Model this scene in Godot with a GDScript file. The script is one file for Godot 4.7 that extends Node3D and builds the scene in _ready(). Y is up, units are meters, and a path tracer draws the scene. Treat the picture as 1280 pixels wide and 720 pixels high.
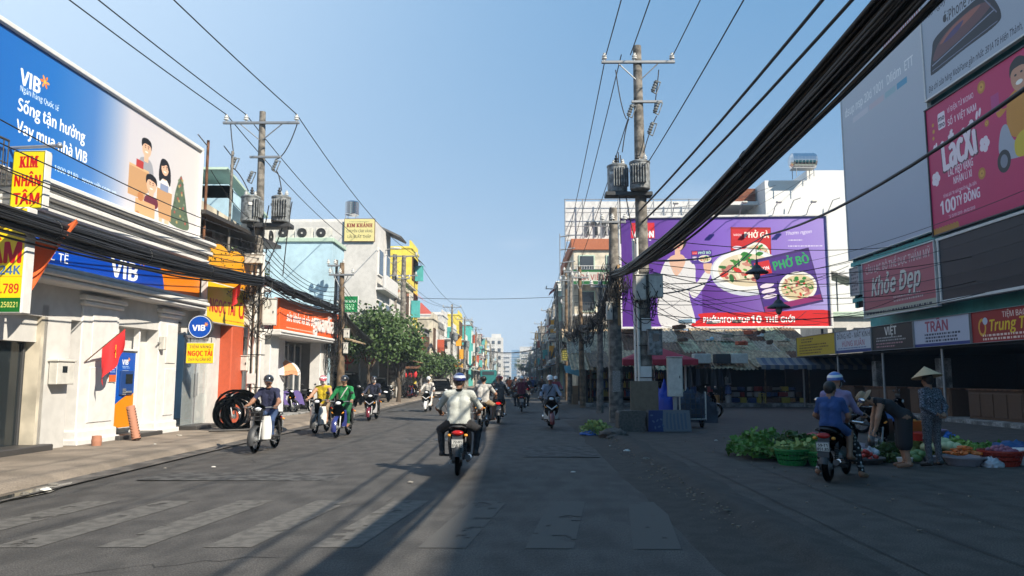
extends Node3D
# A city street at an open-air market corner. Units are metres, y is up, the street runs along -z.
class MB:
	var v := PackedVector3Array()
	var n := PackedVector3Array()
	var uv := PackedVector2Array()
	var c := PackedColorArray()
	var X := Transform3D.IDENTITY
	var col := Color.WHITE
	func at(p: Vector3, turn := 0.0) -> MB:
		X = Transform3D(Basis(Vector3.UP, turn), p)
		return self
	func pt(p: Vector3, nn: Vector3, u := Vector2.ZERO) -> void:
		v.append(p)
		n.append(nn)
		uv.append(u)
		c.append(col)
	func tri(p: Vector3, q: Vector3, r: Vector3) -> void:
		var a := X * p
		var b := X * q
		var d := X * r
		var nn := (b - a).cross(d - a).normalized()
		pt(a, nn)
		pt(d, nn)
		pt(b, nn)
	func trin(p: Vector3, q: Vector3, r: Vector3, np: Vector3, nq: Vector3, nr: Vector3) -> void:
		pt(X * p, (X.basis * np).normalized())
		pt(X * r, (X.basis * nr).normalized())
		pt(X * q, (X.basis * nq).normalized())
	func quad(p: Vector3, q: Vector3, r: Vector3, s: Vector3) -> void:
		var a := X * p
		var b := X * q
		var d := X * r
		var e := X * s
		var nn := (d - a).cross(e - b).normalized()
		pt(a, nn, Vector2(0, 1))
		pt(d, nn, Vector2(1, 0))
		pt(b, nn, Vector2(1, 1))
		pt(a, nn, Vector2(0, 1))
		pt(e, nn, Vector2(0, 0))
		pt(d, nn, Vector2(1, 0))
	func box(ctr: Vector3, size: Vector3, bevel := 0.0, basis := Basis.IDENTITY) -> MB:
		var keep := X
		X = X * Transform3D(basis, ctr)
		var h := size * 0.5
		var e := minf(bevel, minf(h.x, minf(h.y, h.z)) * 0.9)
		for ax in 3:
			var u := (ax + 1) % 3
			var w := (ax + 2) % 3
			for sg in [-1.0, 1.0]:
				var P := []
				for k in [[-1, -1], [1, -1], [1, 1], [-1, 1]]:
					var p := Vector3.ZERO
					p[ax] = h[ax] * sg
					p[u] = (h[u] - e) * k[0] * sg
					p[w] = (h[w] - e) * k[1]
					P.append(p)
				quad(P[0], P[1], P[2], P[3])
		if e > 0.0:
			for ax in 3:
				var u := (ax + 1) % 3
				var w := (ax + 2) % 3
				for k in [[1, 1], [-1, 1], [-1, -1], [1, -1]]:
					var p := Vector3.ZERO
					var q := Vector3.ZERO
					p[u] = h[u] * k[0]
					p[w] = (h[w] - e) * k[1]
					q[u] = (h[u] - e) * k[0]
					q[w] = h[w] * k[1]
					var up := Vector3.ZERO
					up[ax] = h[ax] - e
					if k[0] * k[1] > 0:
						quad(p - up, q - up, q + up, p + up)
					else:
						quad(q - up, p - up, p + up, q + up)
			for sx in [-1, 1]:
				for sy in [-1, 1]:
					for sz in [-1, 1]:
						var s := Vector3(sx, sy, sz)
						var a := Vector3(h.x, h.y - e, h.z - e) * s
						var b := Vector3(h.x - e, h.y, h.z - e) * s
						var d := Vector3(h.x - e, h.y - e, h.z) * s
						if sx * sy * sz > 0:
							tri(a, b, d)
						else:
							tri(a, d, b)
		X = keep
		return self
	func tube(pts: Array, rad, sides := 8, caps := true) -> MB:
		var m := pts.size()
		var t0: Vector3 = (pts[1] - pts[0]).normalized()
		var side := t0.cross(Vector3.UP if absf(t0.y) < 0.9 else Vector3.RIGHT).normalized()
		var rings := []
		var norms := []
		for i in m:
			var t: Vector3 = (pts[mini(i + 1, m - 1)] - pts[maxi(i - 1, 0)]).normalized()
			side = (side - t * side.dot(t)).normalized()
			var up := t.cross(side)
			var r: float = rad[i] if rad is Array else rad
			var ring := PackedVector3Array()
			var nr := PackedVector3Array()
			for k in sides:
				var a := TAU * k / sides
				var d := side * cos(a) + up * sin(a)
				ring.append(pts[i] + d * r)
				nr.append(d)
			rings.append(ring)
			norms.append(nr)
		for i in m - 1:
			for k in sides:
				var l := (k + 1) % sides
				trin(rings[i][k], rings[i][l], rings[i + 1][l], norms[i][k], norms[i][l], norms[i + 1][l])
				trin(rings[i][k], rings[i + 1][l], rings[i + 1][k], norms[i][k], norms[i + 1][l], norms[i + 1][k])
		if caps:
			for k in range(1, sides - 1):
				tri(rings[0][0], rings[0][k + 1], rings[0][k])
				tri(rings[m - 1][0], rings[m - 1][k], rings[m - 1][k + 1])
		return self
	func cyl(a: Vector3, b: Vector3, r: float, r2 := -1.0, sides := 10) -> MB:
		return tube([a, b], [r, r if r2 < 0.0 else r2], sides)
	func lathe(prof: Array, sides := 16, a0 := 0.0, a1 := TAU) -> MB:
		for i in prof.size() - 1:
			var p: Vector2 = prof[i]
			var q: Vector2 = prof[i + 1]
			var d := (q - p).normalized()
			var nn := Vector2(d.y, -d.x)
			for k in sides:
				var a := lerpf(a0, a1, float(k) / sides)
				var b := lerpf(a0, a1, float(k + 1) / sides)
				var da := Vector3(cos(a), 0, -sin(a))
				var db := Vector3(cos(b), 0, -sin(b))
				var na := da * nn.x + Vector3.UP * nn.y
				var nb := db * nn.x + Vector3.UP * nn.y
				var P := da * p.x + Vector3.UP * p.y
				var Q := db * p.x + Vector3.UP * p.y
				var R := db * q.x + Vector3.UP * q.y
				var S := da * q.x + Vector3.UP * q.y
				if p.x > 0.0001:
					trin(P, Q, R, na, nb, nb)
				if q.x > 0.0001:
					trin(P, R, S, na, nb, na)
		return self
	func ell(ctr: Vector3, r: Vector3, lat := 8, lon := 12, basis := Basis.IDENTITY, lo := -PI / 2, hi := PI / 2) -> MB:
		var keep := X
		X = X * Transform3D(basis, ctr)
		var f := func(i: int, k: int) -> Vector3:
			var e := lerpf(lo, hi, float(i) / lat)
			var a := TAU * k / lon
			return Vector3(cos(e) * cos(a), sin(e), -cos(e) * sin(a))
		for i in lat:
			for k in lon:
				var p: Vector3 = f.call(i, k)
				var q: Vector3 = f.call(i, k + 1)
				var s: Vector3 = f.call(i + 1, k + 1)
				var t: Vector3 = f.call(i + 1, k)
				trin(p * r, q * r, s * r, p / r, q / r, s / r)
				trin(p * r, s * r, t * r, p / r, s / r, t / r)
		X = keep
		return self
	func prism(poly: PackedVector2Array, z0: float, z1: float) -> MB:
		var idx := Geometry2D.triangulate_polygon(poly)
		var flip := 1.0 if Geometry2D.is_polygon_clockwise(poly) else -1.0
		for i in range(0, idx.size(), 3):
			var a := poly[idx[i]]
			var b := poly[idx[i + 1]]
			var d := poly[idx[i + 2]]
			if (b - a).cross(d - a) < 0.0:
				var t := b
				b = d
				d = t
			tri(Vector3(a.x, a.y, z1), Vector3(b.x, b.y, z1), Vector3(d.x, d.y, z1))
			tri(Vector3(a.x, a.y, z0), Vector3(d.x, d.y, z0), Vector3(b.x, b.y, z0))
		var m := poly.size()
		for i in m:
			var a := poly[i]
			var b := poly[(i + 1) % m]
			if flip > 0.0:
				quad(Vector3(b.x, b.y, z0), Vector3(a.x, a.y, z0), Vector3(a.x, a.y, z1), Vector3(b.x, b.y, z1))
			else:
				quad(Vector3(a.x, a.y, z0), Vector3(b.x, b.y, z0), Vector3(b.x, b.y, z1), Vector3(a.x, a.y, z1))
		return self
	func torus(ctr: Vector3, R: float, r: float, basis := Basis.IDENTITY, seg := 20, sides := 8, sq := 1.0) -> MB:
		var keep := X
		X = X * Transform3D(basis, ctr)
		for i in seg:
			var a := TAU * i / seg
			var b := TAU * (i + 1) / seg
			var ra := Vector3(0, sin(a), cos(a))
			var rb := Vector3(0, sin(b), cos(b))
			for k in sides:
				var e := TAU * k / sides
				var g := TAU * (k + 1) / sides
				var f := func(d: Vector3, t: float) -> Array:
					return [d * (R + cos(t) * r) + Vector3(sin(t) * r * sq, 0, 0), d * cos(t) + Vector3(sin(t), 0, 0)]
				var p: Array = f.call(ra, e)
				var q: Array = f.call(rb, e)
				var s: Array = f.call(rb, g)
				var t2: Array = f.call(ra, g)
				trin(p[0], q[0], s[0], p[1], q[1], s[1])
				trin(p[0], s[0], t2[0], p[1], s[1], t2[1])
		X = keep
		return self
	func grid(nu: int, nv: int, f: Callable, smooth := true) -> MB:
		var P := []
		for j in nv + 1:
			var row := PackedVector3Array()
			for i in nu + 1:
				row.append(f.call(float(i) / nu, float(j) / nv))
			P.append(row)
		for j in nv:
			for i in nu:
				var q := [[j, i], [j, i + 1], [j + 1, i + 1], [j + 1, i]]
				if not smooth:
					quad(P[j][i], P[j][i + 1], P[j + 1][i + 1], P[j + 1][i])
					continue
				var nn := []
				for w in q:
					var a: Vector3 = P[w[0]][mini(w[1] + 1, nu)] - P[w[0]][maxi(w[1] - 1, 0)]
					var b: Vector3 = P[mini(w[0] + 1, nv)][w[1]] - P[maxi(w[0] - 1, 0)][w[1]]
					nn.append(a.cross(b).normalized())
				trin(P[j][i], P[j][i + 1], P[j + 1][i + 1], nn[0], nn[1], nn[2])
				trin(P[j][i], P[j + 1][i + 1], P[j + 1][i], nn[0], nn[2], nn[3])
		return self
	func loft(sec: Array, sides := 14, pw := 2.6) -> MB:
		var m := sec.size()
		var rings := []
		for i in m:
			var t: Vector3 = ((sec[mini(i + 1, m - 1)][0] as Vector3) - (sec[maxi(i - 1, 0)][0] as Vector3)).normalized()
			var up := t.cross(Vector3.RIGHT).normalized()
			var ring := PackedVector3Array()
			for k in sides:
				var a := TAU * k / sides
				var ca := cos(a)
				var sa := sin(a)
				ring.append(sec[i][0] + Vector3.RIGHT * signf(ca) * pow(absf(ca), 2.0 / pw) * sec[i][1] + up * signf(sa) * pow(absf(sa), 2.0 / pw) * sec[i][2])
			rings.append(ring)
		for i in m - 1:
			for k in sides:
				var l := (k + 1) % sides
				var q := [[i, k], [i, l], [i + 1, l], [i + 1, k]]
				var nn := []
				for w in q:
					var du: Vector3 = rings[w[0]][(w[1] + 1) % sides] - rings[w[0]][(w[1] + sides - 1) % sides]
					var dv: Vector3 = rings[mini(w[0] + 1, m - 1)][w[1]] - rings[maxi(w[0] - 1, 0)][w[1]]
					nn.append(-du.cross(dv).normalized())
				var A: Vector3 = rings[i][k]
				var B: Vector3 = rings[i][l]
				var C: Vector3 = rings[i + 1][l]
				var D: Vector3 = rings[i + 1][k]
				var mid: Vector3 = (sec[i][0] + sec[i + 1][0]) * 0.5
				if (A + C) * 0.5 != mid and nn[0].dot(A - mid) < 0.0:
					for w in 4:
						nn[w] = -nn[w]
				trin(A, C, B, nn[0], nn[2], nn[1])
				trin(A, D, C, nn[0], nn[3], nn[2])
		for k in range(1, sides - 1):
			tri(rings[0][0], rings[0][k], rings[0][k + 1])
			tri(rings[m - 1][0], rings[m - 1][k + 1], rings[m - 1][k])
		return self
	func add(o: MB) -> MB:
		for i in o.v.size():
			v.append(X * o.v[i])
			n.append((X.basis * o.n[i]).normalized())
		uv.append_array(o.uv)
		c.append_array(o.c)
		return self
	func mesh() -> ArrayMesh:
		var a := []
		a.resize(Mesh.ARRAY_MAX)
		a[Mesh.ARRAY_VERTEX] = v
		a[Mesh.ARRAY_NORMAL] = n
		a[Mesh.ARRAY_TEX_UV] = uv
		a[Mesh.ARRAY_COLOR] = c
		var m := ArrayMesh.new()
		if v.size():
			m.add_surface_from_arrays(Mesh.PRIMITIVE_TRIANGLES, a)
		return m
class Art:
	var im: Image
	var w: int
	var h: int
	func _init(ww: int, hh: int, col: Color) -> void:
		w = ww
		h = hh
		im = Image.create(w, h, false, Image.FORMAT_RGB8)
		im.fill(col)
	func rect(x: float, y: float, ww: float, hh: float, col: Color) -> void:
		im.fill_rect(Rect2i(roundi(x), roundi(y), roundi(ww), roundi(hh)), col)
	func fade(x: float, y: float, ww: float, hh: float, a: Color, b: Color, across := true) -> void:
		var m := int(ww if across else hh)
		for i in m:
			var col := a.lerp(b, float(i) / m)
			if across:
				im.fill_rect(Rect2i(int(x) + i, int(y), 1, int(hh)), col)
			else:
				im.fill_rect(Rect2i(int(x), int(y) + i, int(ww), 1), col)
	func poly(p: PackedVector2Array, col: Color) -> void:
		var m := p.size()
		var y0 := h
		var y1 := 0
		for q in p:
			y0 = mini(y0, floori(q.y))
			y1 = maxi(y1, ceili(q.y))
		for y in range(maxi(y0, 0), mini(y1, h)):
			var fy := y + 0.5
			var xs := []
			for i in m:
				var a := p[i]
				var b := p[(i + 1) % m]
				if (a.y <= fy) != (b.y <= fy):
					xs.append(a.x + (fy - a.y) / (b.y - a.y) * (b.x - a.x))
			xs.sort()
			for i in range(0, xs.size() - 1, 2):
				var l := roundi(xs[i])
				var r := roundi(xs[i + 1])
				if r > l:
					im.fill_rect(Rect2i(l, y, r - l, 1), col)
	func blob(p: Array, col: Color) -> void:
		var o := PackedVector2Array()
		var m := p.size()
		for i in m:
			for k in 6:
				o.append((p[i] as Vector2).cubic_interpolate(p[(i + 1) % m], p[(i + m - 1) % m], p[(i + 2) % m], k / 6.0))
		poly(o, col)
	func oval(x: float, y: float, rx: float, ry: float, col: Color, turn := 0.0) -> void:
		var o := PackedVector2Array()
		for k in 28:
			o.append(Vector2(x, y) + Vector2(cos(TAU * k / 28) * rx, sin(TAU * k / 28) * ry).rotated(turn))
		poly(o, col)
	func line(a: Vector2, b: Vector2, t: float, col: Color) -> void:
		var s := (b - a).normalized().orthogonal() * t * 0.5
		poly(PackedVector2Array([a + s, b + s, b - s, a - s]), col)
	func round_rect(x: float, y: float, ww: float, hh: float, r: float, col: Color, turn := 0.0, piv := Vector2.ZERO) -> void:
		var o := PackedVector2Array()
		for q in [[ww - r, r, -PI / 2], [ww - r, hh - r, 0.0], [r, hh - r, PI / 2], [r, r, PI]]:
			for k in 6:
				var a: float = q[2] + PI / 2 * k / 5.0
				o.append(piv + (Vector2(x + q[0] + cos(a) * r, y + q[1] + sin(a) * r) - piv).rotated(turn))
		poly(o, col)
	func text(s: String, x: float, y: float, size: float, col: Color, how := {}) -> void:
		var t := TextMesh.new()
		if how.get("serif", false):
			var sf := SystemFont.new()
			sf.font_names = ["Droid Serif"]
			sf.font_weight = 700
			t.font = sf
		t.text = s
		t.font_size = 64
		t.pixel_size = 1.0
		t.depth = 0.0
		t.curve_step = 4.0
		var a := t.get_mesh_arrays()
		var box := t.get_aabb()
		var k := size / 64.0
		var kx: float = k * how.get("wide", 1.0)
		if how.has("fit"):
			kx = how.fit / maxf(box.size.x, 1.0)
		var off := -box.position.x if how.get("left", false) else -(box.position.x + box.size.x * 0.5)
		var turn: float = how.get("turn", 0.0)
		var skew: float = how.get("skew", 0.0)
		var q := PackedVector2Array()
		for p in a[Mesh.ARRAY_VERTEX]:
			q.append(Vector2(x, y) + Vector2((p.x + off) * kx + p.y * k * skew, -p.y * k).rotated(turn))
		var idx: PackedInt32Array = a[Mesh.ARRAY_INDEX]
		var fat: float = how.get("bold", 0.0) * size * 0.035
		var shifts := [Vector2.ZERO] if fat < 0.4 else [Vector2(-fat, 0), Vector2(fat, 0), Vector2(0, fat * 0.6), Vector2(0, -fat * 0.6)]
		for sh in shifts:
			for i in range(0, idx.size(), 3):
				fill(q[idx[i]] + sh, q[idx[i + 1]] + sh, q[idx[i + 2]] + sh, col)
	func fill(a: Vector2, b: Vector2, d: Vector2, col: Color) -> void:
		var y0 := maxi(floori(minf(a.y, minf(b.y, d.y))), 0)
		var y1 := mini(ceili(maxf(a.y, maxf(b.y, d.y))), h)
		for y in range(y0, y1):
			var fy := y + 0.5
			var l := 1e9
			var r := -1e9
			for e in [[a, b], [b, d], [d, a]]:
				var p: Vector2 = e[0]
				var q: Vector2 = e[1]
				if (p.y <= fy) != (q.y <= fy):
					var x := p.x + (fy - p.y) / (q.y - p.y) * (q.x - p.x)
					l = minf(l, x)
					r = maxf(r, x)
			var li := roundi(l)
			var ri := roundi(r)
			if ri > li:
				im.fill_rect(Rect2i(li, y, ri - li, 1), col)
	func lines(x: float, y: float, ww: float, rows: int, step: float, t: float, col: Color, sd: int) -> void:
		var r := RandomNumberGenerator.new()
		r.seed = sd
		for i in rows:
			var px := x
			var end := x + ww * r.randf_range(0.7, 1.0)
			while px < end:
				var l := r.randf_range(0.5, 2.6) * t
				im.fill_rect(Rect2i(int(px), int(y + i * step), maxi(int(l), 1), maxi(int(t), 1)), col)
				px += l + t * 0.7
var M := {}
var noise := {}
var taken := {}
var rng := RandomNumberGenerator.new()
func lin(r: float, g: float, b: float) -> Color:
	return Color(r, g, b).linear_to_srgb()
func noise_tex(key: String) -> Texture2D:
	if noise.has(key):
		return noise[key]
	var spec = {
		"grain": [0.09, 3, 0.8, 1.0], "speck": [0.22, 2, 0.6, 1.0], "blotch": [0.012, 4, 0.8, 1.0], "dirt": [0.02, 5, 0.6, 1.0],
		"faint": [0.015, 4, 0.96, 1.0], "track": [0.03, 4, 0.78, 1.0], "print": [0.12, 2, 0.15, 1.0], "mottle": [0.03, 5, 0.82, 1.0], "relief": [0.05, 4, 0.0, 1.0], "streak": [0.02, 4, 0.93, 1.0], "leafy": [0.06, 3, 0.45, 1.0]}[key]
	var fn := FastNoiseLite.new()
	fn.seed = key.hash() % 1000
	fn.frequency = spec[0]
	fn.fractal_octaves = spec[1]
	fn.noise_type = FastNoiseLite.TYPE_SIMPLEX_SMOOTH
	var im := fn.get_seamless_image(512, 512)
	if key in ["streak", "track"]:
		im.resize(512, 32)
		im.resize(512, 512)
	im.convert(Image.FORMAT_RGB8)
	var d := im.get_data()
	for i in d.size():
		d[i] = int(lerpf(spec[2], spec[3], smoothstep(0.2, 0.75, d[i] / 255.0)) * 255.0)
	noise[key] = ImageTexture.create_from_image(Image.create_from_data(512, 512, false, Image.FORMAT_RGB8, d))
	return noise[key]
func mat(key: String, col: Color, rough := 0.8, o := {}) -> StandardMaterial3D:
	if M.has(key):
		return M[key]
	var m := StandardMaterial3D.new()
	m.resource_name = key
	m.albedo_color = col.linear_to_srgb()
	m.roughness = rough
	m.metallic = o.get("metal", 0.0)
	if o.has("tex"):
		m.albedo_texture = noise_tex(o.tex)
		m.uv1_triplanar = true
		m.uv1_world_triplanar = o.get("world", true)
		m.uv1_scale = Vector3.ONE * o.get("sc", 0.5)
	if o.has("wear"):
		m.detail_enabled = true
		m.detail_blend_mode = BaseMaterial3D.BLEND_MODE_MUL
		m.detail_albedo = noise_tex(o.wear)
		m.detail_uv_layer = BaseMaterial3D.DETAIL_UV_2
		m.uv2_triplanar = true
		m.uv2_world_triplanar = true
		m.uv2_scale = Vector3.ONE * o.get("wsc", 0.13)
	if o.has("bump"):
		m.heightmap_enabled = true
		m.heightmap_texture = noise_tex("relief")
		m.heightmap_scale = o.bump
		m.uv1_triplanar = true
		m.uv1_world_triplanar = o.get("world", true)
		m.uv1_scale = Vector3.ONE * o.get("sc", 0.5)
	if o.has("coat"):
		m.clearcoat_enabled = true
		m.clearcoat = o.coat
		m.clearcoat_roughness = 0.15
	if o.has("rim"):
		m.rim_enabled = true
		m.rim = o.rim
	if o.has("alpha"):
		m.transparency = BaseMaterial3D.TRANSPARENCY_ALPHA
		m.albedo_color.a = o.alpha
	if o.has("back"):
		m.backlight_enabled = true
		m.backlight = o.back
	if o.has("vcol"):
		m.vertex_color_use_as_albedo = true
	if o.has("glow"):
		m.emission_enabled = true
		m.emission = o.glow
	M[key] = m
	return m
func print_mat(key: String, art: Art, rough := 0.5) -> StandardMaterial3D:
	if M.has(key):
		return M[key]
	var m := StandardMaterial3D.new()
	m.resource_name = key
	m.albedo_texture = ImageTexture.create_from_image(art.im)
	m.roughness = rough
	m.texture_repeat = false
	m.albedo_color = Color(0.95, 0.95, 0.95)
	M[key] = m
	return m
func numbered(called: String) -> String:
	var k: int = taken.get(called, 0)
	taken[called] = k + 1
	return called if k == 0 else "%s_%03d" % [called, k]
func tag(o: Node3D, label: String, category: String, group := "") -> void:
	o.set_meta("label", label)
	o.set_meta("category", category)
	if group:
		o.set_meta("group", group)
func thing(called: String, label: String, category: String, at := Vector3.ZERO, turn := 0.0, group := "") -> Node3D:
	var o := Node3D.new()
	o.name = numbered(called)
	add_child(o)
	o.position = at
	o.rotation.y = turn
	tag(o, label, category, group)
	return o
func part(called: String, mb: MB, m: Material, parent: Node3D) -> MeshInstance3D:
	var o := MeshInstance3D.new()
	o.name = called
	o.mesh = mb.mesh()
	o.material_override = m
	parent.add_child(o, true)
	return o
func again(called: String, me: Mesh, m: Material, parent: Node3D, at: Vector3, turn := 0.0) -> MeshInstance3D:
	var o := MeshInstance3D.new()
	o.name = called
	o.mesh = me
	o.material_override = m
	o.position = at
	o.rotation.y = turn
	parent.add_child(o, true)
	return o
func solo(called: String, mb: MB, m: Material, label: String, category: String, at := Vector3.ZERO, turn := 0.0, group := "") -> MeshInstance3D:
	var o := part(numbered(called), mb, m, self)
	o.position = at
	o.rotation.y = turn
	tag(o, label, category, group)
	return o
func ground(called: String, mb: MB, m: Material) -> MeshInstance3D:
	var o := part(numbered(called), mb, m, self)
	o.set_meta("kind", "structure")
	return o
func nth(k: int) -> String:
	return str(k) + ("th" if k % 100 in [11, 12, 13] else ["th", "st", "nd", "rd", "th", "th", "th", "th", "th", "th"][k % 10])
func bx(ctr: Vector3, size: Vector3, bevel := 0.0) -> MB:
	return MB.new().box(ctr, size, bevel)
func panel(w: float, h: float, d := 0.0) -> MB:
	var m := MB.new()
	m.quad(Vector3(-w / 2, -h / 2, d), Vector3(w / 2, -h / 2, d), Vector3(w / 2, h / 2, d), Vector3(-w / 2, h / 2, d))
	return m
func sag_pts(a: Vector3, b: Vector3, sag: float, seg := 14) -> Array:
	var p := []
	for i in seg + 1:
		var t := float(i) / seg
		p.append(a.lerp(b, t) - Vector3(0, sag * 4.0 * t * (1.0 - t), 0))
	return p
func copy_of(o: Node3D, label: String, at: Vector3, turn := 0.0) -> Node3D:
	var r: Node3D = o.duplicate()
	r.name = numbered(String(o.name).trim_suffix("_" + String(o.name).get_slice("_", String(o.name).get_slice_count("_") - 1)) if String(o.name).right(3).is_valid_int() else String(o.name))
	add_child(r)
	r.position = at
	r.rotation.y = turn
	if label:
		r.set_meta("label", label)
	return r
func _ready() -> void:
	rng.seed = 77
	light_and_camera()
	materials()
	ground_and_road()
	bank()
	left_shops()
	left_far()
	right_block()
	market()
	right_far()
	poles_and_wires()
	trees()
	riders()
	market_goods()
	parked()
	litter()
func light_and_camera() -> void:
	var cam := Camera3D.new()
	cam.name = "camera"
	cam.fov = 41.5
	cam.near = 0.1
	cam.far = 4000.0
	cam.position = Vector3(0, 1.65, 0)
	cam.rotation = Vector3(deg_to_rad(6.724), deg_to_rad(0.479), 0)
	add_child(cam)
	cam.current = true
	var sun := DirectionalLight3D.new()
	sun.name = "sun"
	sun.basis = Basis.looking_at(Vector3(-0.96, -1.0, -0.85).normalized())
	sun.light_energy = 1.6
	sun.light_color = Color(1.0, 0.955, 0.88)
	sun.light_angular_distance = 0.5
	sun.shadow_enabled = true
	add_child(sun)
	var env := Environment.new()
	env.background_mode = Environment.BG_SKY
	var sky := Sky.new()
	var pm := PanoramaSkyMaterial.new()
	pm.panorama = sky_picture()
	pm.energy_multiplier = 1.0
	sky.sky_material = pm
	env.sky = sky
	env.tonemap_mode = Environment.TONE_MAPPER_LINEAR
	env.tonemap_exposure = 1.72
	env.sdfgi_enabled = true
	env.ssao_enabled = true
	env.ssil_enabled = true
	env.fog_enabled = true
	env.fog_density = 0.0008
	env.fog_light_color = Color(0.74, 0.82, 0.9)
	var we := WorldEnvironment.new()
	we.name = "environment"
	we.environment = env
	add_child(we)
func sky_picture() -> ImageTexture:
	var w := 1024
	var h := 512
	var im := Image.create(w, h, false, Image.FORMAT_RGBF)
	var fn := FastNoiseLite.new()
	fn.seed = 11
	fn.frequency = 3.4
	fn.fractal_octaves = 5
	var to_sun := Vector3(0.96, 1.0, 0.85).normalized()
	for j in h:
		var el := (0.5 - (j + 0.5) / h) * PI
		var up := sin(el)
		for i in w:
			var az := ((i + 0.5) / w - 0.5) * TAU
			var d := Vector3(sin(az) * cos(el), up, -cos(az) * cos(el))
			var a := pow(clampf(1.0 - up, 0.0, 1.0), 4.2)
			var col := Vector3(0.050, 0.170, 0.340).lerp(Vector3(0.37, 0.46, 0.55), a)
			var g := maxf(d.dot(to_sun), 0.0)
			col += Vector3(0.6, 0.55, 0.45) * pow(g, 8.0) * 0.5 + Vector3(0.1, 0.11, 0.11) * pow(g, 2.0)
			if up > 0.0 and up < 0.75:
				var p := d / (up + 0.16)
				var n := fn.get_noise_3d(p.x * 0.42, 0.0, p.z * 0.42)
				var cl := smoothstep(0.16, 0.6, n) * smoothstep(0.02, 0.14, up) * smoothstep(0.34, 0.2, up)
				col = col.lerp(Vector3(0.62, 0.66, 0.72), cl * 0.14)
			im.set_pixel(i, j, Color(col.x, col.y, col.z))
	return ImageTexture.create_from_image(im)
func materials() -> void:
	mat("asphalt", Color(0.108, 0.100, 0.092), 0.86, {"tex": "speck", "sc": 0.45, "wear": "track", "wsc": 0.11, "bump": 0.25})
	mat("plaza", Color(0.094, 0.083, 0.073), 0.9, {"tex": "speck", "sc": 0.4, "wear": "mottle", "wsc": 0.12})
	mat("dust_concrete", Color(0.30, 0.248, 0.195), 0.93, {"tex": "grain", "sc": 0.6, "wear": "blotch", "wsc": 0.11})
	mat("gutter", Color(0.16, 0.145, 0.13), 0.92, {"tex": "grain", "sc": 0.9, "wear": "dirt", "wsc": 0.17})
	mat("paint_road", Color(0.175, 0.165, 0.15), 0.85, {"tex": "speck", "sc": 1.3, "wear": "mottle", "wsc": 0.35})
	mat("white_wall", Color(0.62, 0.61, 0.585), 0.75, {"tex": "faint", "sc": 0.35, "wear": "streak", "wsc": 0.05})
	mat("white_trim", Color(0.66, 0.655, 0.64), 0.55, {"tex": "faint", "sc": 0.4})
	mat("cream_wall", Color(0.66, 0.60, 0.48), 0.8, {"tex": "faint", "sc": 0.3, "wear": "blotch"})
	mat("pale_blue", Color(0.42, 0.60, 0.70), 0.8, {"tex": "faint", "sc": 0.3, "wear": "streak", "wsc": 0.06})
	mat("yellow_wall", Color(0.72, 0.56, 0.12), 0.8, {"tex": "faint", "sc": 0.3, "wear": "blotch"})
	mat("grey_wall", Color(0.36, 0.36, 0.35), 0.85, {"tex": "grain", "sc": 0.25, "wear": "dirt"})
	mat("old_wall", Color(0.42, 0.39, 0.34), 0.85, {"tex": "grain", "sc": 0.3, "wear": "dirt"})
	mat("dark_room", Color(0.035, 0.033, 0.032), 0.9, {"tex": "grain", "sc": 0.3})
	mat("dark_stone", Color(0.05, 0.047, 0.045), 0.5, {"tex": "faint", "sc": 1.0})
	mat("concrete_pole", Color(0.31, 0.285, 0.25), 0.9, {"tex": "grain", "sc": 0.9, "wear": "dirt", "wsc": 0.3})
	mat("wood_pole", Color(0.24, 0.165, 0.10), 0.9, {"tex": "grain", "sc": 0.9, "wear": "dirt", "wsc": 0.3})
	mat("steel", Color(0.33, 0.34, 0.35), 0.45, {"metal": 0.6, "tex": "faint", "sc": 0.8})
	mat("dark_steel", Color(0.06, 0.062, 0.065), 0.55, {"metal": 0.3, "tex": "faint", "sc": 1.0})
	mat("chrome", Color(0.62, 0.62, 0.63), 0.18, {"metal": 1.0})
	mat("transformer_paint", Color(0.26, 0.28, 0.29), 0.5, {"tex": "faint", "sc": 1.2, "wear": "dirt", "wsc": 0.5})
	mat("ceramic", Color(0.62, 0.62, 0.60), 0.25)
	mat("box_paint", Color(0.62, 0.61, 0.56), 0.55, {"tex": "faint", "sc": 1.2, "wear": "streak", "wsc": 0.3})
	mat("cable", Color(0.013, 0.013, 0.014), 0.55)
	mat("rubber", Color(0.018, 0.018, 0.018), 0.8, {"tex": "faint", "sc": 3.0})
	mat("black_plastic", Color(0.022, 0.022, 0.024), 0.42)
	mat("glass", Color(0.75, 0.82, 0.82), 0.04, {"alpha": 0.16})
	mat("dark_glass", Color(0.02, 0.025, 0.028), 0.06)
	mat("window_glass", Color(0.05, 0.06, 0.07), 0.08)
	mat("pvc", Color(0.66, 0.65, 0.61), 0.5, {"tex": "faint", "sc": 1.0})
	mat("red_cloth", Color(0.55, 0.02, 0.025), 0.8, {"back": Color(0.3, 0.02, 0.02)})
	mat("yellow_cloth", Color(0.85, 0.62, 0.03), 0.8)
	mat("orange_cloth", Color(0.82, 0.16, 0.04), 0.8, {"back": Color(0.4, 0.1, 0.03)})
	mat("rust", Color(0.22, 0.095, 0.045), 0.85, {"tex": "grain", "sc": 0.9, "wear": "dirt", "wsc": 0.3})
	mat("tin", Color(0.58, 0.43, 0.26), 0.7, { "tex": "faint", "sc": 0.6, "wear": "dirt", "wsc": 0.22})
	mat("tin_green", Color(0.44, 0.47, 0.28), 0.6, {"tex": "faint", "sc": 0.6, "wear": "dirt", "wsc": 0.22})
	mat("teal_paint", Color(0.08, 0.42, 0.42), 0.6, {"tex": "faint", "sc": 0.5, "wear": "streak", "wsc": 0.1})
	mat("red_paint", Color(0.50, 0.09, 0.035), 0.5, {"tex": "faint", "sc": 0.7})
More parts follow.
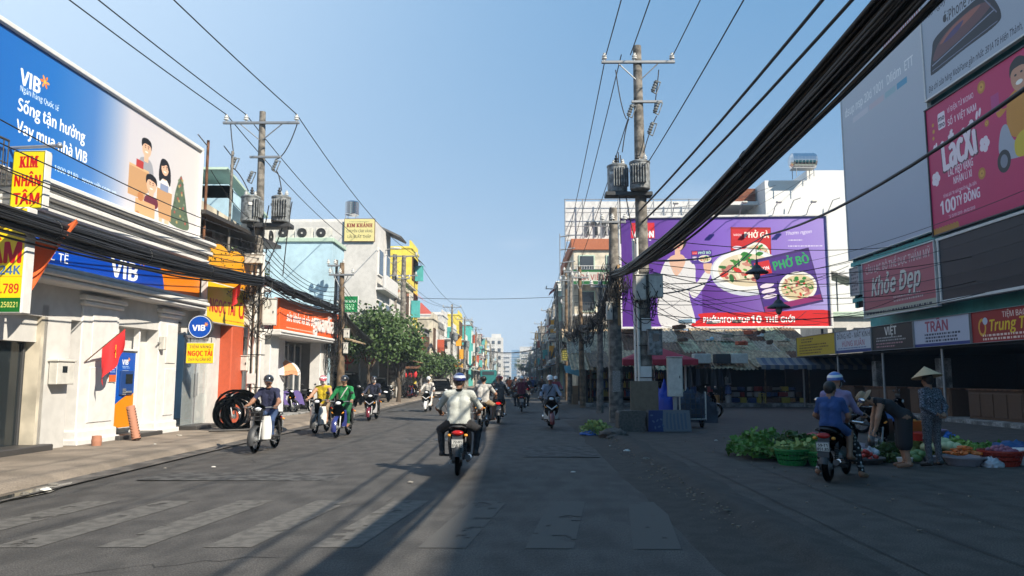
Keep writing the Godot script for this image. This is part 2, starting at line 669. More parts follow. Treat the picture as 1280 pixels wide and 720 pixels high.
	mat("brown", Color(0.10, 0.052, 0.028), 0.7, {"tex": "faint", "sc": 0.9})
	mat("plant", Color(0.050, 0.095, 0.022), 0.6, {"back": Color(0.10, 0.16, 0.03)})
	mat("bark", Color(0.10, 0.075, 0.055), 0.9, {"tex": "grain", "sc": 2.0})
func ground_and_road() -> void:
	var m := MB.new()
	m.quad(Vector3(-1500, -0.06, 200), Vector3(1500, -0.06, 200), Vector3(1500, -0.06, -2500), Vector3(-1500, -0.06, -2500))
	ground("ground", m, mat("far_ground", Color(0.16, 0.15, 0.13), 0.95, {"tex": "blotch", "sc": 0.05}))
	m = MB.new()
	m.grid(10, 60, func(u, v): return Vector3(lerpf(-7.0, 2.45, u), -0.02 + 0.02 * (1.0 - pow(absf(u - 0.5) * 2.0, 2.0)), lerpf(30, -1200, v * v)))
	ground("road", m, M.asphalt)
	m = MB.new()
	for q in [[-2.2, -20.6, 0.9, 0.55, 0.1], [-4.6, -13.0, 1.6, 0.5, -0.02], [0.9, -17.5, 0.8, 1.3, 0.0], [-1.2, -32.0, 4.0, 0.45, 0.03], [-5.8, -40.0, 0.7, 2.2, 0.0], [0.3, -37.4, 3.8, 0.3, 0.02]]:
		m.at(Vector3(q[0], 0.004, q[1]), q[4])
		m.quad(Vector3(-q[2], 0, q[3]), Vector3(q[2], 0, q[3]), Vector3(q[2], 0, -q[3]), Vector3(-q[2], 0, -q[3]))
	ground("road_patches", m, mat("patch", Color(0.098, 0.096, 0.093), 0.9, {"tex": "grain", "sc": 1.3, "wear": "dirt", "wsc": 0.3}))
	m = MB.new()
	for k in 7:
		var p := Vector3(rng.randf_range(-6.5, 2.0), 0.0, rng.randf_range(-22, -6))
		var d := Vector3(rng.randfn() * 0.4, 0, -1).normalized() if k % 3 else Vector3(1, 0, rng.randfn() * 0.3).normalized()
		for j in 14:
			var q := p + (d + Vector3(rng.randfn(), 0, rng.randfn()) * 0.45) * 0.16
			var s := (q - p).cross(Vector3.UP).normalized() * rng.randf_range(0.003, 0.008)
			for e in [p, q]:
				e.y = 0.0
			var h := func(w: Vector3) -> Vector3: return Vector3(w.x, 0.004 - 0.02 * pow(absf((w.x + 2.275) / 4.725), 2.0), w.z)
			m.quad(h.call(p - s), h.call(p + s), h.call(q + s), h.call(q - s))
			p = q
	ground("road_cracks", m, mat("crack", Color(0.03, 0.028, 0.026), 0.95))
	var wn := FastNoiseLite.new()
	wn.seed = 9
	wn.frequency = 0.55
	for i in 8:
		var x := -6.0 + 1.05 * i
		m = MB.new()
		var sk := 0.36
		for a in 9:
			for b in 46:
				var wear := wn.get_noise_2d((x + a * 0.05) * 3.0, b * 0.2) 
				if wear > 0.4:
					continue
				var P := []
				for e in [[0, 0], [1, 0], [1, 1], [0, 1]]:
					var u: float = (a + e[0]) / 9.0
					var v: float = (b + e[1]) / 46.0
					var px := x + (u - 0.5) * 0.47 + v * sk
					P.append(Vector3(px, 0.005 - 0.02 * pow(absf((px + 2.275) / 4.725), 2.0), -7.65 - 2.85 * v))
				m.quad(P[0], P[1], P[2], P[3])
		ground("crossing_stripe", m, M.paint_road if i < 5 else mat("paint_worn", Color(0.112, 0.106, 0.098), 0.85, {"tex": "speck", "sc": 1.3}))
	m = MB.new()
	m.grid(3, 60, func(u, v): return Vector3([-7.55, -7.42, -7.2, -6.9][int(u * 3 + 0.5)], [0.0, -0.01, -0.012, 0.012][int(u * 3 + 0.5)] , lerpf(30, -600, v * v)))
	ground("gutter_strip", m, M.gutter)
	m = MB.new()
	m.grid(5, 90, func(u, v):
		var z: float = lerpf(30, -600, v * v)
		var k := int(u * 5 + 0.5)
		return Vector3([-24.0, -9.0, -7.85, -7.62, -7.5, -7.42][k] + (sin(z * 0.9) * 0.03 if k > 1 else 0.0), [0.14, 0.12, 0.105, 0.09, 0.045, -0.02][k], z))
	ground("pavement", m, M.dust_concrete)
	m = MB.new()
	m.grid(6, 80, func(u, v):
		var z: float = lerpf(30, -64, v)
		var k := int(u * 6 + 0.5)
		return Vector3([2.25, 2.55, 2.72, 3.1, 6.0, 14.0, 40.0][k] + (sin(z * 1.3) * 0.05 + sin(z * 3.1) * 0.03 if k < 4 else 0.0), [-0.03, 0.012, 0.06, 0.065, 0.05, 0.06, 0.1][k] + (sin(z * 2.3 + k) * 0.006 if k > 0 and k < 4 else 0.0), z))
	ground("market_square", m, M.plaza)
	m = MB.new()
	for k in 9:
		var x := 3.3 + k * 0.95
		m.quad(Vector3(x, 0.074, -5), Vector3(x + 0.014, 0.074, -5), Vector3(x + 0.014, 0.074, -21), Vector3(x, 0.074, -21))
	ground("paving_joints", m, M.crack)
	var fn := FastNoiseLite.new()
	fn.seed = 5
	fn.frequency = 0.4
	fn.fractal_octaves = 2
	m = MB.new()
	m.grid(16, 260, func(u, v):
		var z: float = lerpf(4, -30, v)
		var x: float = 1.75 + u * 1.3
		var n: float = fn.get_noise_2d(x * 1.6, z)
		return Vector3(x + n * 0.1, 0.013 + 0.1 * smoothstep(0.5, 0.72, u + n * 0.12) * (1.0 - 0.4 * smoothstep(0.75, 1.0, u)) + 0.012 * n * sin(u * PI) - 0.03 * (1.0 - sin(u * PI)) * (1.0 - u), z))
	ground("worn_kerb", m, mat("worn_kerb", Color(0.074, 0.066, 0.058), 0.95, {"tex": "speck", "sc": 0.4, "wear": "mottle", "wsc": 0.2}))
	m = MB.new()
	m.grid(3, 40, func(u, v): return Vector3([2.3, 2.5, 2.62, 9.0][int(u * 3 + 0.5)], [-0.02, 0.06, 0.12, 0.13][int(u * 3 + 0.5)], lerpf(-64, -600, v)))
	ground("pavement_right", m, M.plaza)
const LEFT_AT := Vector3(-9.9, 0, -22.2)
const LEFT_TURN := 1.5272
func left_point(s: float, y: float, out: float) -> Vector3:
	return LEFT_AT + Basis(Vector3.UP, LEFT_TURN) * Vector3(s, y, out)
func bank() -> void:
	var b := thing("bank_building", "white bank building with moulded ledge and blue fascia under a big billboard", "building", LEFT_AT, LEFT_TURN)
	var m := MB.new()
	m.box(Vector3(-5.0, 3.3, -0.25), Vector3(10.8, 0.7, 0.5))
	m.box(Vector3(-5.0, 4.6, -0.4), Vector3(10.8, 2.2, 0.6))
	m.box(Vector3(-5.55, 1.5, -0.3), Vector3(0.9, 3.0, 0.6))
	m.box(Vector3(-2.3, 1.5, -0.4), Vector3(2.2, 3.0, 0.15))
	m.box(Vector3(-9.0, 2.95, -0.35), Vector3(6.0, 1.1, 0.5))
	m.box(Vector3(-0.4, 2.4, -6.0), Vector3(0.5, 7.0, 11.0))
	m.box(Vector3(-5.3, 7.0, -6.0), Vector3(10.3, 2.4, 11.0))
	part("wall", m, M.white_wall, b)
	m = MB.new()
	m.box(Vector3(-9.0, 1.6, -3.5), Vector3(6.0, 3.2, 0.2))
	m.box(Vector3(-6.0, 1.6, -1.5), Vector3(0.2, 3.2, 3.0))
	part("porch_wall", m, M.cream_wall, b)
	m = MB.new()
	m.box(Vector3(-9.0, 1.3, -0.34), Vector3(5.9, 2.6, 0.05))
	part("porch_glazing", m, M.dark_glass, b)
	for x in [-9.1, -7.8, -6.2]:
		part("glazing_frame", bx(Vector3(x, 1.3, -0.3), Vector3(0.07, 2.6, 0.08), 0.01), M.dark_steel, b)
	for q in [[-4.0, 1.5], [-0.75, 1.05]]:
		m = MB.new()
		var w: float = q[1]
		m.box(Vector3(q[0], 1.85, -0.17), Vector3(w, 3.2, 0.42), 0.02)
		m.box(Vector3(q[0], 0.3, -0.15), Vector3(w + 0.12, 0.3, 0.5), 0.03)
		m.box(Vector3(q[0], 0.18, -0.13), Vector3(w + 0.22, 0.14, 0.58), 0.02)
		m.box(Vector3(q[0], 3.38, -0.14), Vector3(w + 0.14, 0.12, 0.54), 0.03)
		m.box(Vector3(q[0], 3.5, -0.11), Vector3(w + 0.24, 0.12, 0.6), 0.03)
		var pl := part("pillar", m, M.white_trim, b)
		m = MB.new()
		m.box(Vector3(q[0] + 0.12, 2.6, 0.05), Vector3(w - 0.5, 1.1, 0.03), 0.012)
		m.box(Vector3(q[0] + 0.12, 1.25, 0.05), Vector3(w - 0.5, 1.3, 0.03), 0.012)
		part("raised_panel", m, M.white_trim, pl)
	m = MB.new()
	m.box(Vector3(-2.3, 3.1, -0.25), Vector3(2.2, 0.3, 0.4))
	part("niche_header", m, M.white_trim, b)
	m = MB.new()
	var prof := [[3.70, 0.42, 0.10], [3.82, 0.5, 0.12], [3.94, 0.44, 0.10], [4.98, 0.3, 0.1], [5.10, 0.42, 0.12], [5.23, 0.36, 0.10], [5.36, 0.52, 0.13], [5.50, 0.46, 0.10], [5.62, 0.62, 0.12]]
	for q in prof:
		m.box(Vector3(-3.5, q[0], q[1] * 0.5 - 0.05), Vector3(8.1, q[2], q[1] + 0.3), 0.03)
	part("ledge", m, M.white_trim, b)
	m = MB.new()
	m.box(Vector3(-9.6, 0.1, -0.6), Vector3(7.6, 0.3, 1.7), 0.02)
	m.box(Vector3(-2.3, 0.12, -0.2), Vector3(2.1, 0.22, 0.95), 0.02)
	part("step", m, M.dark_stone, b)
	var a := Art.new(1536, 160, Color(0.0, 0.27, 0.70))
	a.fade(0, 0, 1536, 160, Color(0.0, 0.30, 0.74), Color(0.0, 0.24, 0.66))
	var o := PackedVector2Array()
	for k in 20:
		o.append(Vector2(1245 + 70 * sin(PI * k / 38.0) - 60, 160.0 * k / 19.0))
	o.append(Vector2(1536, 160))
	o.append(Vector2(1536, 0))
	a.poly(o, Color(0.95, 0.52, 0.06))
	a.text("NGÂN HÀNG", 480, 50, 44, Color.WHITE)
	a.text("QUỐC TẾ", 600, 116, 44, Color.WHITE)
	a.text("VIB", 990, 100, 100, Color.WHITE, {"bold": 0.9, "fit": 158})
	star(a, 1096, 44, 24)
	m = panel(11.4, 0.98, 0.0)
	m.X = Transform3D(Basis(), Vector3(0, 0, -0.06))
	m.box(Vector3.ZERO, Vector3(11.4, 0.98, 0.1))
	var f := thing("fascia_sign", "long blue and orange bank sign over the white pillars", "sign", left_point(-5.15, 4.46, 0.24), LEFT_TURN)
	part("sign_face", panel(11.4, 0.98), print_mat("bank_fascia", a, 0.35), f)
	part("sign_box", bx(Vector3(0, 0, -0.08), Vector3(11.44, 1.0, 0.14)), M.white_trim, f)
	bank_billboard()
	bank_details(b)
func star(a: Art, x: float, y: float, r: float) -> void:
	for k in 6:
		a.oval(x + cos(k * TAU / 6) * r * 0.62, y + sin(k * TAU / 6) * r * 0.62, r * 0.42, r * 0.2, Color(0.98, 0.5, 0.12) if k % 2 else Color(0.95, 0.62, 0.3), k * TAU / 6)
	a.oval(x, y, r * 0.28, r * 0.28, Color(1, 0.75, 0.3))
func bank_billboard() -> void:
	var W := 1230
	var a := Art.new(W, 272, Color(0.07, 0.35, 0.68))
	a.fade(0, 0, 560, 272, Color(0.04, 0.34, 0.68), Color(0.12, 0.43, 0.75))
	a.fade(560, 0, 150, 272, Color(0.12, 0.43, 0.75), Color(0.30, 0.50, 0.76))
	a.fade(710, 0, 148, 272, Color(0.30, 0.50, 0.76), Color(0.80, 0.79, 0.82))
	a.fade(858, 0, 62, 272, Color(0.80, 0.79, 0.82), Color(0.80, 0.79, 0.82))
	a.fade(920, 0, W - 920, 272, Color(0.80, 0.79, 0.82), Color(0.86, 0.84, 0.83))
	a.text("VIB", 496, 78, 44, Color.WHITE, {"bold": 0.9, "fit": 58})
	star(a, 538, 64, 14)
	a.text("Ngân hàng Quốc tế", 528, 103, 17, Color(0.9, 0.95, 1), {"fit": 118})
	a.text("Sống tận hưởng", 574, 136, 36, Color.WHITE, {"bold": 0.5, "fit": 214})
	a.text("Vay mua nhà VIB", 580, 180, 36, Color.WHITE, {"bold": 0.5, "fit": 226})
	a.text("1800 8180   www.vib.com.vn", 700, 232, 17, Color(0.85, 0.93, 1))
	var skin := Color(0.90, 0.72, 0.60)
	var hair := Color(0.09, 0.07, 0.06)
	var kraft := Color(0.78, 0.60, 0.42)
	a.blob([Vector2(1138, 105), Vector2(1118, 150), Vector2(1108, 200), Vector2(1096, 250), Vector2(1180, 252), Vector2(1170, 200), Vector2(1156, 150)], Color(0.36, 0.42, 0.33))
	for k in 26:
		a.oval(1138 + sin(k * 2.4) * (8 + k), 112 + k * 5.2, 4, 4, [Color(0.66, 0.34, 0.3), Color(0.72, 0.62, 0.4), Color(0.5, 0.55, 0.45), Color(0.28, 0.36, 0.27)][k % 4])
	a.blob([Vector2(975, 112), Vector2(962, 145), Vector2(960, 200), Vector2(1025, 200), Vector2(1024, 145), Vector2(1010, 112)], Color(0.62, 0.63, 0.66))
	a.blob([Vector2(1058, 138), Vector2(1040, 165), Vector2(1044, 215), Vector2(1100, 215), Vector2(1098, 160), Vector2(1082, 138)], Color(0.93, 0.91, 0.89))
	a.rect(985, 95, 16, 24, skin)
	a.rect(1062, 122, 12, 20, skin)
	a.blob([Vector2(1050, 92), Vector2(1044, 125), Vector2(1048, 150), Vector2(1060, 140), Vector2(1078, 140), Vector2(1092, 152), Vector2(1092, 115), Vector2(1080, 90), Vector2(1064, 84)], hair)
	a.oval(993, 84, 17, 22, skin)
	a.oval(1068, 110, 15, 19, skin)
	a.blob([Vector2(975, 82), Vector2(974, 64), Vector2(990, 56), Vector2(1008, 62), Vector2(1011, 82), Vector2(1004, 72), Vector2(984, 72)], hair)
	a.blob([Vector2(1054, 106), Vector2(1056, 92), Vector2(1070, 88), Vector2(1083, 96), Vector2(1082, 112), Vector2(1074, 98)], hair)
	a.rect(934, 140, 72, 80, kraft)
	a.rect(934, 140, 72, 6, Color(0.86, 0.70, 0.52))
	a.rect(1040, 170, 62, 78, kraft)
	a.rect(1052, 154, 34, 18, Color(0.55, 0.60, 0.72))
	a.rect(958, 122, 26, 20, Color(0.72, 0.22, 0.2))
	a.rect(1046, 248, 20, 24, skin)
	a.rect(1076, 248, 18, 24, skin)
	a.blob([Vector2(1000, 200), Vector2(990, 240), Vector2(992, 270), Vector2(1048, 270), Vector2(1050, 235), Vector2(1036, 200)], Color(0.86, 0.84, 0.84))
	a.rect(1010, 186, 18, 20, skin)
	a.oval(1018, 172, 19, 23, skin)
	a.blob([Vector2(998, 172), Vector2(997, 152), Vector2(1014, 144), Vector2(1034, 150), Vector2(1040, 170), Vector2(1030, 162), Vector2(1006, 160)], hair)
	a.blob([Vector2(1000, 205), Vector2(996, 228), Vector2(1030, 232), Vector2(1046, 224), Vector2(1040, 204)], Color(0.42, 0.16, 0.22))
	a.rect(962, 222, 74, 50, Color(0.84, 0.66, 0.48))
	a.oval(980, 214, 11, 12, Color(0.75, 0.5, 0.3))
	a.oval(972, 258, 6, 4, Color(0.7, 0.5, 0.35))
	for q in [[993, 82], [1068, 109], [1018, 172]]:
		a.oval(q[0] - 6, q[1] - 1, 2, 1.4, hair)
		a.oval(q[0] + 6, q[1] - 1, 2, 1.4, hair)
		a.oval(q[0], q[1] + 10, 6, 2.2, Color(0.97, 0.93, 0.9))
		a.line(Vector2(q[0] - 9, q[1] - 6), Vector2(q[0] - 3, q[1] - 6), 1.6, hair)
		a.line(Vector2(q[0] + 3, q[1] - 6), Vector2(q[0] + 9, q[1] - 6), 1.6, hair)
	var fam := a.im.get_region(Rect2i(920, 30, 300, 242))
	fam.resize(385, 242)
	a.im.blit_rect(fam, Rect2i(14, 0, 371, 242), Vector2i(858, 30))
	var t := thing("roof_billboard", "huge blue and white printed billboard with a family carrying boxes, on the bank roof", "billboard", left_point(-6.12, 7.1, 0.22), LEFT_TURN)
	part("printed_sheet", panel(12.55, 2.74, 0.03), print_mat("bank_board", a, 0.55), t)
	var m := MB.new()
	m.box(Vector3(0, 1.42, 0.0), Vector3(12.75, 0.12, 0.22), 0.02)
	m.box(Vector3(0, -1.42, 0.0), Vector3(12.75, 0.1, 0.2), 0.02)
	m.box(Vector3(6.33, 0, 0.0), Vector3(0.1, 2.9, 0.22), 0.02)
	m.box(Vector3(-6.33, 0, 0.0), Vector3(0.1, 2.9, 0.22), 0.02)
	part("frame", m, M.white_trim, t)
	m = MB.new()
	m.box(Vector3(0, 0, -0.06), Vector3(12.6, 2.8, 0.1))
	part("backing", m, M.steel, t)
	for k in 5:
		var x := -5.6 + k * 2.8
		part("brace", MB.new().tube([Vector3(x, 1.3, -0.1), Vector3(x, -1.3, -1.6), Vector3(x, -1.3, -0.1)], 0.03), M.steel, t)
func bank_details(b: Node3D) -> void:
	var a := Art.new(160, 352, Color(0.04, 0.33, 0.72))
	var o := PackedVector2Array()
	for k in 12:
		o.append(Vector2(160.0 * k / 11.0, 245 - 52 * sin(k / 11.0 * 1.5)))
	o.append(Vector2(160, 352))
	o.append(Vector2(0, 352))
	a.poly(o, Color(0.93, 0.55, 0.07))
	a.text("VIB", 72, 44, 34, Color.WHITE, {"bold": 0.8})
	star(a, 104, 32, 10)
	a.lines(50, 64, 60, 2, 7, 3, Color(0.8, 0.9, 1), 3)
	a.rect(52, 84, 52, 30, Color(0.85, 0.84, 0.7))
	var t := thing("cash_machine", "blue and orange cash machine in a white niche", "cash machine", left_point(-2.55, 1.34, -0.2), LEFT_TURN)
	part("cabinet", bx(Vector3(0, 0, -0.05), Vector3(0.98, 1.98, 0.24), 0.02), M.white_trim, t)
	part("front", panel(0.86, 1.9, 0.075), print_mat("cash_front", a, 0.3), t)
	var m := MB.new()
	m.box(Vector3(0.02, 0.18, 0.09), Vector3(0.58, 0.62, 0.05), 0.01)
	part("screen_hood", m, mat("deep_blue", Color(0.01, 0.05, 0.2), 0.4), t)
	m = MB.new()
	m.box(Vector3(0.1, 0.28, 0.12), Vector3(0.3, 0.24, 0.02))
	part("screen", m, M.dark_glass, t)
	m = MB.new()
	for k in 12:
		m.box(Vector3(-0.16 + (k % 3) * 0.05, -0.12 + (k / 3) * 0.045, 0.13), Vector3(0.035, 0.03, 0.03), 0.006)
	m.box(Vector3(0.1, -0.06, 0.13), Vector3(0.26, 0.05, 0.04), 0.01)
	part("keypad", m, M.steel, t)
	m = MB.new()
	for q in [-0.51, 0.51]:
		m.box(Vector3(q, 0.3, 0.04), Vector3(0.07, 2.9, 0.16), 0.01)
	m.box(Vector3(0, 1.02, 0.05), Vector3(0.95, 0.06, 0.14), 0.01)
	part("surround", m, M.white_trim, t)
	t = thing("meter_cabinet", "white electricity meter cabinet on the wall left of the flag", "cabinet", left_point(-5.5, 1.75, 0.02), LEFT_TURN)
	part("case", bx(Vector3(0, 0, 0.1), Vector3(0.6, 0.5, 0.2), 0.015), M.box_paint, t)
	part("lid", bx(Vector3(0, 0.27, 0.1), Vector3(0.66, 0.05, 0.26), 0.01), M.box_paint, t)
	part("window", bx(Vector3(-0.05, 0.08, 0.202), Vector3(0.16, 0.14, 0.012)), M.dark_glass, t)
	m = MB.new()
	for q in [[-3.42, 2.55, 0.4], [-1.22, 2.6, 0.42]]:
		t = thing("wall_speaker", "small grey box fixed to the white pillar " + ("above the flag" if q[0] < -2 else "beside the glass door"), "box", left_point(q[0], q[1], 0.12), LEFT_TURN)
		part("case", bx(Vector3.ZERO, Vector3(0.14, 0.38, 0.16), 0.02), M.box_paint, t)
		part("bracket", bx(Vector3(-0.1, 0, -0.05), Vector3(0.1, 0.05, 0.05), 0.01), M.steel, t)
	m = bx(Vector3.ZERO, Vector3(0.32, 0.62, 0.02), 0.004)
	a = Art.new(64, 128, Color(0.1, 0.3, 0.68))
	a.rect(0, 92, 64, 36, Color(0.85, 0.4, 0.2))
	a.lines(8, 20, 48, 6, 11, 4, Color(0.8, 0.88, 1), 5)
	t = thing("wall_notice", "small blue notice plate on the pillar behind the flag", "sign", left_point(-3.5, 1.85, 0.08), LEFT_TURN)
	part("plate", m, M.white_trim, t)
	part("print", panel(0.3, 0.6, 0.013), print_mat("notice_blue", a), t)
	flag("red flag with a yellow star hanging from a slanted staff on the bank pillar", left_point(-4.6, 2.0, 0.05), Vector3(0.35, 0.62, 0.5), 1.0, 0)
	a = Art.new(128, 128, Color(0.03, 0.3, 0.7))
	a.oval(64, 64, 64, 64, Color(0.85, 0.87, 0.9))
	a.oval(64, 64, 60, 60, Color(0.03, 0.29, 0.68))
	a.text("VIB", 58, 68, 46, Color.WHITE, {"bold": 0.8})
	star(a, 98, 50, 12)
	t = thing("round_sign", "round blue hanging sign with white letters at the bank corner", "sign", left_point(-0.05, 3.12, 0.62), 0.12)
	m = MB.new()
	m.X = Transform3D(Basis(Vector3.RIGHT, PI / 2), Vector3.ZERO)
	m.lathe([Vector2(0, -0.08), Vector2(0.33, -0.08), Vector2(0.35, -0.06), Vector2(0.35, 0.06), Vector2(0.33, 0.08), Vector2(0, 0.08)], 28)
	part("drum", m, M.dark_steel, t)
	m = MB.new()
	for k in 28:
		var p := Vector2(cos(TAU * k / 28), sin(TAU * k / 28))
		var q := Vector2(cos(TAU * (k + 1) / 28), sin(TAU * (k + 1) / 28))
		for r in [Vector2.ZERO, q, p]:
			m.pt(Vector3(r.x * 0.325, r.y * 0.325, 0.084), Vector3(0, 0, 1), Vector2(0.5 + r.x * 0.5, 0.5 - r.y * 0.5))
	part("face", m, print_mat("round_sign", a, 0.3), t)
	m = MB.new()
	m.cyl(Vector3(-0.33, 0, 0), Vector3(-0.6, 0, -0.02), 0.03)
	m.box(Vector3(-0.6, 0, -0.02), Vector3(0.05, 0.3, 0.12), 0.01)
	part("bracket", m, M.dark_steel, t)
	a = Art.new(192, 148, Color(0.95, 0.77, 0.02))
	a.text("TIỆM VÀNG", 96, 26, 30, Color(0.1, 0.1, 0.3), {"wide": 0.95})
	a.text("NGỌC TÀI", 96, 74, 52, Color(0.78, 0.05, 0.05), {"bold": 0.7, "serif": false, "fit": 172})
	a.text("Dịch Vụ CẦM ĐỒ", 96, 120, 30, Color(0.1, 0.1, 0.25), {"fit": 160})
	t = thing("hanging_sign", "small yellow hanging sign with red lettering below the round blue sign", "sign", left_point(0.0, 2.36, 0.62), 0.1)
	part("plate", bx(Vector3.ZERO, Vector3(0.78, 0.6, 0.05), 0.008), M.white_trim, t)
	part("print", panel(0.76, 0.58, 0.03), print_mat("hang_yellow", a, 0.4), t)
	for s in [-0.3, 0.3]:
		part("hanger", MB.new().cyl(Vector3(s, 0.3, 0), Vector3(s, 0.45, 0), 0.012), M.dark_steel, t)
	m = MB.new()
	var pts := []
	for k in 9:
		pts.append(Vector3(0.0 + k * 0.01, 0.02 + k * 0.098, 0.28 - k * 0.03))
	m.tube(pts, 0.1, 14)
	for k in 12:
		m.torus(pts[0].lerp(pts[8], k / 12.0), 0.098, 0.012, Basis(Vector3.FORWARD, PI / 2 - 0.3) , 14, 5)
	solo("rolled_mat", m, mat("terracotta", Color(0.46, 0.21, 0.13), 0.8, {"tex": "grain", "sc": 3.0}), "ribbed terracotta roll leaning on the foot of the bank pillar", "roll", left_point(-3.35, 0.14, 0.42), LEFT_TURN)
	m = MB.new().lathe([Vector2(0, 0), Vector2(0.1, 0), Vector2(0.11, 0.1), Vector2(0.1, 0.22), Vector2(0, 0.23)], 12)
	solo("clay_pot", m, M.terracotta, "small terracotta stump on the pavement left of the leaning roll", "pot", left_point(-4.75, 0.12, 0.55))
func flag(label: String, at: Vector3, dir: Vector3, size: float, look: int) -> void:
	var t := thing("flag", label, "flag", at, LEFT_TURN)
	var d := dir.normalized()
	var L := size * 1.15
	part("staff", MB.new().cyl(Vector3.ZERO, d * L, 0.014, 0.011, 7), M.brown, t)
	var m := MB.new()
	var s := size
	var top := d * L
	var f := func(u: float, v: float) -> Vector3:
		var root := top - d * (s * 0.66) * u
		var drop := v * s * (0.55 + 0.42 * u)
		return root + Vector3(0.10 * v * sin(u * 7.0), -drop, 0.05 * sin(u * 11.0 + v * 3.0) * v + (0.12 - d.z * 0.25) * v * (1.0 - u))
	m.grid(14, 14, f)
	part("cloth", m, M.red_cloth, t)
	if look == 0:
		m = MB.new()
		m.X = Transform3D(Basis(Vector3.UP, 0.6), f.call(0.45, 0.48) + Vector3(0.03, 0, 0.02))
		var p := PackedVector2Array()
		for k in 10:
			var r := 0.17 if k % 2 == 0 else 0.068
			p.append(Vector2(sin(k * PI / 5) * r * 0.6, cos(k * PI / 5) * r))
		m.prism(p, 0.0, 0.008)
		part("star", m, M.yellow_cloth, t)
func left_shops() -> void:
	pawn_shop()
	pharmacy_shop()
	gold_signs()
func rail(m: MB, a: Vector3, b: Vector3, h: float, step: float) -> void:
	var n := int(a.distance_to(b) / step)
	for i in n + 1:
		var p := a.lerp(b, float(i) / n)
		m.cyl(p, p + Vector3(0, h, 0), 0.014, -1.0, 5)
	m.cyl(a + Vector3(0, h, 0), b + Vector3(0, h, 0), 0.025, -1.0, 6)
	m.cyl(a + Vector3(0, h * 0.5, 0), b + Vector3(0, h * 0.5, 0), 0.014, -1.0, 5)
var ac_mesh := {}
func ac_unit(label: String, at: Vector3, turn: float, group := "air conditioner units on the fronts") -> Node3D:
	if ac_mesh.is_empty():
		ac_mesh.case = bx(Vector3(0, 0.28, 0), Vector3(0.8, 0.55, 0.3), 0.02).mesh()
		var m := MB.new()
		m.X = Transform3D(Basis(Vector3.RIGHT, PI / 2), Vector3(-0.12, 0.28, 0.15))
		m.lathe([Vector2(0.05, 0.012), Vector2(0.22, 0.0), Vector2(0.24, 0.02), Vector2(0.25, 0.0)], 16)
		for r in [0.09, 0.14, 0.19]:
			m.torus(Vector3(0, 0.012, 0), r, 0.006, Basis(Vector3.FORWARD, PI / 2), 14, 4)
		ac_mesh.grille = m.mesh()
		m = MB.new()
		for s in [-0.3, 0.3]:
			m.box(Vector3(s, -0.02, 0), Vector3(0.05, 0.05, 0.36))
			m.box(Vector3(s, -0.14, -0.17), Vector3(0.05, 0.28, 0.04))
		ac_mesh.bracket = m.mesh()
	var t := thing("air_conditioner", label, "air conditioner", at, turn, group)
	again("case", ac_mesh.case, M.box_paint, t, Vector3.ZERO)
	again("grille", ac_mesh.grille, M.dark_steel, t, Vector3.ZERO)
	again("bracket", ac_mesh.bracket, M.steel, t, Vector3.ZERO)
	return t
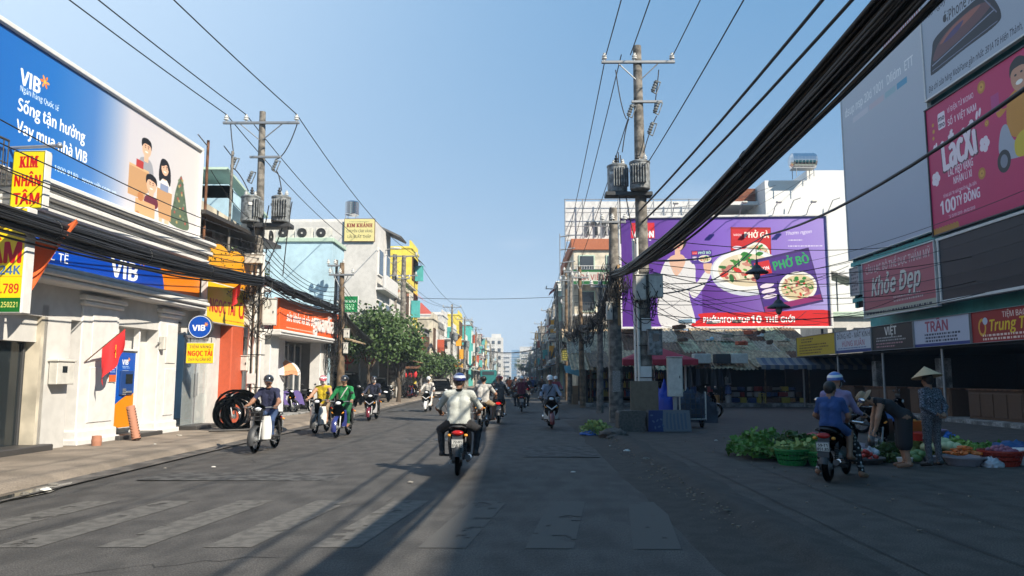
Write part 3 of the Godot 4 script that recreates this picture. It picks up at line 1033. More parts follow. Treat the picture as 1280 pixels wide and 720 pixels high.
func pawn_shop() -> void:
	var b := thing("pawn_shop", "narrow shop house with glass door and orange pillar under a yellow sign", "building", LEFT_AT, LEFT_TURN)
	var m := MB.new()
	m.box(Vector3(2.3, 1.75, -0.2), Vector3(0.76, 3.3, 0.4))
	m.box(Vector3(3.4, 3.9, -0.3), Vector3(6.2, 1.6, 0.5))
	m.box(Vector3(6.35, 1.7, -0.25), Vector3(0.5, 3.2, 0.5))
	part("wall", m, M.white_wall, b)
	m = MB.new()
	m.box(Vector3(3.4, 5.6, -0.55), Vector3(6.2, 2.0, 0.3))
	part("upper_wall", m, M.grey_wall, b)
	m = MB.new()
	m.box(Vector3(3.4, 6.62, -0.3), Vector3(6.4, 0.12, 1.6))
	part("roof", m, M.dark_stone, b)
	m = MB.new()
	m.prism(PackedVector2Array([Vector2(0.3, 6.68), Vector2(6.6, 6.68), Vector2(6.6, 7.1), Vector2(0.3, 7.45)]), -0.6, -0.45)
	part("parapet", m, M.cream_wall, b)
	m = MB.new()
	m.box(Vector3(3.16, 1.75, 0.1), Vector3(0.94, 3.3, 0.6), 0.03)
	part("orange_pillar", m, M.red_paint, b)
	m = MB.new()
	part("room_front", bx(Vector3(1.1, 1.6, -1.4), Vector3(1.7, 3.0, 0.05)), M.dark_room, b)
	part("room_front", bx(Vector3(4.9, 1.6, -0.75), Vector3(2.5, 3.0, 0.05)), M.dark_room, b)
	m = MB.new()
	for q in [[0.75, 0.74], [1.53, 0.72]]:
		m.box(Vector3(q[0], 1.55, -0.06), Vector3(q[1], 2.6, 0.02))
	part("door_glass", m, M.glass, b)
	m = MB.new()
	m.box(Vector3(1.14, 1.5, -0.06), Vector3(0.05, 2.6, 0.06))
	m.box(Vector3(1.14, 2.88, -0.06), Vector3(1.56, 0.08, 0.06))
	m.cyl(Vector3(1.08, 1.1, 0.0), Vector3(1.08, 1.8, 0.0), 0.016)
	m.cyl(Vector3(1.21, 1.1, 0.0), Vector3(1.21, 1.8, 0.0), 0.016)
	part("door_frame", m, M.steel, b)
	m = MB.new()
	part("step", bx(Vector3(1.1, 0.16, 0.0), Vector3(1.5, 0.16, 0.9), 0.02), M.dark_stone, b)
	part("step", bx(Vector3(4.9, 0.14, -0.1), Vector3(2.6, 0.12, 1.0), 0.02), M.dark_stone, b)
	m = MB.new()
	m.box(Vector3(4.9, 1.6, -0.3), Vector3(2.5, 3.0, 0.03))
	part("shop_glass", m, M.window_glass, b)
	m = MB.new()
	for x in [3.7, 4.5, 5.3, 6.1]:
		m.box(Vector3(x, 1.6, -0.28), Vector3(0.06, 3.0, 0.06))
	part("shop_frame", m, M.steel, b)
	m = MB.new()
	m.box(Vector3(2.0, 5.65, -0.38), Vector3(1.0, 1.7, 0.06), 0.01)
	part("balcony_door", m, M.brown, b)
	m = MB.new()
	m.box(Vector3(4.2, 5.6, -0.38), Vector3(1.4, 1.1, 0.05), 0.01)
	var w := part("window", m, M.white_trim, b)
	part("pane", bx(Vector3(4.2, 5.6, -0.35), Vector3(1.25, 0.95, 0.02)), M.window_glass, w)
	m = MB.new()
	rail(m, Vector3(0.4, 5.05, 0.15), Vector3(6.4, 5.05, 0.15), 0.95, 0.16)
	part("railing", m, M.dark_steel, b)
	m = MB.new()
	m.box(Vector3(3.4, 4.95, -0.1), Vector3(6.3, 0.14, 0.6), 0.02)
	part("balcony_slab", m, M.white_trim, b)
	for q in [[0.75, 9.0], [2.55, 9.2]]:
		var t := thing("steel_post", "thin steel post standing up " + ("beside the billboard's edge" if q[0] < 1 else "between the billboard and the blue house"), "post", left_point(q[0], 4.9, 0.2), LEFT_TURN)
		part("shaft", MB.new().cyl(Vector3.ZERO, Vector3(0, q[1] - 4.9, 0), 0.045, -1, 8), M.rust if q[0] < 1 else M.concrete_pole, t)
		part("arm", MB.new().cyl(Vector3(0, q[1] - 5.1, 0), Vector3(-0.9, q[1] - 5.0, 0.1), 0.02, -1, 6), M.steel, t)
	for k in 7:
		leafy_pot("%s potted plant from the near end of the balcony over the yellow sign" % nth(k + 1), left_point(1.0 + k * 0.8, 5.02, 0.2), 0.45 + (k % 3) * 0.15, k, "potted plants on the balcony over the yellow sign")
	for k in 3:
		ac_unit("%s white air conditioner on the roof edge before the light blue house" % ["nearest", "middle", "farthest"][k], left_point(4.6 + k * 0.9, 6.7, 0.05), LEFT_TURN, "air conditioners on the roof edge of the pawn shop")
	m = MB.new().lathe([Vector2(0, 0), Vector2(0.16, 0), Vector2(0.15, 0.1), Vector2(0.1, 0.14), Vector2(0.13, 0.3), Vector2(0.12, 0.45), Vector2(0.06, 0.55), Vector2(0.09, 0.62), Vector2(0.08, 0.72), Vector2(0, 0.78)], 12)
	solo("statue", m, M.old_wall, "small weathered stone figure on the parapet beside the billboard", "statue", left_point(1.4, 7.2, -0.5))
	var h := thing("blue_house", "light blue house with a deep blue open loggia above the shops", "building", Vector3(-12.6, 0, -31.2), PI / 2)
	m = MB.new()
	m.box(Vector3(0, 4.0, -1.4), Vector3(4.6, 8.2, 2.6))
	m.box(Vector3(-2.05, 8.0, -0.7), Vector3(0.5, 2.2, 4.0))
	m.box(Vector3(2.05, 7.6, -0.7), Vector3(0.5, 1.4, 4.0))
	m.prism(PackedVector2Array([Vector2(-2.3, 8.6), Vector2(2.3, 7.75), Vector2(2.3, 8.3), Vector2(-2.3, 9.15)]), -2.6, 1.3)
	part("wall", m, M.pale_blue, h)
	part("loggia", bx(Vector3(0, 7.0, -0.35), Vector3(3.6, 2.2, 0.1)), mat("loggia_blue", Color(0.02, 0.14, 0.42), 0.7, {"tex": "faint"}), h)
	part("roof", MB.new().box(Vector3(0, 9.3, -1.0), Vector3(5.0, 0.1, 4.6), 0.0, Basis(Vector3.FORWARD, 0.18)), mat("mint", Color(0.42, 0.55, 0.45), 0.7, {"tex": "faint"}), h)
	var a := Art.new(704, 192, Color(0.96, 0.78, 0.08))
	a.text("TIỆM VÀNG", 330, 34, 40, Color(0.1, 0.1, 0.12))
	a.text("NGỌC TÀI", 180, 108, 92, Color(0.75, 0.07, 0.12), {"bold": 0.8, "fit": 300})
	a.text("CẦM ĐỒ", 535, 105, 120, Color(0.72, 0.05, 0.1), {"bold": 0.9, "fit": 310})
	a.lines(200, 172, 330, 1, 8, 6, Color(0.75, 0.35, 0.1), 9)
	var t := thing("pawn_sign", "yellow shop sign with big red letters behind the small red flag", "sign", left_point(2.9, 3.97, 0.42), LEFT_TURN)
	part("box", bx(Vector3(0, 0, -0.1), Vector3(4.42, 1.26, 0.2), 0.01), M.white_trim, t)
	part("print", panel(4.38, 1.2, 0.005), print_mat("pawn_lower", a, 0.4), t)
	a = Art.new(704, 200, Color(0.93, 0.62, 0.05))
	a.fade(0, 0, 704, 200, Color(0.96, 0.66, 0.03), Color(0.93, 0.6, 0.04))
	a.text("NGỌC TÀI", 470, 130, 70, Color(0.62, 0.12, 0.08), {"bold": 0.7})
	t = thing("curved_sign", "orange yellow sign with a curved top above the pawn shop's letters", "sign", left_point(2.9, 4.62, 0.36), LEFT_TURN)
	var o := PackedVector2Array([Vector2(-2.2, 0), Vector2(2.2, 0), Vector2(2.2, 1.0)])
	for k in 9:
		o.append(Vector2(2.0 - k * 0.28, 1.16 + 0.06 * sin(k * 1.1)))
	for k in 9:
		o.append(Vector2(-0.4 - k * 0.225, 0.95 + 0.28 * sin(PI * k / 8.0)))
	o.append(Vector2(-2.2, 0.6))
	m = MB.new()
	m.prism(o, -0.12, 0.0)
	part("panel", m, mat("sign_yellow", Color(0.80, 0.36, 0.012), 0.45), t)
	part("print", panel(3.9, 0.8, 0.006), print_mat("pawn_upper", a, 0.45), t).position = Vector3(0.1, 0.44, 0)
	flag("small red flag on a staff in front of the yellow pawn shop sign", left_point(1.9, 4.3, 0.5), Vector3(-0.6, 0.35, 0.8), 0.75, 1)
func leafy_pot(label: String, at: Vector3, h: float, sd: int, group := "") -> void:
	var t := thing("potted_plant", label, "plant", at, 0.0, group)
	part("pot", MB.new().lathe([Vector2(0, 0), Vector2(0.09, 0), Vector2(0.12, 0.2), Vector2(0.1, 0.2), Vector2(0, 0.17)], 10), M.terracotta, t)
	var r := RandomNumberGenerator.new()
	r.seed = sd * 7 + 3
	var m := MB.new()
	for k in 60:
		leaf(m, Vector3(r.randf_range(-0.2, 0.2), 0.2 + r.randf() * h, r.randf_range(-0.2, 0.2)), r, 0.09)
	part("leaves", m, M.plant, t).set_meta("kind", "stuff")
func leaf(m: MB, p: Vector3, r: RandomNumberGenerator, s: float) -> void:
	var d := Vector3(r.randfn(), r.randfn() * 0.7, r.randfn()).normalized()
	var w := d.cross(Vector3(r.randfn(), r.randfn(), r.randfn())).normalized() * s * 0.45
	var l := d * s
	m.tri(p, p + l * 0.5 + w, p + l)
	m.tri(p, p + l, p + l * 0.5 - w)
func pharmacy_shop() -> void:
	var b := thing("health_shop", "white shop building under the long orange sign", "building", LEFT_AT, LEFT_TURN)
	var m := MB.new()
	m.box(Vector3(10.6, 4.0, -2.3), Vector3(8.1, 1.5, 4.2))
	m.box(Vector3(14.45, 1.7, -2.3), Vector3(0.4, 3.3, 4.2))
	m.box(Vector3(10.6, 1.7, -2.6), Vector3(8.1, 3.3, 0.2))
	part("wall", m, M.white_wall, b)
	for q in [[7.25, 0.9], [13.7, 1.2]]:
		m = MB.new()
		m.box(Vector3(q[0], 1.75, -0.1), Vector3(q[1], 3.3, 0.5), 0.02)
		m.box(Vector3(q[0], 0.22, -0.1), Vector3(q[1] + 0.06, 0.24, 0.56), 0.02)
		part("pillar", m, M.white_trim, b)
	m = MB.new()
	m.box(Vector3(10.6, 3.36, 0.15), Vector3(8.2, 0.22, 1.0), 0.03)
	part("canopy", m, M.white_trim, b)
	m = MB.new()
	m.box(Vector3(9.1, 1.7, -0.7), Vector3(2.8, 3.2, 0.2))
	part("shutter_panel", m, mat("pale_panel", Color(0.62, 0.64, 0.66), 0.6, {"tex": "faint"}), b)
	m = MB.new()
	m.box(Vector3(11.8, 1.6, -0.8), Vector3(2.6, 2.9, 0.03))
	part("shop_glass", m, M.window_glass, b)
	m = MB.new()
	for x in [10.5, 11.35, 12.2, 13.05]:
		m.box(Vector3(x, 1.65, -0.77), Vector3(0.06, 3.0, 0.06))
	part("shop_frame", m, M.white_trim, b)
	m = MB.new()
	m.box(Vector3(10.6, 0.1, -0.3), Vector3(8.0, 0.16, 1.0), 0.02)
	part("step", m, M.grey_wall, b)
	var a := Art.new(1024, 156, Color(0.92, 0.38, 0.15))
	a.fade(0, 0, 1024, 156, Color(0.93, 0.40, 0.16), Color(0.90, 0.36, 0.14), false)
	a.text("sức khỏe và sắc đẹp", 330, 80, 64, Color.WHITE, {"skew": 0.12, "bold": 0.25, "fit": 470})
	a.lines(90, 136, 420, 1, 10, 5, Color(1, 0.85, 0.78), 21)
	var t := thing("orange_sign", "long orange shop sign with white raised lettering", "sign", left_point(10.6, 4.06, 0.55), LEFT_TURN)
	part("box", bx(Vector3(0, 0, -0.12), Vector3(8.1, 1.26, 0.24), 0.02), mat("sign_orange", Color(0.78, 0.12, 0.02), 0.45), t)
	part("print", panel(8.0, 1.2, 0.003), print_mat("orange_print", a, 0.45), t)
	for q in ["guardian"]:
		var tm := TextMesh.new()
		tm.text = q
		tm.font_size = 64
		tm.pixel_size = 0.0142
		tm.depth = 0.07
		var l := MeshInstance3D.new()
		l.name = "raised_lettering"
		l.mesh = tm
		l.material_override = M.white_trim
		l.position = Vector3(1.75, 0.02, 0.045)
		l.scale = Vector3(0.9, 1.12, 1)
		t.add_child(l, true)
	m = MB.new()
	m.box(Vector3(0, -0.66, 0.0), Vector3(8.2, 0.08, 0.3), 0.01)
	part("sill", m, M.white_trim, t)
	for k in 5:
		t = thing("sign_lamp", "%s lamp on a bent arm from the near end of the long orange sign" % nth(k + 1), "lamp", left_point(7.6 + k * 1.5, 4.75, 0.4), LEFT_TURN, "lamps over the long orange sign")
		part("arm", MB.new().tube([Vector3(0, -0.1, 0), Vector3(0, 0.12, 0.06), Vector3(0, 0.15, 0.2), Vector3(0, 0.1, 0.3)], 0.014, 6), M.dark_steel, t)
		part("shade", MB.new().at(Vector3(0, 0.0, 0.3)).lathe([Vector2(0.1, 0), Vector2(0.07, 0.1), Vector2(0.02, 0.14)], 10), M.dark_steel, t)
func gold_signs() -> void:
	var a := Art.new(160, 256, Color(0.95, 0.85, 0.05))
	var red := Color(0.78, 0.07, 0.08)
	for q in [["KIM", 50], ["NHÂN", 130], ["TÂM", 210]]:
		a.text(q[0], 80, q[1], 70, red, {"bold": 0.9, "serif": q[0] == "KIM", "fit": 92 if q[0] == "KIM" else 128})
	a.rect(0, 0, 160, 4, Color(0.35, 0.4, 0.1))
	a.rect(0, 252, 160, 4, Color(0.35, 0.4, 0.1))
	a.rect(0, 0, 4, 256, Color(0.35, 0.4, 0.1))
	a.rect(156, 0, 4, 256, Color(0.35, 0.4, 0.1))
	var t := thing("gold_shop_sign", "small upright yellow sign box with red letters in front of the blue billboard", "sign", Vector3(-9.5, 5.46, -14.4), -0.04)
	part("box", bx(Vector3.ZERO, Vector3(0.66, 1.16, 0.2), 0.01), M.white_trim, t)
	part("print", panel(0.64, 1.14, 0.103), print_mat("gold_small", a, 0.4), t)
	part("bracket", MB.new().cyl(Vector3(-1.2, 0.64, 0), Vector3(0.5, 0.7, 0), 0.035, -1, 8).ell(Vector3(0.52, 0.7, 0), Vector3(0.06, 0.06, 0.06), 6, 8), M.steel, t)
	a = Art.new(220, 384, Color(0.98, 0.86, 0.05))
	for k in 9:
		var an := -PI + PI * (k + 0.5) / 9.0
		a.line(Vector2(110, 88) + Vector2(cos(an), sin(an)) * 14, Vector2(110, 88) + Vector2(cos(an), sin(an)) * 48, 5, Color(0.55, 0.4, 0.05))
	a.text("TÂM", 124, 160, 110, red, {"bold": 0.9, "fit": 170})
	a.text("8K - 24K", 126, 228, 46, Color(0.25, 0.45, 0.7), {"bold": 0.8, "fit": 170})
	a.rect(0, 252, 220, 4, Color(0.9, 0.7, 0.05))
	a.text("38.233.789", 120, 296, 50, red, {"bold": 0.3, "fit": 180})
	a.rect(0, 332, 220, 52, Color(0.05, 0.42, 0.14))
	a.text("38.250211 - 39.250221", 110, 356, 28, Color(0.95, 0.9, 0.5), {"fit": 200})
	t = thing("gold_shop_sign", "large yellow and green sign box with red letters at the left edge", "sign", Vector3(-9.72, 3.82, -14.0), -0.04)
	part("box", bx(Vector3.ZERO, Vector3(1.18, 2.0, 0.26), 0.02), M.white_trim, t)
	part("print", panel(1.12, 1.94, 0.133), print_mat("gold_large", a, 0.4), t)
	part("bracket", MB.new().cyl(Vector3(-1.0, 0.7, 0), Vector3(-0.5, 0.7, 0), 0.04, -1, 8).cyl(Vector3(-1.0, -0.7, 0), Vector3(-0.5, -0.7, 0), 0.04, -1, 8), M.steel, t)
	var m := MB.new()
	m.grid(10, 8, func(u, v): return Vector3(0.85 * u, 0.62 * u - v * (1.05 - u * 0.95), 0.07 * sin(u * 6.0 + v * 4.0)))
	solo("orange_flag", m, M.orange_cloth, "orange cloth flag between the yellow sign box and the blue fascia", "flag", Vector3(-9.6, 4.2, -14.6), 0.25)
	var b := thing("gold_shop", "cream shop front with a window grille at the left edge of the street", "building", left_point(-13.6, 0, 0), LEFT_TURN)
	m = MB.new()
	m.box(Vector3(-1.0, 2.6, -1.25), Vector3(8.45, 5.2, 2.2))
	m.box(Vector3(-1.0, 5.9, -1.0), Vector3(8.45, 1.4, 1.4))
	part("wall", m, M.cream_wall, b)
	m = MB.new()
	rail(m, Vector3(-4.0, 5.3, 0.4), Vector3(5.6, 5.3, 0.4), 0.9, 0.13)
	part("grille", m, M.dark_steel, b)
var sign_prints := []
func shop_print(k: int) -> StandardMaterial3D:
	var looks := [[Color(0.75, 0.1, 0.1), Color(1, 0.9, 0.3)], [Color(0.1, 0.3, 0.65), Color(1, 1, 1)], [Color(0.9, 0.88, 0.85), Color(0.7, 0.15, 0.2)], [Color(0.1, 0.45, 0.25), Color(1, 1, 0.85)], [Color(0.92, 0.72, 0.1), Color(0.6, 0.1, 0.1)], [Color(0.25, 0.27, 0.3), Color(0.9, 0.9, 0.9)]]
	k = k % looks.size()
	if not M.has("shop_print_%d" % k):
		var a := Art.new(128, 32, looks[k][0])
		a.lines(8, 6, 108, 1, 10, 9, looks[k][1], 30 + k)
		a.lines(14, 20, 96, 2, 6, 4, looks[k][1], 40 + k)
		print_mat("shop_print_%d" % k, a, 0.5)
	return M["shop_print_%d" % k]
func row_house(label: String, x: float, z: float, w: float, h: float, wall: Material, side: int, sd: int, o := {}) -> Node3D:
	var r := RandomNumberGenerator.new()
	r.seed = sd * 31 + 5
	var depth: float = o.get("depth", 12.0)
	var t := thing("street_house", label, "house", Vector3(x, 0, z - w * 0.5), PI / 2 * side, o.get("group", "houses along the street"))
	var floors := maxi(1, roundi((h - 3.4) / 3.3))
	var fh := (h - 3.4) / floors
	var m := MB.new()
	m.box(Vector3(0, h * 0.5 + 1.6, -depth * 0.5), Vector3(w, h - 3.2, depth))
	m.box(Vector3(-w * 0.5 + 0.15, 1.6, -depth * 0.5), Vector3(0.3, 3.2, depth))
	m.box(Vector3(w * 0.5 - 0.15, 1.6, -depth * 0.5), Vector3(0.3, 3.2, depth))
	part("wall", m, wall, t)
	m = MB.new()
	if r.randf() < 0.5:
		m.box(Vector3(0, h + 0.12, -depth * 0.5), Vector3(w + 0.16, 0.24, depth + 0.2), 0.03)
		m.box(Vector3(0, h + 0.5, -0.1), Vector3(w, 0.6, 0.14))
	else:
		m.box(Vector3(0, h + 0.08, -depth * 0.5), Vector3(w + 0.3, 0.14, depth + 0.5), 0.03)
		m.box(Vector3(-w * 0.2, h + 0.9, -depth * 0.55), Vector3(w * 0.55, 1.6, depth * 0.4))
	part("roof", m, [M.white_trim, M.old_wall, wall, M.grey_wall][r.randi() % 4], t)
	part("shop_room", bx(Vector3(0, 1.6, -1.2), Vector3(w - 0.6, 3.2, 0.1)), M.dark_room, t)
	var sg := part("shop_sign", bx(Vector3(0, 3.55, 0.12), Vector3(w * 0.94, 0.9, 0.14), 0.0), M.white_trim, t)
	part("print", panel(w * 0.92, 0.84), shop_print(r.randi()), sg).position = Vector3(0, 3.55, 0.2)
	if o.get("far", false):
		for f in floors:
			var y := 3.4 + fh * (f + 0.5)
			part("window_band", bx(Vector3(0, y, 0.0), Vector3(w * 0.62, fh * 0.5, 0.08)), M.window_glass, t)
			if (sd + f) % 2 == 0:
				part("balcony", bx(Vector3(0, y - fh * 0.42, 0.4), Vector3(w * 0.9, 0.9, 0.8), 0.0), [M.white_trim, wall][sd % 2], t)
		return t
	for f in floors:
		var y := 3.4 + fh * (f + 0.5)
		var n := 2 if w > 3.6 else 1
		for k in n:
			var wx := (k - (n - 1) * 0.5) * w * 0.44
			var ww := w * (0.3 if n == 2 else 0.5)
			m = MB.new()
			for e in [[0, fh * 0.3, ww + 0.1, 0.07], [0, -fh * 0.3, ww + 0.16, 0.08], [-ww * 0.5, 0, 0.06, fh * 0.6], [ww * 0.5, 0, 0.06, fh * 0.6], [0, 0, 0.05, fh * 0.6]]:
				m.box(Vector3(wx + e[0], y + e[1], 0.05), Vector3(e[2], e[3], 0.12))
			var win := part("window", m, M.white_trim if r.randf() < 0.6 else M.brown, t)
			part("pane", bx(Vector3(wx, y, 0.02), Vector3(ww, fh * 0.58, 0.05)), M.window_glass, win)
		var pick := r.randf()
		if pick < 0.5:
			part("balcony_slab", bx(Vector3(0, y - fh * 0.46, 0.45), Vector3(w * 0.96, 0.14, 1.0), 0.02), M.white_trim, t)
			m = MB.new()
			rail(m, Vector3(-w * 0.46, y - fh * 0.42, 0.9), Vector3(w * 0.46, y - fh * 0.42, 0.9), 0.85, 0.22)
			part("railing", m, [M.dark_steel, M.white_trim, M.rust][r.randi() % 3], t)
		elif pick < 0.7:
			m = MB.new()
			m.quad(Vector3(-w * 0.4, y + fh * 0.16, 0.9), Vector3(w * 0.4, y + fh * 0.16, 0.9), Vector3(w * 0.4, y + fh * 0.38, 0.07), Vector3(-w * 0.4, y + fh * 0.38, 0.07))
			part("awning", m, [M.tin, M.red_cloth, M.pale_blue][r.randi() % 3], t)
		if r.randf() < 0.45:
			var q := part("sign_board", bx(Vector3(w * r.randf_range(-0.3, 0.3), y - fh * 0.1, 0.5), Vector3(0.14, 1.5, 0.8), 0.02), [M.red_paint, M.teal_paint, M.sign_yellow, M.white_trim][r.randi() % 4], t)
			q.name = "projecting_sign"
	m = MB.new()
	m.box(Vector3(0, 3.05, 0.75), Vector3(w * 0.95, 0.05, 1.5), 0.0, Basis(Vector3.RIGHT, 0.22))
	part("canopy", m, [M.tin, M.rust, M.pale_blue, M.tin_green][r.randi() % 4], t)
	return t
func left_far() -> void:
	var b := thing("shop_house", "pale blue shop house with a mint parapet behind the orange sign", "building", Vector3(-9.25, 0, -37.2), PI / 2)
	var m := MB.new()
	m.box(Vector3(1.3, 5.75, -5.0), Vector3(2.6, 5.3, 10.0))
	m.box(Vector3(1.3, 1.6, -7.0), Vector3(2.6, 3.1, 6.0))
	m.box(Vector3(0.2, 1.6, -3.0), Vector3(0.4, 3.1, 6.0))
	part("wall", m, M.pale_blue, b)
	part("parapet", bx(Vector3(1.3, 8.45, -5.0), Vector3(2.8, 0.22, 10.2), 0.03), M.mint, b)
	part("shop_room", bx(Vector3(1.5, 1.6, -3.9), Vector3(2.2, 3.1, 0.1)), M.dark_room, b)
	for k in 1:
		var w := part("window", bx(Vector3(1.3, 6.2, 0.03), Vector3(1.3, 1.5, 0.1), 0.01), M.white_trim, b)
		part("pane", bx(Vector3(1.3, 6.2, 0.07), Vector3(1.1, 1.3, 0.05)), M.window_glass, w)
	part("awning", MB.new().box(Vector3(1.3, 3.6, 0.6), Vector3(2.6, 0.06, 1.4), 0.0, Basis(Vector3.RIGHT, 0.3)), M.tin, b)
	for k in 4:
		ac_unit("%s air conditioner from the left on the mint roof edge" % nth(k + 1), Vector3(-12.6 + k * 0.95, 8.56, -37.5), 0.0, "air conditioners on the pale blue shop house")
	var a := Art.new(128, 128, Color(0.93, 0.94, 0.93))
	a.blob([Vector2(60, 60), Vector2(40, 52), Vector2(28, 40), Vector2(48, 30), Vector2(66, 22), Vector2(88, 32), Vector2(100, 46), Vector2(78, 48)], Color(0.1, 0.5, 0.3))
	a.line(Vector2(64, 50), Vector2(58, 82), 4, Color(0.15, 0.4, 0.3))
	a.lines(24, 88, 84, 3, 11, 6, Color(0.25, 0.3, 0.3), 8)
	var t := thing("square_sign", "square white sign with a green palm mark hanging over the pavement", "sign", Vector3(-10.2, 2.2, -38.6))
	part("box", bx(Vector3.ZERO, Vector3(1.0, 1.0, 0.12), 0.01), M.dark_steel, t)
	part("print", panel(0.94, 0.94, 0.063), print_mat("square_white", a), t)
	t = thing("blue_board", "tall blue board behind the square white sign", "sign", Vector3(-10.3, 2.6, -39.0))
	part("board", bx(Vector3.ZERO, Vector3(1.5, 2.0, 0.1), 0.01), mat("blue_board", Color(0.02, 0.16, 0.45), 0.5), t)
	part("post", MB.new().cyl(Vector3(0.6, -2.5, 0), Vector3(0.6, -0.9, 0), 0.04), M.steel, t)
	a = Art.new(96, 96, Color(0.0, 0.5, 0.27))
	a.text("NHA KHOA", 48, 30, 22, Color.WHITE, {"fit": 78})
	a.lines(16, 50, 64, 3, 12, 6, Color(0.8, 1, 0.85), 4)
	t = thing("green_sign", "green square sign box high above the street tree", "sign", Vector3(-9.35, 5.7, -42.0))
	part("box", bx(Vector3.ZERO, Vector3(0.92, 0.92, 0.18), 0.01), M.white_trim, t)
	part("print", panel(0.88, 0.88, 0.093), print_mat("green_sign", a), t)
	part("bracket", MB.new().cyl(Vector3(-0.4, 0.2, 0), Vector3(-1.4, 0.2, 0), 0.03), M.steel, t)
	b = thing("white_building", "tall white building with a blank side wall and a cream advertising board", "building", Vector3(-8.7, 0, -46.0), PI / 2)
	m = MB.new()
	m.box(Vector3(2.5, 7.4, -6.0), Vector3(5.0, 7.6, 12.0))
	m.box(Vector3(2.9, 11.3, -6.5), Vector3(4.0, 0.5, 9.0))
	m.box(Vector3(2.5, 1.6, -8.0), Vector3(5.0, 4.2, 8.0))
	part("wall", m, M.white_wall, b)
	part("roof", MB.new().box(Vector3(4.2, 11.2, 0.2), Vector3(2.4, 0.12, 1.8), 0.0, Basis(Vector3.RIGHT, 0.45)), mat("grey_tile", Color(0.14, 0.14, 0.14), 0.8, {"tex": "grain"}), b)
	part("shop_room", bx(Vector3(2.5, 1.7, -3.9), Vector3(4.8, 3.3, 0.1)), M.dark_room, b)
	for f in 2:
		for k in 2:
			var w := part("window", bx(Vector3(1.2 + k * 2.5, 5.6 + f * 3.2, 0.03), Vector3(1.5, 1.7, 0.12), 0.01), M.white_trim, b)
			part("pane", bx(Vector3(1.2 + k * 2.5, 5.6 + f * 3.2, 0.08), Vector3(1.3, 1.5, 0.05)), M.window_glass, w)
		part("balcony", bx(Vector3(2.5, 4.3 + f * 3.2, 0.5), Vector3(4.9, 0.9, 0.14), 0.02), M.white_trim, b)
		part("balcony_slab", bx(Vector3(2.5, 3.85 + f * 3.2, 0.25), Vector3(4.9, 0.14, 0.6), 0.02), M.white_trim, b)
	a = Art.new(256, 192, Color(0.87, 0.83, 0.58))
	a.text("KIM KHÁNH", 128, 56, 44, Color(0.5, 0.12, 0.08), {"bold": 0.8, "serif": true, "fit": 220})
	a.text("CHUYÊN CẦM VÀNG", 128, 104, 32, Color(0.25, 0.25, 0.2), {"fit": 220})
	a.text("LÃI SUẤT THẤP", 128, 152, 34, Color(0.25, 0.25, 0.2), {"bold": 0.3, "fit": 200})
	a.lines(40, 22, 176, 1, 8, 5, Color(0.4, 0.4, 0.3), 12)
	t = thing("cream_board", "cream advertising board with red letters on the white building's blank wall", "sign", Vector3(-9.75, 10.65, -45.9))
	part("frame", bx(Vector3.ZERO, Vector3(1.9, 1.44, 0.08), 0.01), M.rust, t)
	part("print", panel(1.84, 1.38, 0.043), print_mat("cream_board", a), t)
	water_tank("steel water tank on the roof of the tall white building", Vector3(-10.6, 11.55, -47.5), 0.45, 0.9, false)
	for k in 2:
		ac_unit("%s air conditioner on the side of the tall white building" % ["left", "right"][k], Vector3(-12.6 + k * 1.3, 8.2, -45.75), 0.0, "air conditioners on the side of the tall white building")
	var n := 0
	var wallset := [M.white_wall, M.cream_wall, M.old_wall, M.white_wall, M.grey_wall, M.pale_blue, M.yellow_wall, M.mint]
	var names := {M.white_wall: "white", M.cream_wall: "cream", M.old_wall: "weathered grey", M.grey_wall: "grey", M.pale_blue: "pale blue", M.yellow_wall: "yellow", M.mint: "mint green", M.teal_paint: "teal"}
	row_house("white house with planted terrace below the yellow tower", -9.4, -51.2, 10.5, 7.6, M.white_wall, 1, 1)
	row_house("cream house left of the yellow tower", -9.6, -63.0, 6.0, 9.5, M.cream_wall, 1, 2)
	row_house("tall narrow yellow house above the big street tree", -10.0, -70.0, 5.0, 13.6, mat("bright_yellow", Color(0.74, 0.60, 0.08), 0.75, {"tex": "faint", "wear": "streak"}), 1, 3, {"depth": 3.2})
	row_house("low grey house past the yellow tower", -9.6, -76.0, 6.0, 6.5, M.grey_wall, 1, 4)
	row_house("cream house with balconies short of the red gable", -9.4, -83.0, 6.0, 8.0, M.cream_wall, 1, 5)
	row_house("pale old house beside the red gable", -9.4, -90.0, 6.0, 7.5, M.old_wall, 1, 6)
	var g := row_house("white house with a red pyramid roof", -9.8, -98.0, 7.0, 9.6, M.white_wall, 1, 8)
	m = MB.new()
	m.lathe([Vector2(2.6, 0), Vector2(2.7, 0.1), Vector2(0.05, 1.9), Vector2(0, 1.9)], 4, PI / 4, PI / 4 + TAU)
	part("pyramid_roof", m, mat("red_roof", Color(0.42, 0.075, 0.05), 0.75, {"tex": "grain", "sc": 1.0}), g).position = Vector3(-0.5, 9.7, -3.2)
	row_house("white house past the red pyramid roof", -9.2, -106, 7.0, 8.5, M.white_wall, 1, 9)
	row_house("grey house with projecting signs before the bright yellow front", -9.2, -114, 7.0, 8.0, M.grey_wall, 1, 10)
	row_house("house with a bright yellow upper front", -9.6, -122, 8.0, 11.6, M.bright_yellow, 1, 11)
	row_house("old house between the yellow and the teal fronts", -9.0, -131, 7.0, 7.0, M.old_wall, 1, 12)
	row_house("house wrapped in a bright teal upper front", -8.6, -138.5, 6.0, 11.0, mat("teal_wall", Color(0.08, 0.47, 0.43), 0.7, {"tex": "faint"}), 1, 13)
	var z := -145.0
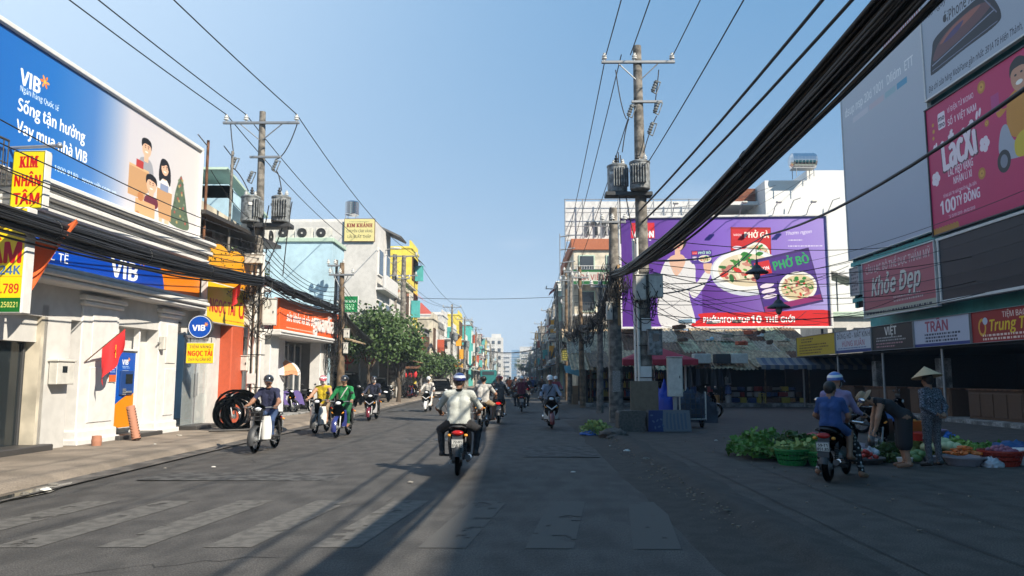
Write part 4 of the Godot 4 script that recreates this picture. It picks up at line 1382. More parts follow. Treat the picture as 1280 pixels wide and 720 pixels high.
	while z > -430.0:
		var w := rng.randf_range(4.0, 7.0)
		var h := rng.randf_range(6.5, 12.5)
		var wm: Material = wallset[rng.randi() % wallset.size()]
		row_house("%s far house past the teal front on the left, %s and %s" % [nth(n + 1), "tall" if h > 10.0 else "low", names[wm]], -8.7 + rng.randf_range(-0.8, 0.2), z, w, h, wm, 1, 100 + n, {"far": z < -200.0, "group": "far houses on the left side"})
		z -= w + (rng.randf_range(1.0, 4.0) if rng.randf() < 0.15 else 0.0)
		n += 1
	b = thing("apartment_block", "big white apartment block standing over the far left row", "building", Vector3(-12.2, 0, -330))
	m = MB.new()
	m.box(Vector3(0, 9.5, -8), Vector3(10.8, 19.0, 16))
	m.box(Vector3(2.5, 19.8, -6), Vector3(4.0, 1.6, 8))
	part("wall", m, M.white_wall, b)
	for f in 5:
		for k in 4:
			part("window", bx(Vector3(-3.9 + k * 2.6, 3.6 + f * 3.3, 0.03), Vector3(1.3, 1.5, 0.1)), M.window_glass, b)
	b = thing("glass_tower", "distant blue glass tower at the end of the street", "building", Vector3(-2, 0, -900))
	part("wall", bx(Vector3(0, 17, 0), Vector3(12, 34, 12)), mat("tower_glass", Color(0.12, 0.25, 0.40), 0.25), b)
	for f in 9:
		part("floor_band", bx(Vector3(0, 3.0 + f * 3.5, 6.05), Vector3(12.1, 0.5, 0.12)), M.steel, b)
	for q in [[6.0, -560.0, 24.0, 10.0], [-14.0, -640.0, 22.0, 16.0], [14.0, -760.0, 30.0, 14.0], [2.0, -700.0, 19.0, 7.0]]:
		b = thing("distant_building", "pale building block far down the street " + ["right of the glass tower", "left of the glass tower", "behind the right row", "below the glass tower"][n % 4], "building", Vector3(q[0], 0, q[1]))
		n += 1
		part("wall", bx(Vector3(0, q[2] * 0.5, 0), Vector3(q[3], q[2], 12)), M.white_wall, b)
		for f in 5:
			part("window_band", bx(Vector3(0, 3.0 + f * q[2] * 0.17, 6.05), Vector3(q[3] * 0.8, 1.2, 0.1)), M.window_glass, b)
func water_tank(label: String, at: Vector3, r: float, l: float, lying: bool) -> void:
	var t := thing("water_tank", label, "water tank", at)
	var m := MB.new()
	var prof := [Vector2(0, -l * 0.55), Vector2(r * 0.6, -l * 0.53), Vector2(r * 0.97, -l * 0.46)]
	for k in 7:
		prof.append(Vector2(r, -l * 0.42 + k * l * 0.14))
		prof.append(Vector2(r * 0.96, -l * 0.42 + k * l * 0.14 + l * 0.03))
	prof.append_array([Vector2(r * 0.9, l * 0.5), Vector2(r * 0.4, l * 0.58), Vector2(0, l * 0.6)])
	m.X = Transform3D(Basis(Vector3.FORWARD, PI / 2) if lying else Basis.IDENTITY, Vector3(0, r + 0.7 if lying else l * 0.55 + 0.3, 0))
	m.lathe(prof, 24)
	part("drum", m, M.chrome, t)
	m = MB.new()
	for sx in [-1, 1]:
		for sz in [-1, 1]:
			m.cyl(Vector3(sx * (l * 0.35 if lying else r * 0.7), 0, sz * r * 0.7), Vector3(sx * (l * 0.35 if lying else r * 0.7), 0.7 if lying else 0.3, sz * r * 0.7), 0.03)
	if lying:
		m.box(Vector3(0, 0.7, 0), Vector3(l * 0.9, 0.06, r * 1.5))
	part("stand", m, M.steel, t)
func right_point(u: float, y: float, out: float) -> Vector3:
	return Vector3(16.0 - out, y, -37.0 + u)
const RIGHT_TURN := -PI / 2
func flat_sign(called: String, label: String, cat: String, at: Vector3, turn: float, w: float, h: float, print_m: Material, frame_m: Material, edge := 0.08, d := 0.12) -> Node3D:
	var t := thing(called, label, cat, at, turn)
	part("backing", bx(Vector3(0, 0, -d * 0.5), Vector3(w, h, d * 0.9)), M.steel, t)
	part("print", panel(w, h, 0.005), print_m, t)
	if edge > 0.0:
		for q in [[0, h / 2, w + edge * 2, edge], [0, -h / 2, w + edge * 2, edge], [w / 2, 0, edge, h - edge], [-w / 2, 0, edge, h - edge]]:
			part("frame_bar", bx(Vector3(q[0], q[1], -d * 0.3), Vector3(q[2], q[3], d + 0.05), 0.01), frame_m, t)
	return t
func right_block() -> void:
	var b := thing("market_hall", "tall dark market building carrying huge advertising boards on the right", "building", right_point(1.3, 0, 0), RIGHT_TURN)
	var m := MB.new()
	m.box(Vector3(28.0, 10.93, -8.0), Vector3(56.0, 14.05, 15.0))
	part("wall", m, M.teal_paint, b)
	m = MB.new()
	m.box(Vector3(28.0, 1.5, -7.2), Vector3(56.0, 3.0, 0.3))
	part("back_wall", m, M.dark_room, b)
	part("lintel", bx(Vector3(28.0, 3.3, -0.4), Vector3(56.0, 1.2, 0.3)), M.dark_room, b)
	part("end_wall", bx(Vector3(0.1, 1.5, -8.0), Vector3(0.2, 3.0, 15.0)), M.dark_room, b)
	for k in 11:
		part("column", bx(Vector3(0.3 + k * 5.4, 1.2, -0.6), Vector3(0.42, 2.4, 0.42), 0.02), M.grey_wall, b)
	for k in 6:
		part("slat", bx(Vector3(3.85, 6.95 - k * 0.34, 0.18), Vector3(8.1, 0.2, 0.05), 0.01), M.teal_paint, b)
	for x in [0.0, 2.1, 3.8, 5.6, 7.85]:
		part("louvre_post", bx(Vector3(x, 6.1, 0.09), Vector3(0.14, 2.4, 0.12), 0.01), M.teal_paint, b)
	part("louvre_back", bx(Vector3(3.85, 6.1, 0.01), Vector3(8.0, 2.4, 0.05)), M.dark_room, b)
	var a := Art.new(512, 640, Color(0.72, 0.75, 0.80))
	a.fade(0, 0, 512, 640, Color(0.74, 0.77, 0.81), Color(0.69, 0.72, 0.79), false)
	for k in 18:
		a.rect(300 + k * 12, 20 + 2 * (k % 2), 6, 46, Color(0.66, 0.36, 0.38))
	a.rect(0, 0, 512, 14, Color(0.78, 0.66, 0.68))
	a.text("dsup nsp 20d 1001  Dlidm  ETT", 240, 150, 40, Color(0.93, 0.94, 0.95), {"fit": 430})
	for q in [[78, 110, Color(0.80, 0.80, 0.84)], [192, 96, Color(0.78, 0.74, 0.78)], [292, 66, Color(0.62, 0.74, 0.78)], [362, 60, Color(0.36, 0.62, 0.76)]]:
		a.rect(q[0], 184, q[1] - 4, 18, q[2])
	flat_sign("grey_board", "tall plain grey advertising sheet on the corner of the market building", "billboard", right_point(5.1, 11.75, 0.35), RIGHT_TURN, 7.5, 9.2, print_mat("grey_board", a, 0.6), M.white_trim, 0.05)
	a = Art.new(1024, 640, Color(0.66, 0.70, 0.76))
	var fx := func(u: float) -> float: return (u - 8.95) * 102.4
	var fy := func(y: float) -> float: return (18.3 - y) * 102.4
	var dark := Color(0.07, 0.07, 0.13)
	a.blob([Vector2(fx.call(9.38), fy.call(13.05)), Vector2(fx.call(9.55), fy.call(13.75)), Vector2(fx.call(9.82), fy.call(14.18)), Vector2(fx.call(11.2), fy.call(14.33)), Vector2(fx.call(12.67), fy.call(14.35)), Vector2(fx.call(13.2), fy.call(14.05)), Vector2(fx.call(13.6), fy.call(13.3)), Vector2(fx.call(13.3), fy.call(13.0)), Vector2(fx.call(11.4), fy.call(12.96)), Vector2(fx.call(9.6), fy.call(12.88))], dark)
	a.blob([Vector2(fx.call(9.62), fy.call(13.35)), Vector2(fx.call(9.95), fy.call(13.85)), Vector2(fx.call(10.8), fy.call(14.12)), Vector2(fx.call(12.0), fy.call(14.18)), Vector2(fx.call(12.8), fy.call(14.05)), Vector2(fx.call(13.1), fy.call(13.75)), Vector2(fx.call(12.0), fy.call(13.5)), Vector2(fx.call(10.8), fy.call(13.4))], Color(0.40, 0.24, 0.26))
	a.blob([Vector2(fx.call(10.1), fy.call(13.8)), Vector2(fx.call(10.8), fy.call(14.08)), Vector2(fx.call(12.0), fy.call(14.15)), Vector2(fx.call(12.6), fy.call(14.05)), Vector2(fx.call(11.6), fy.call(13.85))], Color(0.62, 0.36, 0.30))
	a.blob([Vector2(fx.call(10.3), fy.call(13.75)), Vector2(fx.call(10.9), fy.call(13.98)), Vector2(fx.call(11.6), fy.call(14.02)), Vector2(fx.call(11.2), fy.call(13.78))], Color(0.30, 0.22, 0.42))
	a.line(Vector2(fx.call(9.5), fy.call(13.22)), Vector2(fx.call(13.3), fy.call(13.55)), 5, Color(0.55, 0.57, 0.66))
	a.line(Vector2(fx.call(9.5), fy.call(13.02)), Vector2(fx.call(13.4), fy.call(13.1)), 4, Color(0.45, 0.46, 0.55))
	a.line(Vector2(fx.call(12.7), fy.call(14.3)), Vector2(fx.call(13.4), fy.call(13.4)), 5, Color(0.45, 0.46, 0.55))
	a.text("iPhone Xs", fx.call(11.5), fy.call(14.64), 58, Color(0.10, 0.10, 0.16), {"fit": 170})
	a.oval(fx.call(10.52), fy.call(14.62), 13, 15, Color(0.10, 0.10, 0.16))
	a.oval(fx.call(10.66), fy.call(14.64), 6, 7, Color(0.66, 0.70, 0.76))
	a.oval(fx.call(10.55), fy.call(14.84), 3, 6, Color(0.10, 0.10, 0.16), 0.5)
	a.text("Địa chỉ cửa hàng MobiFone gần nhất: 391A Tô Hiến Thành, Phường 12", fx.call(12.4), fy.call(12.42), 34, Color(0.12, 0.13, 0.2), {"fit": 660, "skew": 0.15})
	a.text("Mua ngay", fx.call(9.9), fy.call(15.3), 34, Color(0.15, 0.15, 0.22), {"skew": 0.2})
	flat_sign("phone_board", "grey white board showing a dark phone, above the pink board", "billboard", right_point(13.95, 15.2, 0.45), RIGHT_TURN, 10.0, 6.2, print_mat("phone_board", a, 0.5), M.white_trim, 0.07)
	pink_board()
	a = Art.new(512, 208, Color(0.72, 0.40, 0.46))
	a.fade(0, 0, 512, 208, Color(0.74, 0.40, 0.47), Color(0.70, 0.40, 0.43), false)
	a.text("CÂU LẠC BỘ THỂ DỤC THẨM MỸ", 256, 30, 38, Color(0.86, 0.80, 0.80), {"serif": false, "fit": 460})
	a.text("Khỏe Đẹp", 250, 98, 92, Color(0.20, 0.12, 0.14), {"skew": 0.25, "bold": 0.4, "fit": 345})
	a.text("Khỏe Đẹp", 246, 94, 92, Color(0.84, 0.84, 0.82), {"skew": 0.25, "bold": 0.5, "fit": 345})
	a.lines(230, 148, 200, 2, 14, 6, Color(0.8, 0.74, 0.74), 41)
	a.rect(0, 180, 512, 28, Color(0.70, 0.70, 0.64))
	a.lines(16, 190, 470, 1, 10, 8, Color(0.25, 0.25, 0.3), 43)
	flat_sign("club_sign", "dull pink sign board with white script lettering on the teal slatted front", "sign", right_point(5.95, 5.5, 0.5), RIGHT_TURN, 5.95, 2.45, print_mat("club_sign", a, 0.6), M.white_trim, 0.05)
	a = Art.new(64, 64, Color(0.05, 0.075, 0.13))
	a.fade(0, 0, 64, 64, Color(0.055, 0.08, 0.15), Color(0.05, 0.07, 0.12))
	flat_sign("blue_blank_board", "blank dark blue board with a pale edge under the pink board", "sign", right_point(13.2, 5.55, 0.5), RIGHT_TURN, 8.0, 2.3, print_mat("blank_blue", a, 0.5), M.white_trim, 0.1)
	a = Art.new(96, 96, Color(0.62, 0.62, 0.64))
	a.lines(12, 20, 70, 5, 13, 7, Color(0.3, 0.3, 0.36), 44)
	flat_sign("small_notice", "small pale notice board at the far edge of the teal slats", "sign", right_point(1.75, 6.1, 0.32), RIGHT_TURN, 0.95, 1.3, print_mat("small_notice", a), M.white_trim, 0.03)
	var strip := []
	a = Art.new(512, 104, Color(0.78, 0.66, 0.12))
	a.lines(70, 12, 180, 2, 14, 8, Color(0.35, 0.25, 0.1), 51)
	a.lines(40, 44, 400, 4, 14, 7, Color(0.35, 0.2, 0.1), 52)
	strip.append(["yellow board with rows of small print, farthest of the shop strip", -5.28, 5.2, a])
	a = Art.new(400, 104, Color(0.78, 0.80, 0.84))
	a.text("ĐỒNG HỒ - MẮT KÍNH", 200, 24, 34, Color(0.16, 0.17, 0.22), {"fit": 370})
	a.text("HÙNG XUÂN", 200, 60, 36, Color(0.66, 0.32, 0.40), {"serif": false, "fit": 250})
	a.rect(0, 90, 400, 14, Color(0.15, 0.25, 0.5))
	a.lines(20, 80, 360, 1, 8, 5, Color(0.3, 0.4, 0.6), 53)
	strip.append(["pale board of a watch and spectacles shop, second from the yellow end", -0.06, 3.78, a])
	a = Art.new(380, 104, Color(0.16, 0.155, 0.155))
	a.text("VIỆT", 180, 24, 48, Color(0.86, 0.86, 0.84), {"bold": 0.7, "fit": 110})
	a.lines(40, 50, 310, 2, 11, 6, Color(0.7, 0.7, 0.7), 54)
	a.lines(40, 74, 250, 2, 12, 6, Color(0.72, 0.55, 0.58), 55)
	strip.append(["dark grey board with white lettering between two pale boards", 3.74, 3.54, a])
	a = Art.new(400, 104, Color(0.74, 0.76, 0.83))
	a.text("TRẦN", 170, 28, 54, Color(0.62, 0.26, 0.36), {"bold": 0.8, "fit": 165})
	a.lines(80, 56, 300, 3, 12, 7, Color(0.18, 0.2, 0.3), 56)
	a.rect(0, 92, 400, 12, Color(0.12, 0.2, 0.5))
	strip.append(["pale board with a big dull red name beside the red board", 7.3, 3.72, a])
	a = Art.new(512, 104, Color(0.62, 0.09, 0.07))
	a.text("TIỆM BẠC", 230, 18, 26, Color(0.95, 0.9, 0.85))
	a.text("Trung Thành", 250, 48, 52, Color(0.93, 0.78, 0.10), {"bold": 0.6, "skew": 0.2, "fit": 300})
	a.oval(60, 54, 22, 30, Color(0.88, 0.66, 0.2))
	a.oval(60, 54, 14, 20, Color(0.62, 0.09, 0.07))
	a.oval(78, 34, 14, 12, Color(0.75, 0.78, 0.85))
	a.lines(60, 78, 400, 2, 12, 7, Color(0.95, 0.85, 0.8), 57)
	strip.append(["red board with yellow lettering at the near end of the shop strip", 11.06, 5.0, a])
	for k in strip.size():
		var q: Array = strip[k]
		flat_sign("shop_board", q[0], "sign", right_point(q[1] + q[2] * 0.5, 3.32, 0.6), RIGHT_TURN, q[2] - 0.04, 1.04, print_mat("strip_%d" % k, q[3], 0.55), M.steel, 0.02)
	var s := thing("stall_row", "row of dark covered shop stalls under the strip of boards", "building", right_point(0, 0, 0), RIGHT_TURN)
	part("roof", MB.new().box(Vector3(-2.0, 3.2, -2.0), Vector3(6.6, 0.1, 4.6), 0.0, Basis(Vector3.RIGHT, -0.1)), M.rust, s)
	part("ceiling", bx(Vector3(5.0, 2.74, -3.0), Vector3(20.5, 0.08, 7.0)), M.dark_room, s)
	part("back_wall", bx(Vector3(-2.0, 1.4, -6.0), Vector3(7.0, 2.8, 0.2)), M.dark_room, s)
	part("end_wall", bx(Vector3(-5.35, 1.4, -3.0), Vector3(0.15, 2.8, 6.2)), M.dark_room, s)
	for k in 4:
		part("post", MB.new().cyl(Vector3(-5.0 + k * 4.6, 0, 0.4), Vector3(-5.0 + k * 4.6, 2.8, 0.4), 0.05), M.steel, s)
	part("platform", bx(Vector3(5.0, 0.1, -2.2), Vector3(20.5, 0.22, 5.2), 0.02), M.grey_wall, s)
	for k in 4:
		var c := thing("wooden_counter", "brown wooden counter in the dark stall under the " + ["yellow board", "dark grey board", "pale board with the red name", "red board"][k], "counter", right_point(-1.5 + k * 4.1, 0.2, -0.5), RIGHT_TURN)
		part("body", bx(Vector3(0, 0.5, 0), Vector3(3.0, 1.0, 0.7), 0.02), M.brown, c)
		part("top", bx(Vector3(0, 1.03, 0), Vector3(3.1, 0.06, 0.8), 0.01), M.rust, c)
		for j in 4:
			part("panel", bx(Vector3(-1.1 + j * 0.74, 0.5, 0.36), Vector3(0.6, 0.8, 0.03), 0.008), M.brown, c)
	var l := thing("strip_light", "lit white tube light deep in the stall behind the conical hat", "lamp", right_point(5.2, 1.95, -1.4), RIGHT_TURN)
	part("tube", MB.new().cyl(Vector3(0, -0.12, 0), Vector3(0, 0.12, 0), 0.03), mat("lit_tube", Color(1, 1, 1), 0.5, {"glow": Color(0.9, 0.9, 0.8)}), l)
	part("holder", bx(Vector3(0, 0, -0.05), Vector3(0.08, 0.3, 0.05)), M.steel, l)
func pink_board() -> void:
	var a := Art.new(1024, 580, Color(0.78, 0.09, 0.38))
	a.fade(0, 0, 1024, 580, Color(0.74, 0.08, 0.36), Color(0.82, 0.1, 0.4))
	var W := Color(0.93, 0.86, 0.90)
	var k := 119.6
	var fx := func(u: float) -> float: return (u - 8.93) * k
	var fy := func(y: float) -> float: return (11.72 - y) * k
	a.round_rect(fx.call(9.72), fy.call(11.3), 56, 74, 8, W)
	a.text("mo", fx.call(9.95), fy.call(11.1), 32, Color(0.2, 0.05, 0.2), {"bold": 0.8})
	a.text("mo", fx.call(9.95), fy.call(10.86), 32, Color(0.2, 0.05, 0.2), {"bold": 0.8})
	a.text("VÍ ĐIỆN TỬ MOMO", fx.call(11.15), fy.call(11.22), 32, W, {"fit": 190})
	a.text("SỐ 1 VIỆT NAM", fx.call(11.2), fy.call(10.78), 40, W, {"bold": 0.3, "fit": 205})
	a.text("LắcXì", fx.call(10.9), fy.call(9.72), 190, Color(0.35, 0.02, 0.16), {"bold": 1.2, "fit": 250, "turn": -0.05})
	a.text("LắcXì", fx.call(10.88), fy.call(9.76), 185, W, {"bold": 1.0, "fit": 240, "turn": -0.05})
	for q in [[9.36, 10.1], [9.5, 10.14], [12.05, 10.45], [12.22, 10.5]]:
		a.oval(fx.call(q[0]), fy.call(q[1]), 8, 18, W, 0.3)
	for q in [[9.35, 8.95], [12.35, 9.35]]:
		for j in 5:
			a.oval(fx.call(q[0]) + cos(j * 1.3) * 18, fy.call(q[1]) + sin(j * 1.3) * 18, 16, 16, W)
	a.text("LẮC HEO VÀNG", fx.call(10.9), fy.call(8.98), 46, W, {"bold": 0.3, "fit": 180})
	a.text("NHẬN LÌ XÌ", fx.call(11.0), fy.call(8.62), 44, W, {"bold": 0.3, "fit": 130})
	a.text("TỔNG GIÁ TRỊ GIẢI THƯỞNG LÊN ĐẾN", fx.call(10.75), fy.call(8.2), 18, W, {"fit": 240})
	a.text("100", fx.call(10.0), fy.call(7.83), 82, W, {"bold": 0.8, "fit": 115})
	a.text("TỶ ĐỒNG", fx.call(11.22), fy.call(7.86), 58, W, {"bold": 0.8, "fit": 165})
	a.text("Từ 03/01/2019 - 09/02/2019", fx.call(10.8), fy.call(7.4), 18, W, {"fit": 190})
	for q in [[12.1, 8.42, 24], [12.55, 10.0, 14], [12.4, 11.3, 26], [9.4, 10.75, 10], [9.38, 11.0, 9], [9.36, 10.5, 9]]:
		a.oval(fx.call(q[0]), fy.call(q[1]), q[2], q[2], Color(0.75, 0.5, 0.12))
		a.oval(fx.call(q[0]), fy.call(q[1]), q[2] * 0.62, q[2] * 0.62, Color(0.85, 0.62, 0.22))
		a.rect(fx.call(q[0]) - q[2] * 0.15, fy.call(q[1]) - q[2] * 0.15, q[2] * 0.3, q[2] * 0.3, Color(0.6, 0.3, 0.1))
	var skin := Color(0.80, 0.58, 0.46)
	var hx: float = fx.call(14.2)
	a.blob([Vector2(hx - 60, 300), Vector2(hx - 70, 180), Vector2(hx - 20, 140), Vector2(hx + 60, 150), Vector2(hx + 110, 240), Vector2(hx + 90, 330)], Color(0.82, 0.55, 0.12))
	a.oval(hx + 10, 90, 46, 60, skin)
	a.blob([Vector2(hx - 40, 84), Vector2(hx - 34, 40), Vector2(hx + 10, 20), Vector2(hx + 56, 44), Vector2(hx + 58, 90), Vector2(hx + 40, 62), Vector2(hx - 20, 60)], Color(0.08, 0.06, 0.07))
	a.oval(hx - 8, 86, 7, 4, Color(0.1, 0.06, 0.06))
	a.oval(hx + 26, 84, 7, 4, Color(0.1, 0.06, 0.06))
	a.oval(hx + 10, 118, 20, 9, Color(0.97, 0.95, 0.92))
	a.blob([Vector2(hx - 70, 190), Vector2(hx - 120, 210), Vector2(hx - 140, 170), Vector2(hx - 122, 150), Vector2(hx - 100, 182)], Color(0.82, 0.55, 0.12))
	a.rect(hx - 162, 110, 50, 74, Color(0.72, 0.2, 0.5))
	a.blob([Vector2(hx - 130, 360), Vector2(hx - 120, 270), Vector2(hx - 80, 250), Vector2(hx - 30, 330), Vector2(hx + 120, 320), Vector2(hx + 140, 380), Vector2(hx - 20, 395)], Color(0.66, 0.68, 0.74))
	a.blob([Vector2(hx - 40, 330), Vector2(hx + 20, 300), Vector2(hx + 110, 330), Vector2(hx + 60, 390), Vector2(hx - 30, 390)], Color(0.85, 0.74, 0.1))
	a.oval(hx - 110, 385, 40, 44, Color(0.08, 0.08, 0.12))
	a.oval(hx - 110, 385, 22, 26, Color(0.5, 0.52, 0.58))
	a.oval(hx + 120, 395, 40, 44, Color(0.08, 0.08, 0.12))
	for j in 9:
		a.oval(10 + j * 22, 566, 14, 18, Color(0.72, 0.5, 0.14))
	flat_sign("pink_board", "large pink red board with bulging white lettering and a man on a scooter", "billboard", right_point(13.2, 9.3, 0.5), RIGHT_TURN, 8.55, 4.85, print_mat("pink_board", a, 0.5), M.dark_steel, 0.06)
func noodle_board() -> void:
	var a := Art.new(1280, 692, Color(0.42, 0.20, 0.66))
	var k := 1280.0 / 13.5
	a.fade(0, 0, 640, 692, Color(0.30, 0.08, 0.50), Color(0.50, 0.36, 0.76))
	a.fade(640, 0, 640, 692, Color(0.50, 0.36, 0.76), Color(0.62, 0.54, 0.83))
	a.fade(500, 430, 780, 262, Color(0.34, 0.12, 0.54), Color(0.66, 0.62, 0.86))
	var fx := func(X: float) -> float: return (X - 6.88) * k
	var fy := func(y: float) -> float: return (12.25 - y) * k
	a.rect(fx.call(7.55), fy.call(11.95), 150, 100, Color(0.78, 0.08, 0.14))
	a.rect(fx.call(7.55) + 5, fy.call(11.95) + 5, 140, 90, Color(0.83, 0.10, 0.16))
	a.text("VIFON", fx.call(8.35), fy.call(11.2), 60, Color.WHITE, {"bold": 0.9, "fit": 136})
	a.oval(fx.call(8.35), fy.call(11.66), 14, 16, Color(0.9, 0.7, 0.7))
	a.lines(fx.call(7.6), fy.call(10.8), 130, 1, 8, 7, Color(0.85, 0.8, 0.92), 61)
	var skin := Color(0.87, 0.70, 0.60)
	var dress := Color(0.87, 0.86, 0.86)
	a.blob([Vector2(fx.call(9.8), fy.call(9.3)), Vector2(fx.call(9.3), fy.call(7.6)), Vector2(fx.call(9.45), fy.call(5.0)), Vector2(fx.call(11.6), fy.call(4.9)), Vector2(fx.call(11.3), fy.call(7.2)), Vector2(fx.call(11.5), fy.call(9.2)), Vector2(fx.call(10.6), fy.call(9.6))], dress)
	a.blob([Vector2(fx.call(10.25), fy.call(9.7)), Vector2(fx.call(10.05), fy.call(9.3)), Vector2(fx.call(10.5), fy.call(8.35)), Vector2(fx.call(11.1), fy.call(9.2)), Vector2(fx.call(10.95), fy.call(9.75))], skin)
	a.rect(fx.call(10.45), fy.call(10.2), 34, 60, skin)
	a.blob([Vector2(fx.call(9.95), fy.call(10.6)), Vector2(fx.call(10.1), fy.call(11.4)), Vector2(fx.call(10.6), fy.call(11.65)), Vector2(fx.call(11.1), fy.call(11.3)), Vector2(fx.call(11.2), fy.call(10.5)), Vector2(fx.call(10.7), fy.call(10.0))], Color(0.13, 0.09, 0.09))
	a.oval(fx.call(10.65), fy.call(10.55), 36, 52, skin)
	a.oval(fx.call(10.62), fy.call(10.9), 34, 20, Color(0.13, 0.09, 0.09))
	a.oval(fx.call(10.5), fy.call(10.55), 6, 4, Color(0.15, 0.1, 0.1))
	a.oval(fx.call(10.82), fy.call(10.55), 6, 4, Color(0.15, 0.1, 0.1))
	a.oval(fx.call(10.66), fy.call(10.25), 11, 5, Color(0.75, 0.25, 0.28))
	a.blob([Vector2(fx.call(11.3), fy.call(9.1)), Vector2(fx.call(11.3), fy.call(7.4)), Vector2(fx.call(11.75), fy.call(6.9)), Vector2(fx.call(12.75), fy.call(8.4)), Vector2(fx.call(12.45), fy.call(8.65)), Vector2(fx.call(11.8), fy.call(7.9)), Vector2(fx.call(11.75), fy.call(9.0))], dress)
	a.blob([Vector2(fx.call(12.4), fy.call(8.6)), Vector2(fx.call(12.3), fy.call(9.1)), Vector2(fx.call(12.55), fy.call(9.35)), Vector2(fx.call(12.85), fy.call(9.2)), Vector2(fx.call(12.75), fy.call(8.5))], skin)
	for j in 40:
		var q := Vector2(fx.call(9.5 + fmod(j * 0.37, 1.8)), fy.call(5.2 + fmod(j * 0.61, 3.8)))
		a.line(q, q + Vector2(10, 14), 3, Color(0.74, 0.72, 0.74))
	packet(a, Vector2(fx.call(12.2), fy.call(9.6)), 128, 84, -0.03, Color(0.28, 0.16, 0.55), "PHỞ BÒ", 22, Color(0.7, 0.9, 0.8))
	packet(a, Vector2(fx.call(15.45), fy.call(10.2)), 250, 260, 0.02, Color(0.78, 0.08, 0.10), "PHỞ GÀ", 50, Color(1, 0.96, 0.9))
	a.oval(fx.call(15.15), fy.call(8.55), 228, 150, Color(0.80, 0.82, 0.86))
	a.oval(fx.call(15.15), fy.call(8.65), 214, 132, Color(0.93, 0.93, 0.92))
	a.oval(fx.call(15.15), fy.call(8.70), 180, 104, Color(0.86, 0.80, 0.68))
	food(a, Vector2(fx.call(15.05), fy.call(8.7)), 165, 90, 7)
	packet(a, Vector2(fx.call(17.7), fy.call(7.95)), 370, 350, -0.22, Color(0.27, 0.12, 0.50), "PHỞ BÒ", 76, Color(0.10, 0.62, 0.35))
	a.text("Thơm ngon", fx.call(18.6), fy.call(11.2), 30, Color(0.9, 0.88, 0.96), {"skew": 0.3, "turn": -0.08})
	a.lines(fx.call(17.9), fy.call(10.7), 100, 1, 8, 6, Color(0.9, 0.88, 0.96), 63)
	a.lines(fx.call(17.9), fy.call(10.3), 210, 1, 8, 6, Color(0.9, 0.88, 0.96), 64)
	a.blob([Vector2(fx.call(12.0), fy.call(5.5)), Vector2(fx.call(12.2), fy.call(5.85)), Vector2(fx.call(16.0), fy.call(5.9)), Vector2(1290, fy.call(5.98)), Vector2(1290, 700), Vector2(fx.call(12.0), 700)], Color(0.83, 0.06, 0.09))
	a.text("PHỞ VIFON TOP", fx.call(13.7), fy.call(5.42), 48, Color.WHITE, {"bold": 0.8, "fit": 285})
	a.text("10", fx.call(15.62), fy.call(5.46), 62, Color.WHITE, {"bold": 0.9, "fit": 62})
	a.text("THẾ GIỚI", fx.call(17.15), fy.call(5.44), 48, Color.WHITE, {"bold": 0.8, "fit": 180})
	var t := thing("noodle_billboard", "huge purple billboard with noodle packets and a woman in white over the market roofs", "billboard", Vector3(13.62, 8.62, -50), -0.045)
	part("printed_sheet", panel(13.5, 7.3, 0.0), print_mat("noodle_board", a, 0.5), t)
	for q in [[0, 3.72, 13.8, 0.16], [0, -3.72, 13.8, 0.16], [6.83, 0, 0.16, 7.3], [-6.83, 0, 0.16, 7.3]]:
		part("frame_bar", bx(Vector3(q[0], q[1], -0.02), Vector3(q[2], q[3], 0.3), 0.03), M.white_trim, t)
	part("backing", bx(Vector3(0, 0, -0.1), Vector3(13.5, 7.3, 0.1)), M.steel, t)
	for j in 6:
		part("post", MB.new().cyl(Vector3(-6.2 + j * 2.5, -3.7, -0.3), Vector3(-6.2 + j * 2.5, -7.8, -0.3), 0.08), M.dark_steel, t)
	for j in 6:
		part("lamp_arm", MB.new().tube([Vector3(-5.5 + j * 2.2, 3.75, 0.1), Vector3(-5.5 + j * 2.2, 4.2, 0.7), Vector3(-5.5 + j * 2.2, 4.35, 1.5)], 0.025, 6), M.steel, t)
		part("lamp_head", bx(Vector3(-5.5 + j * 2.2, 4.3, 1.6), Vector3(0.35, 0.12, 0.3), 0.03), M.box_paint, t)
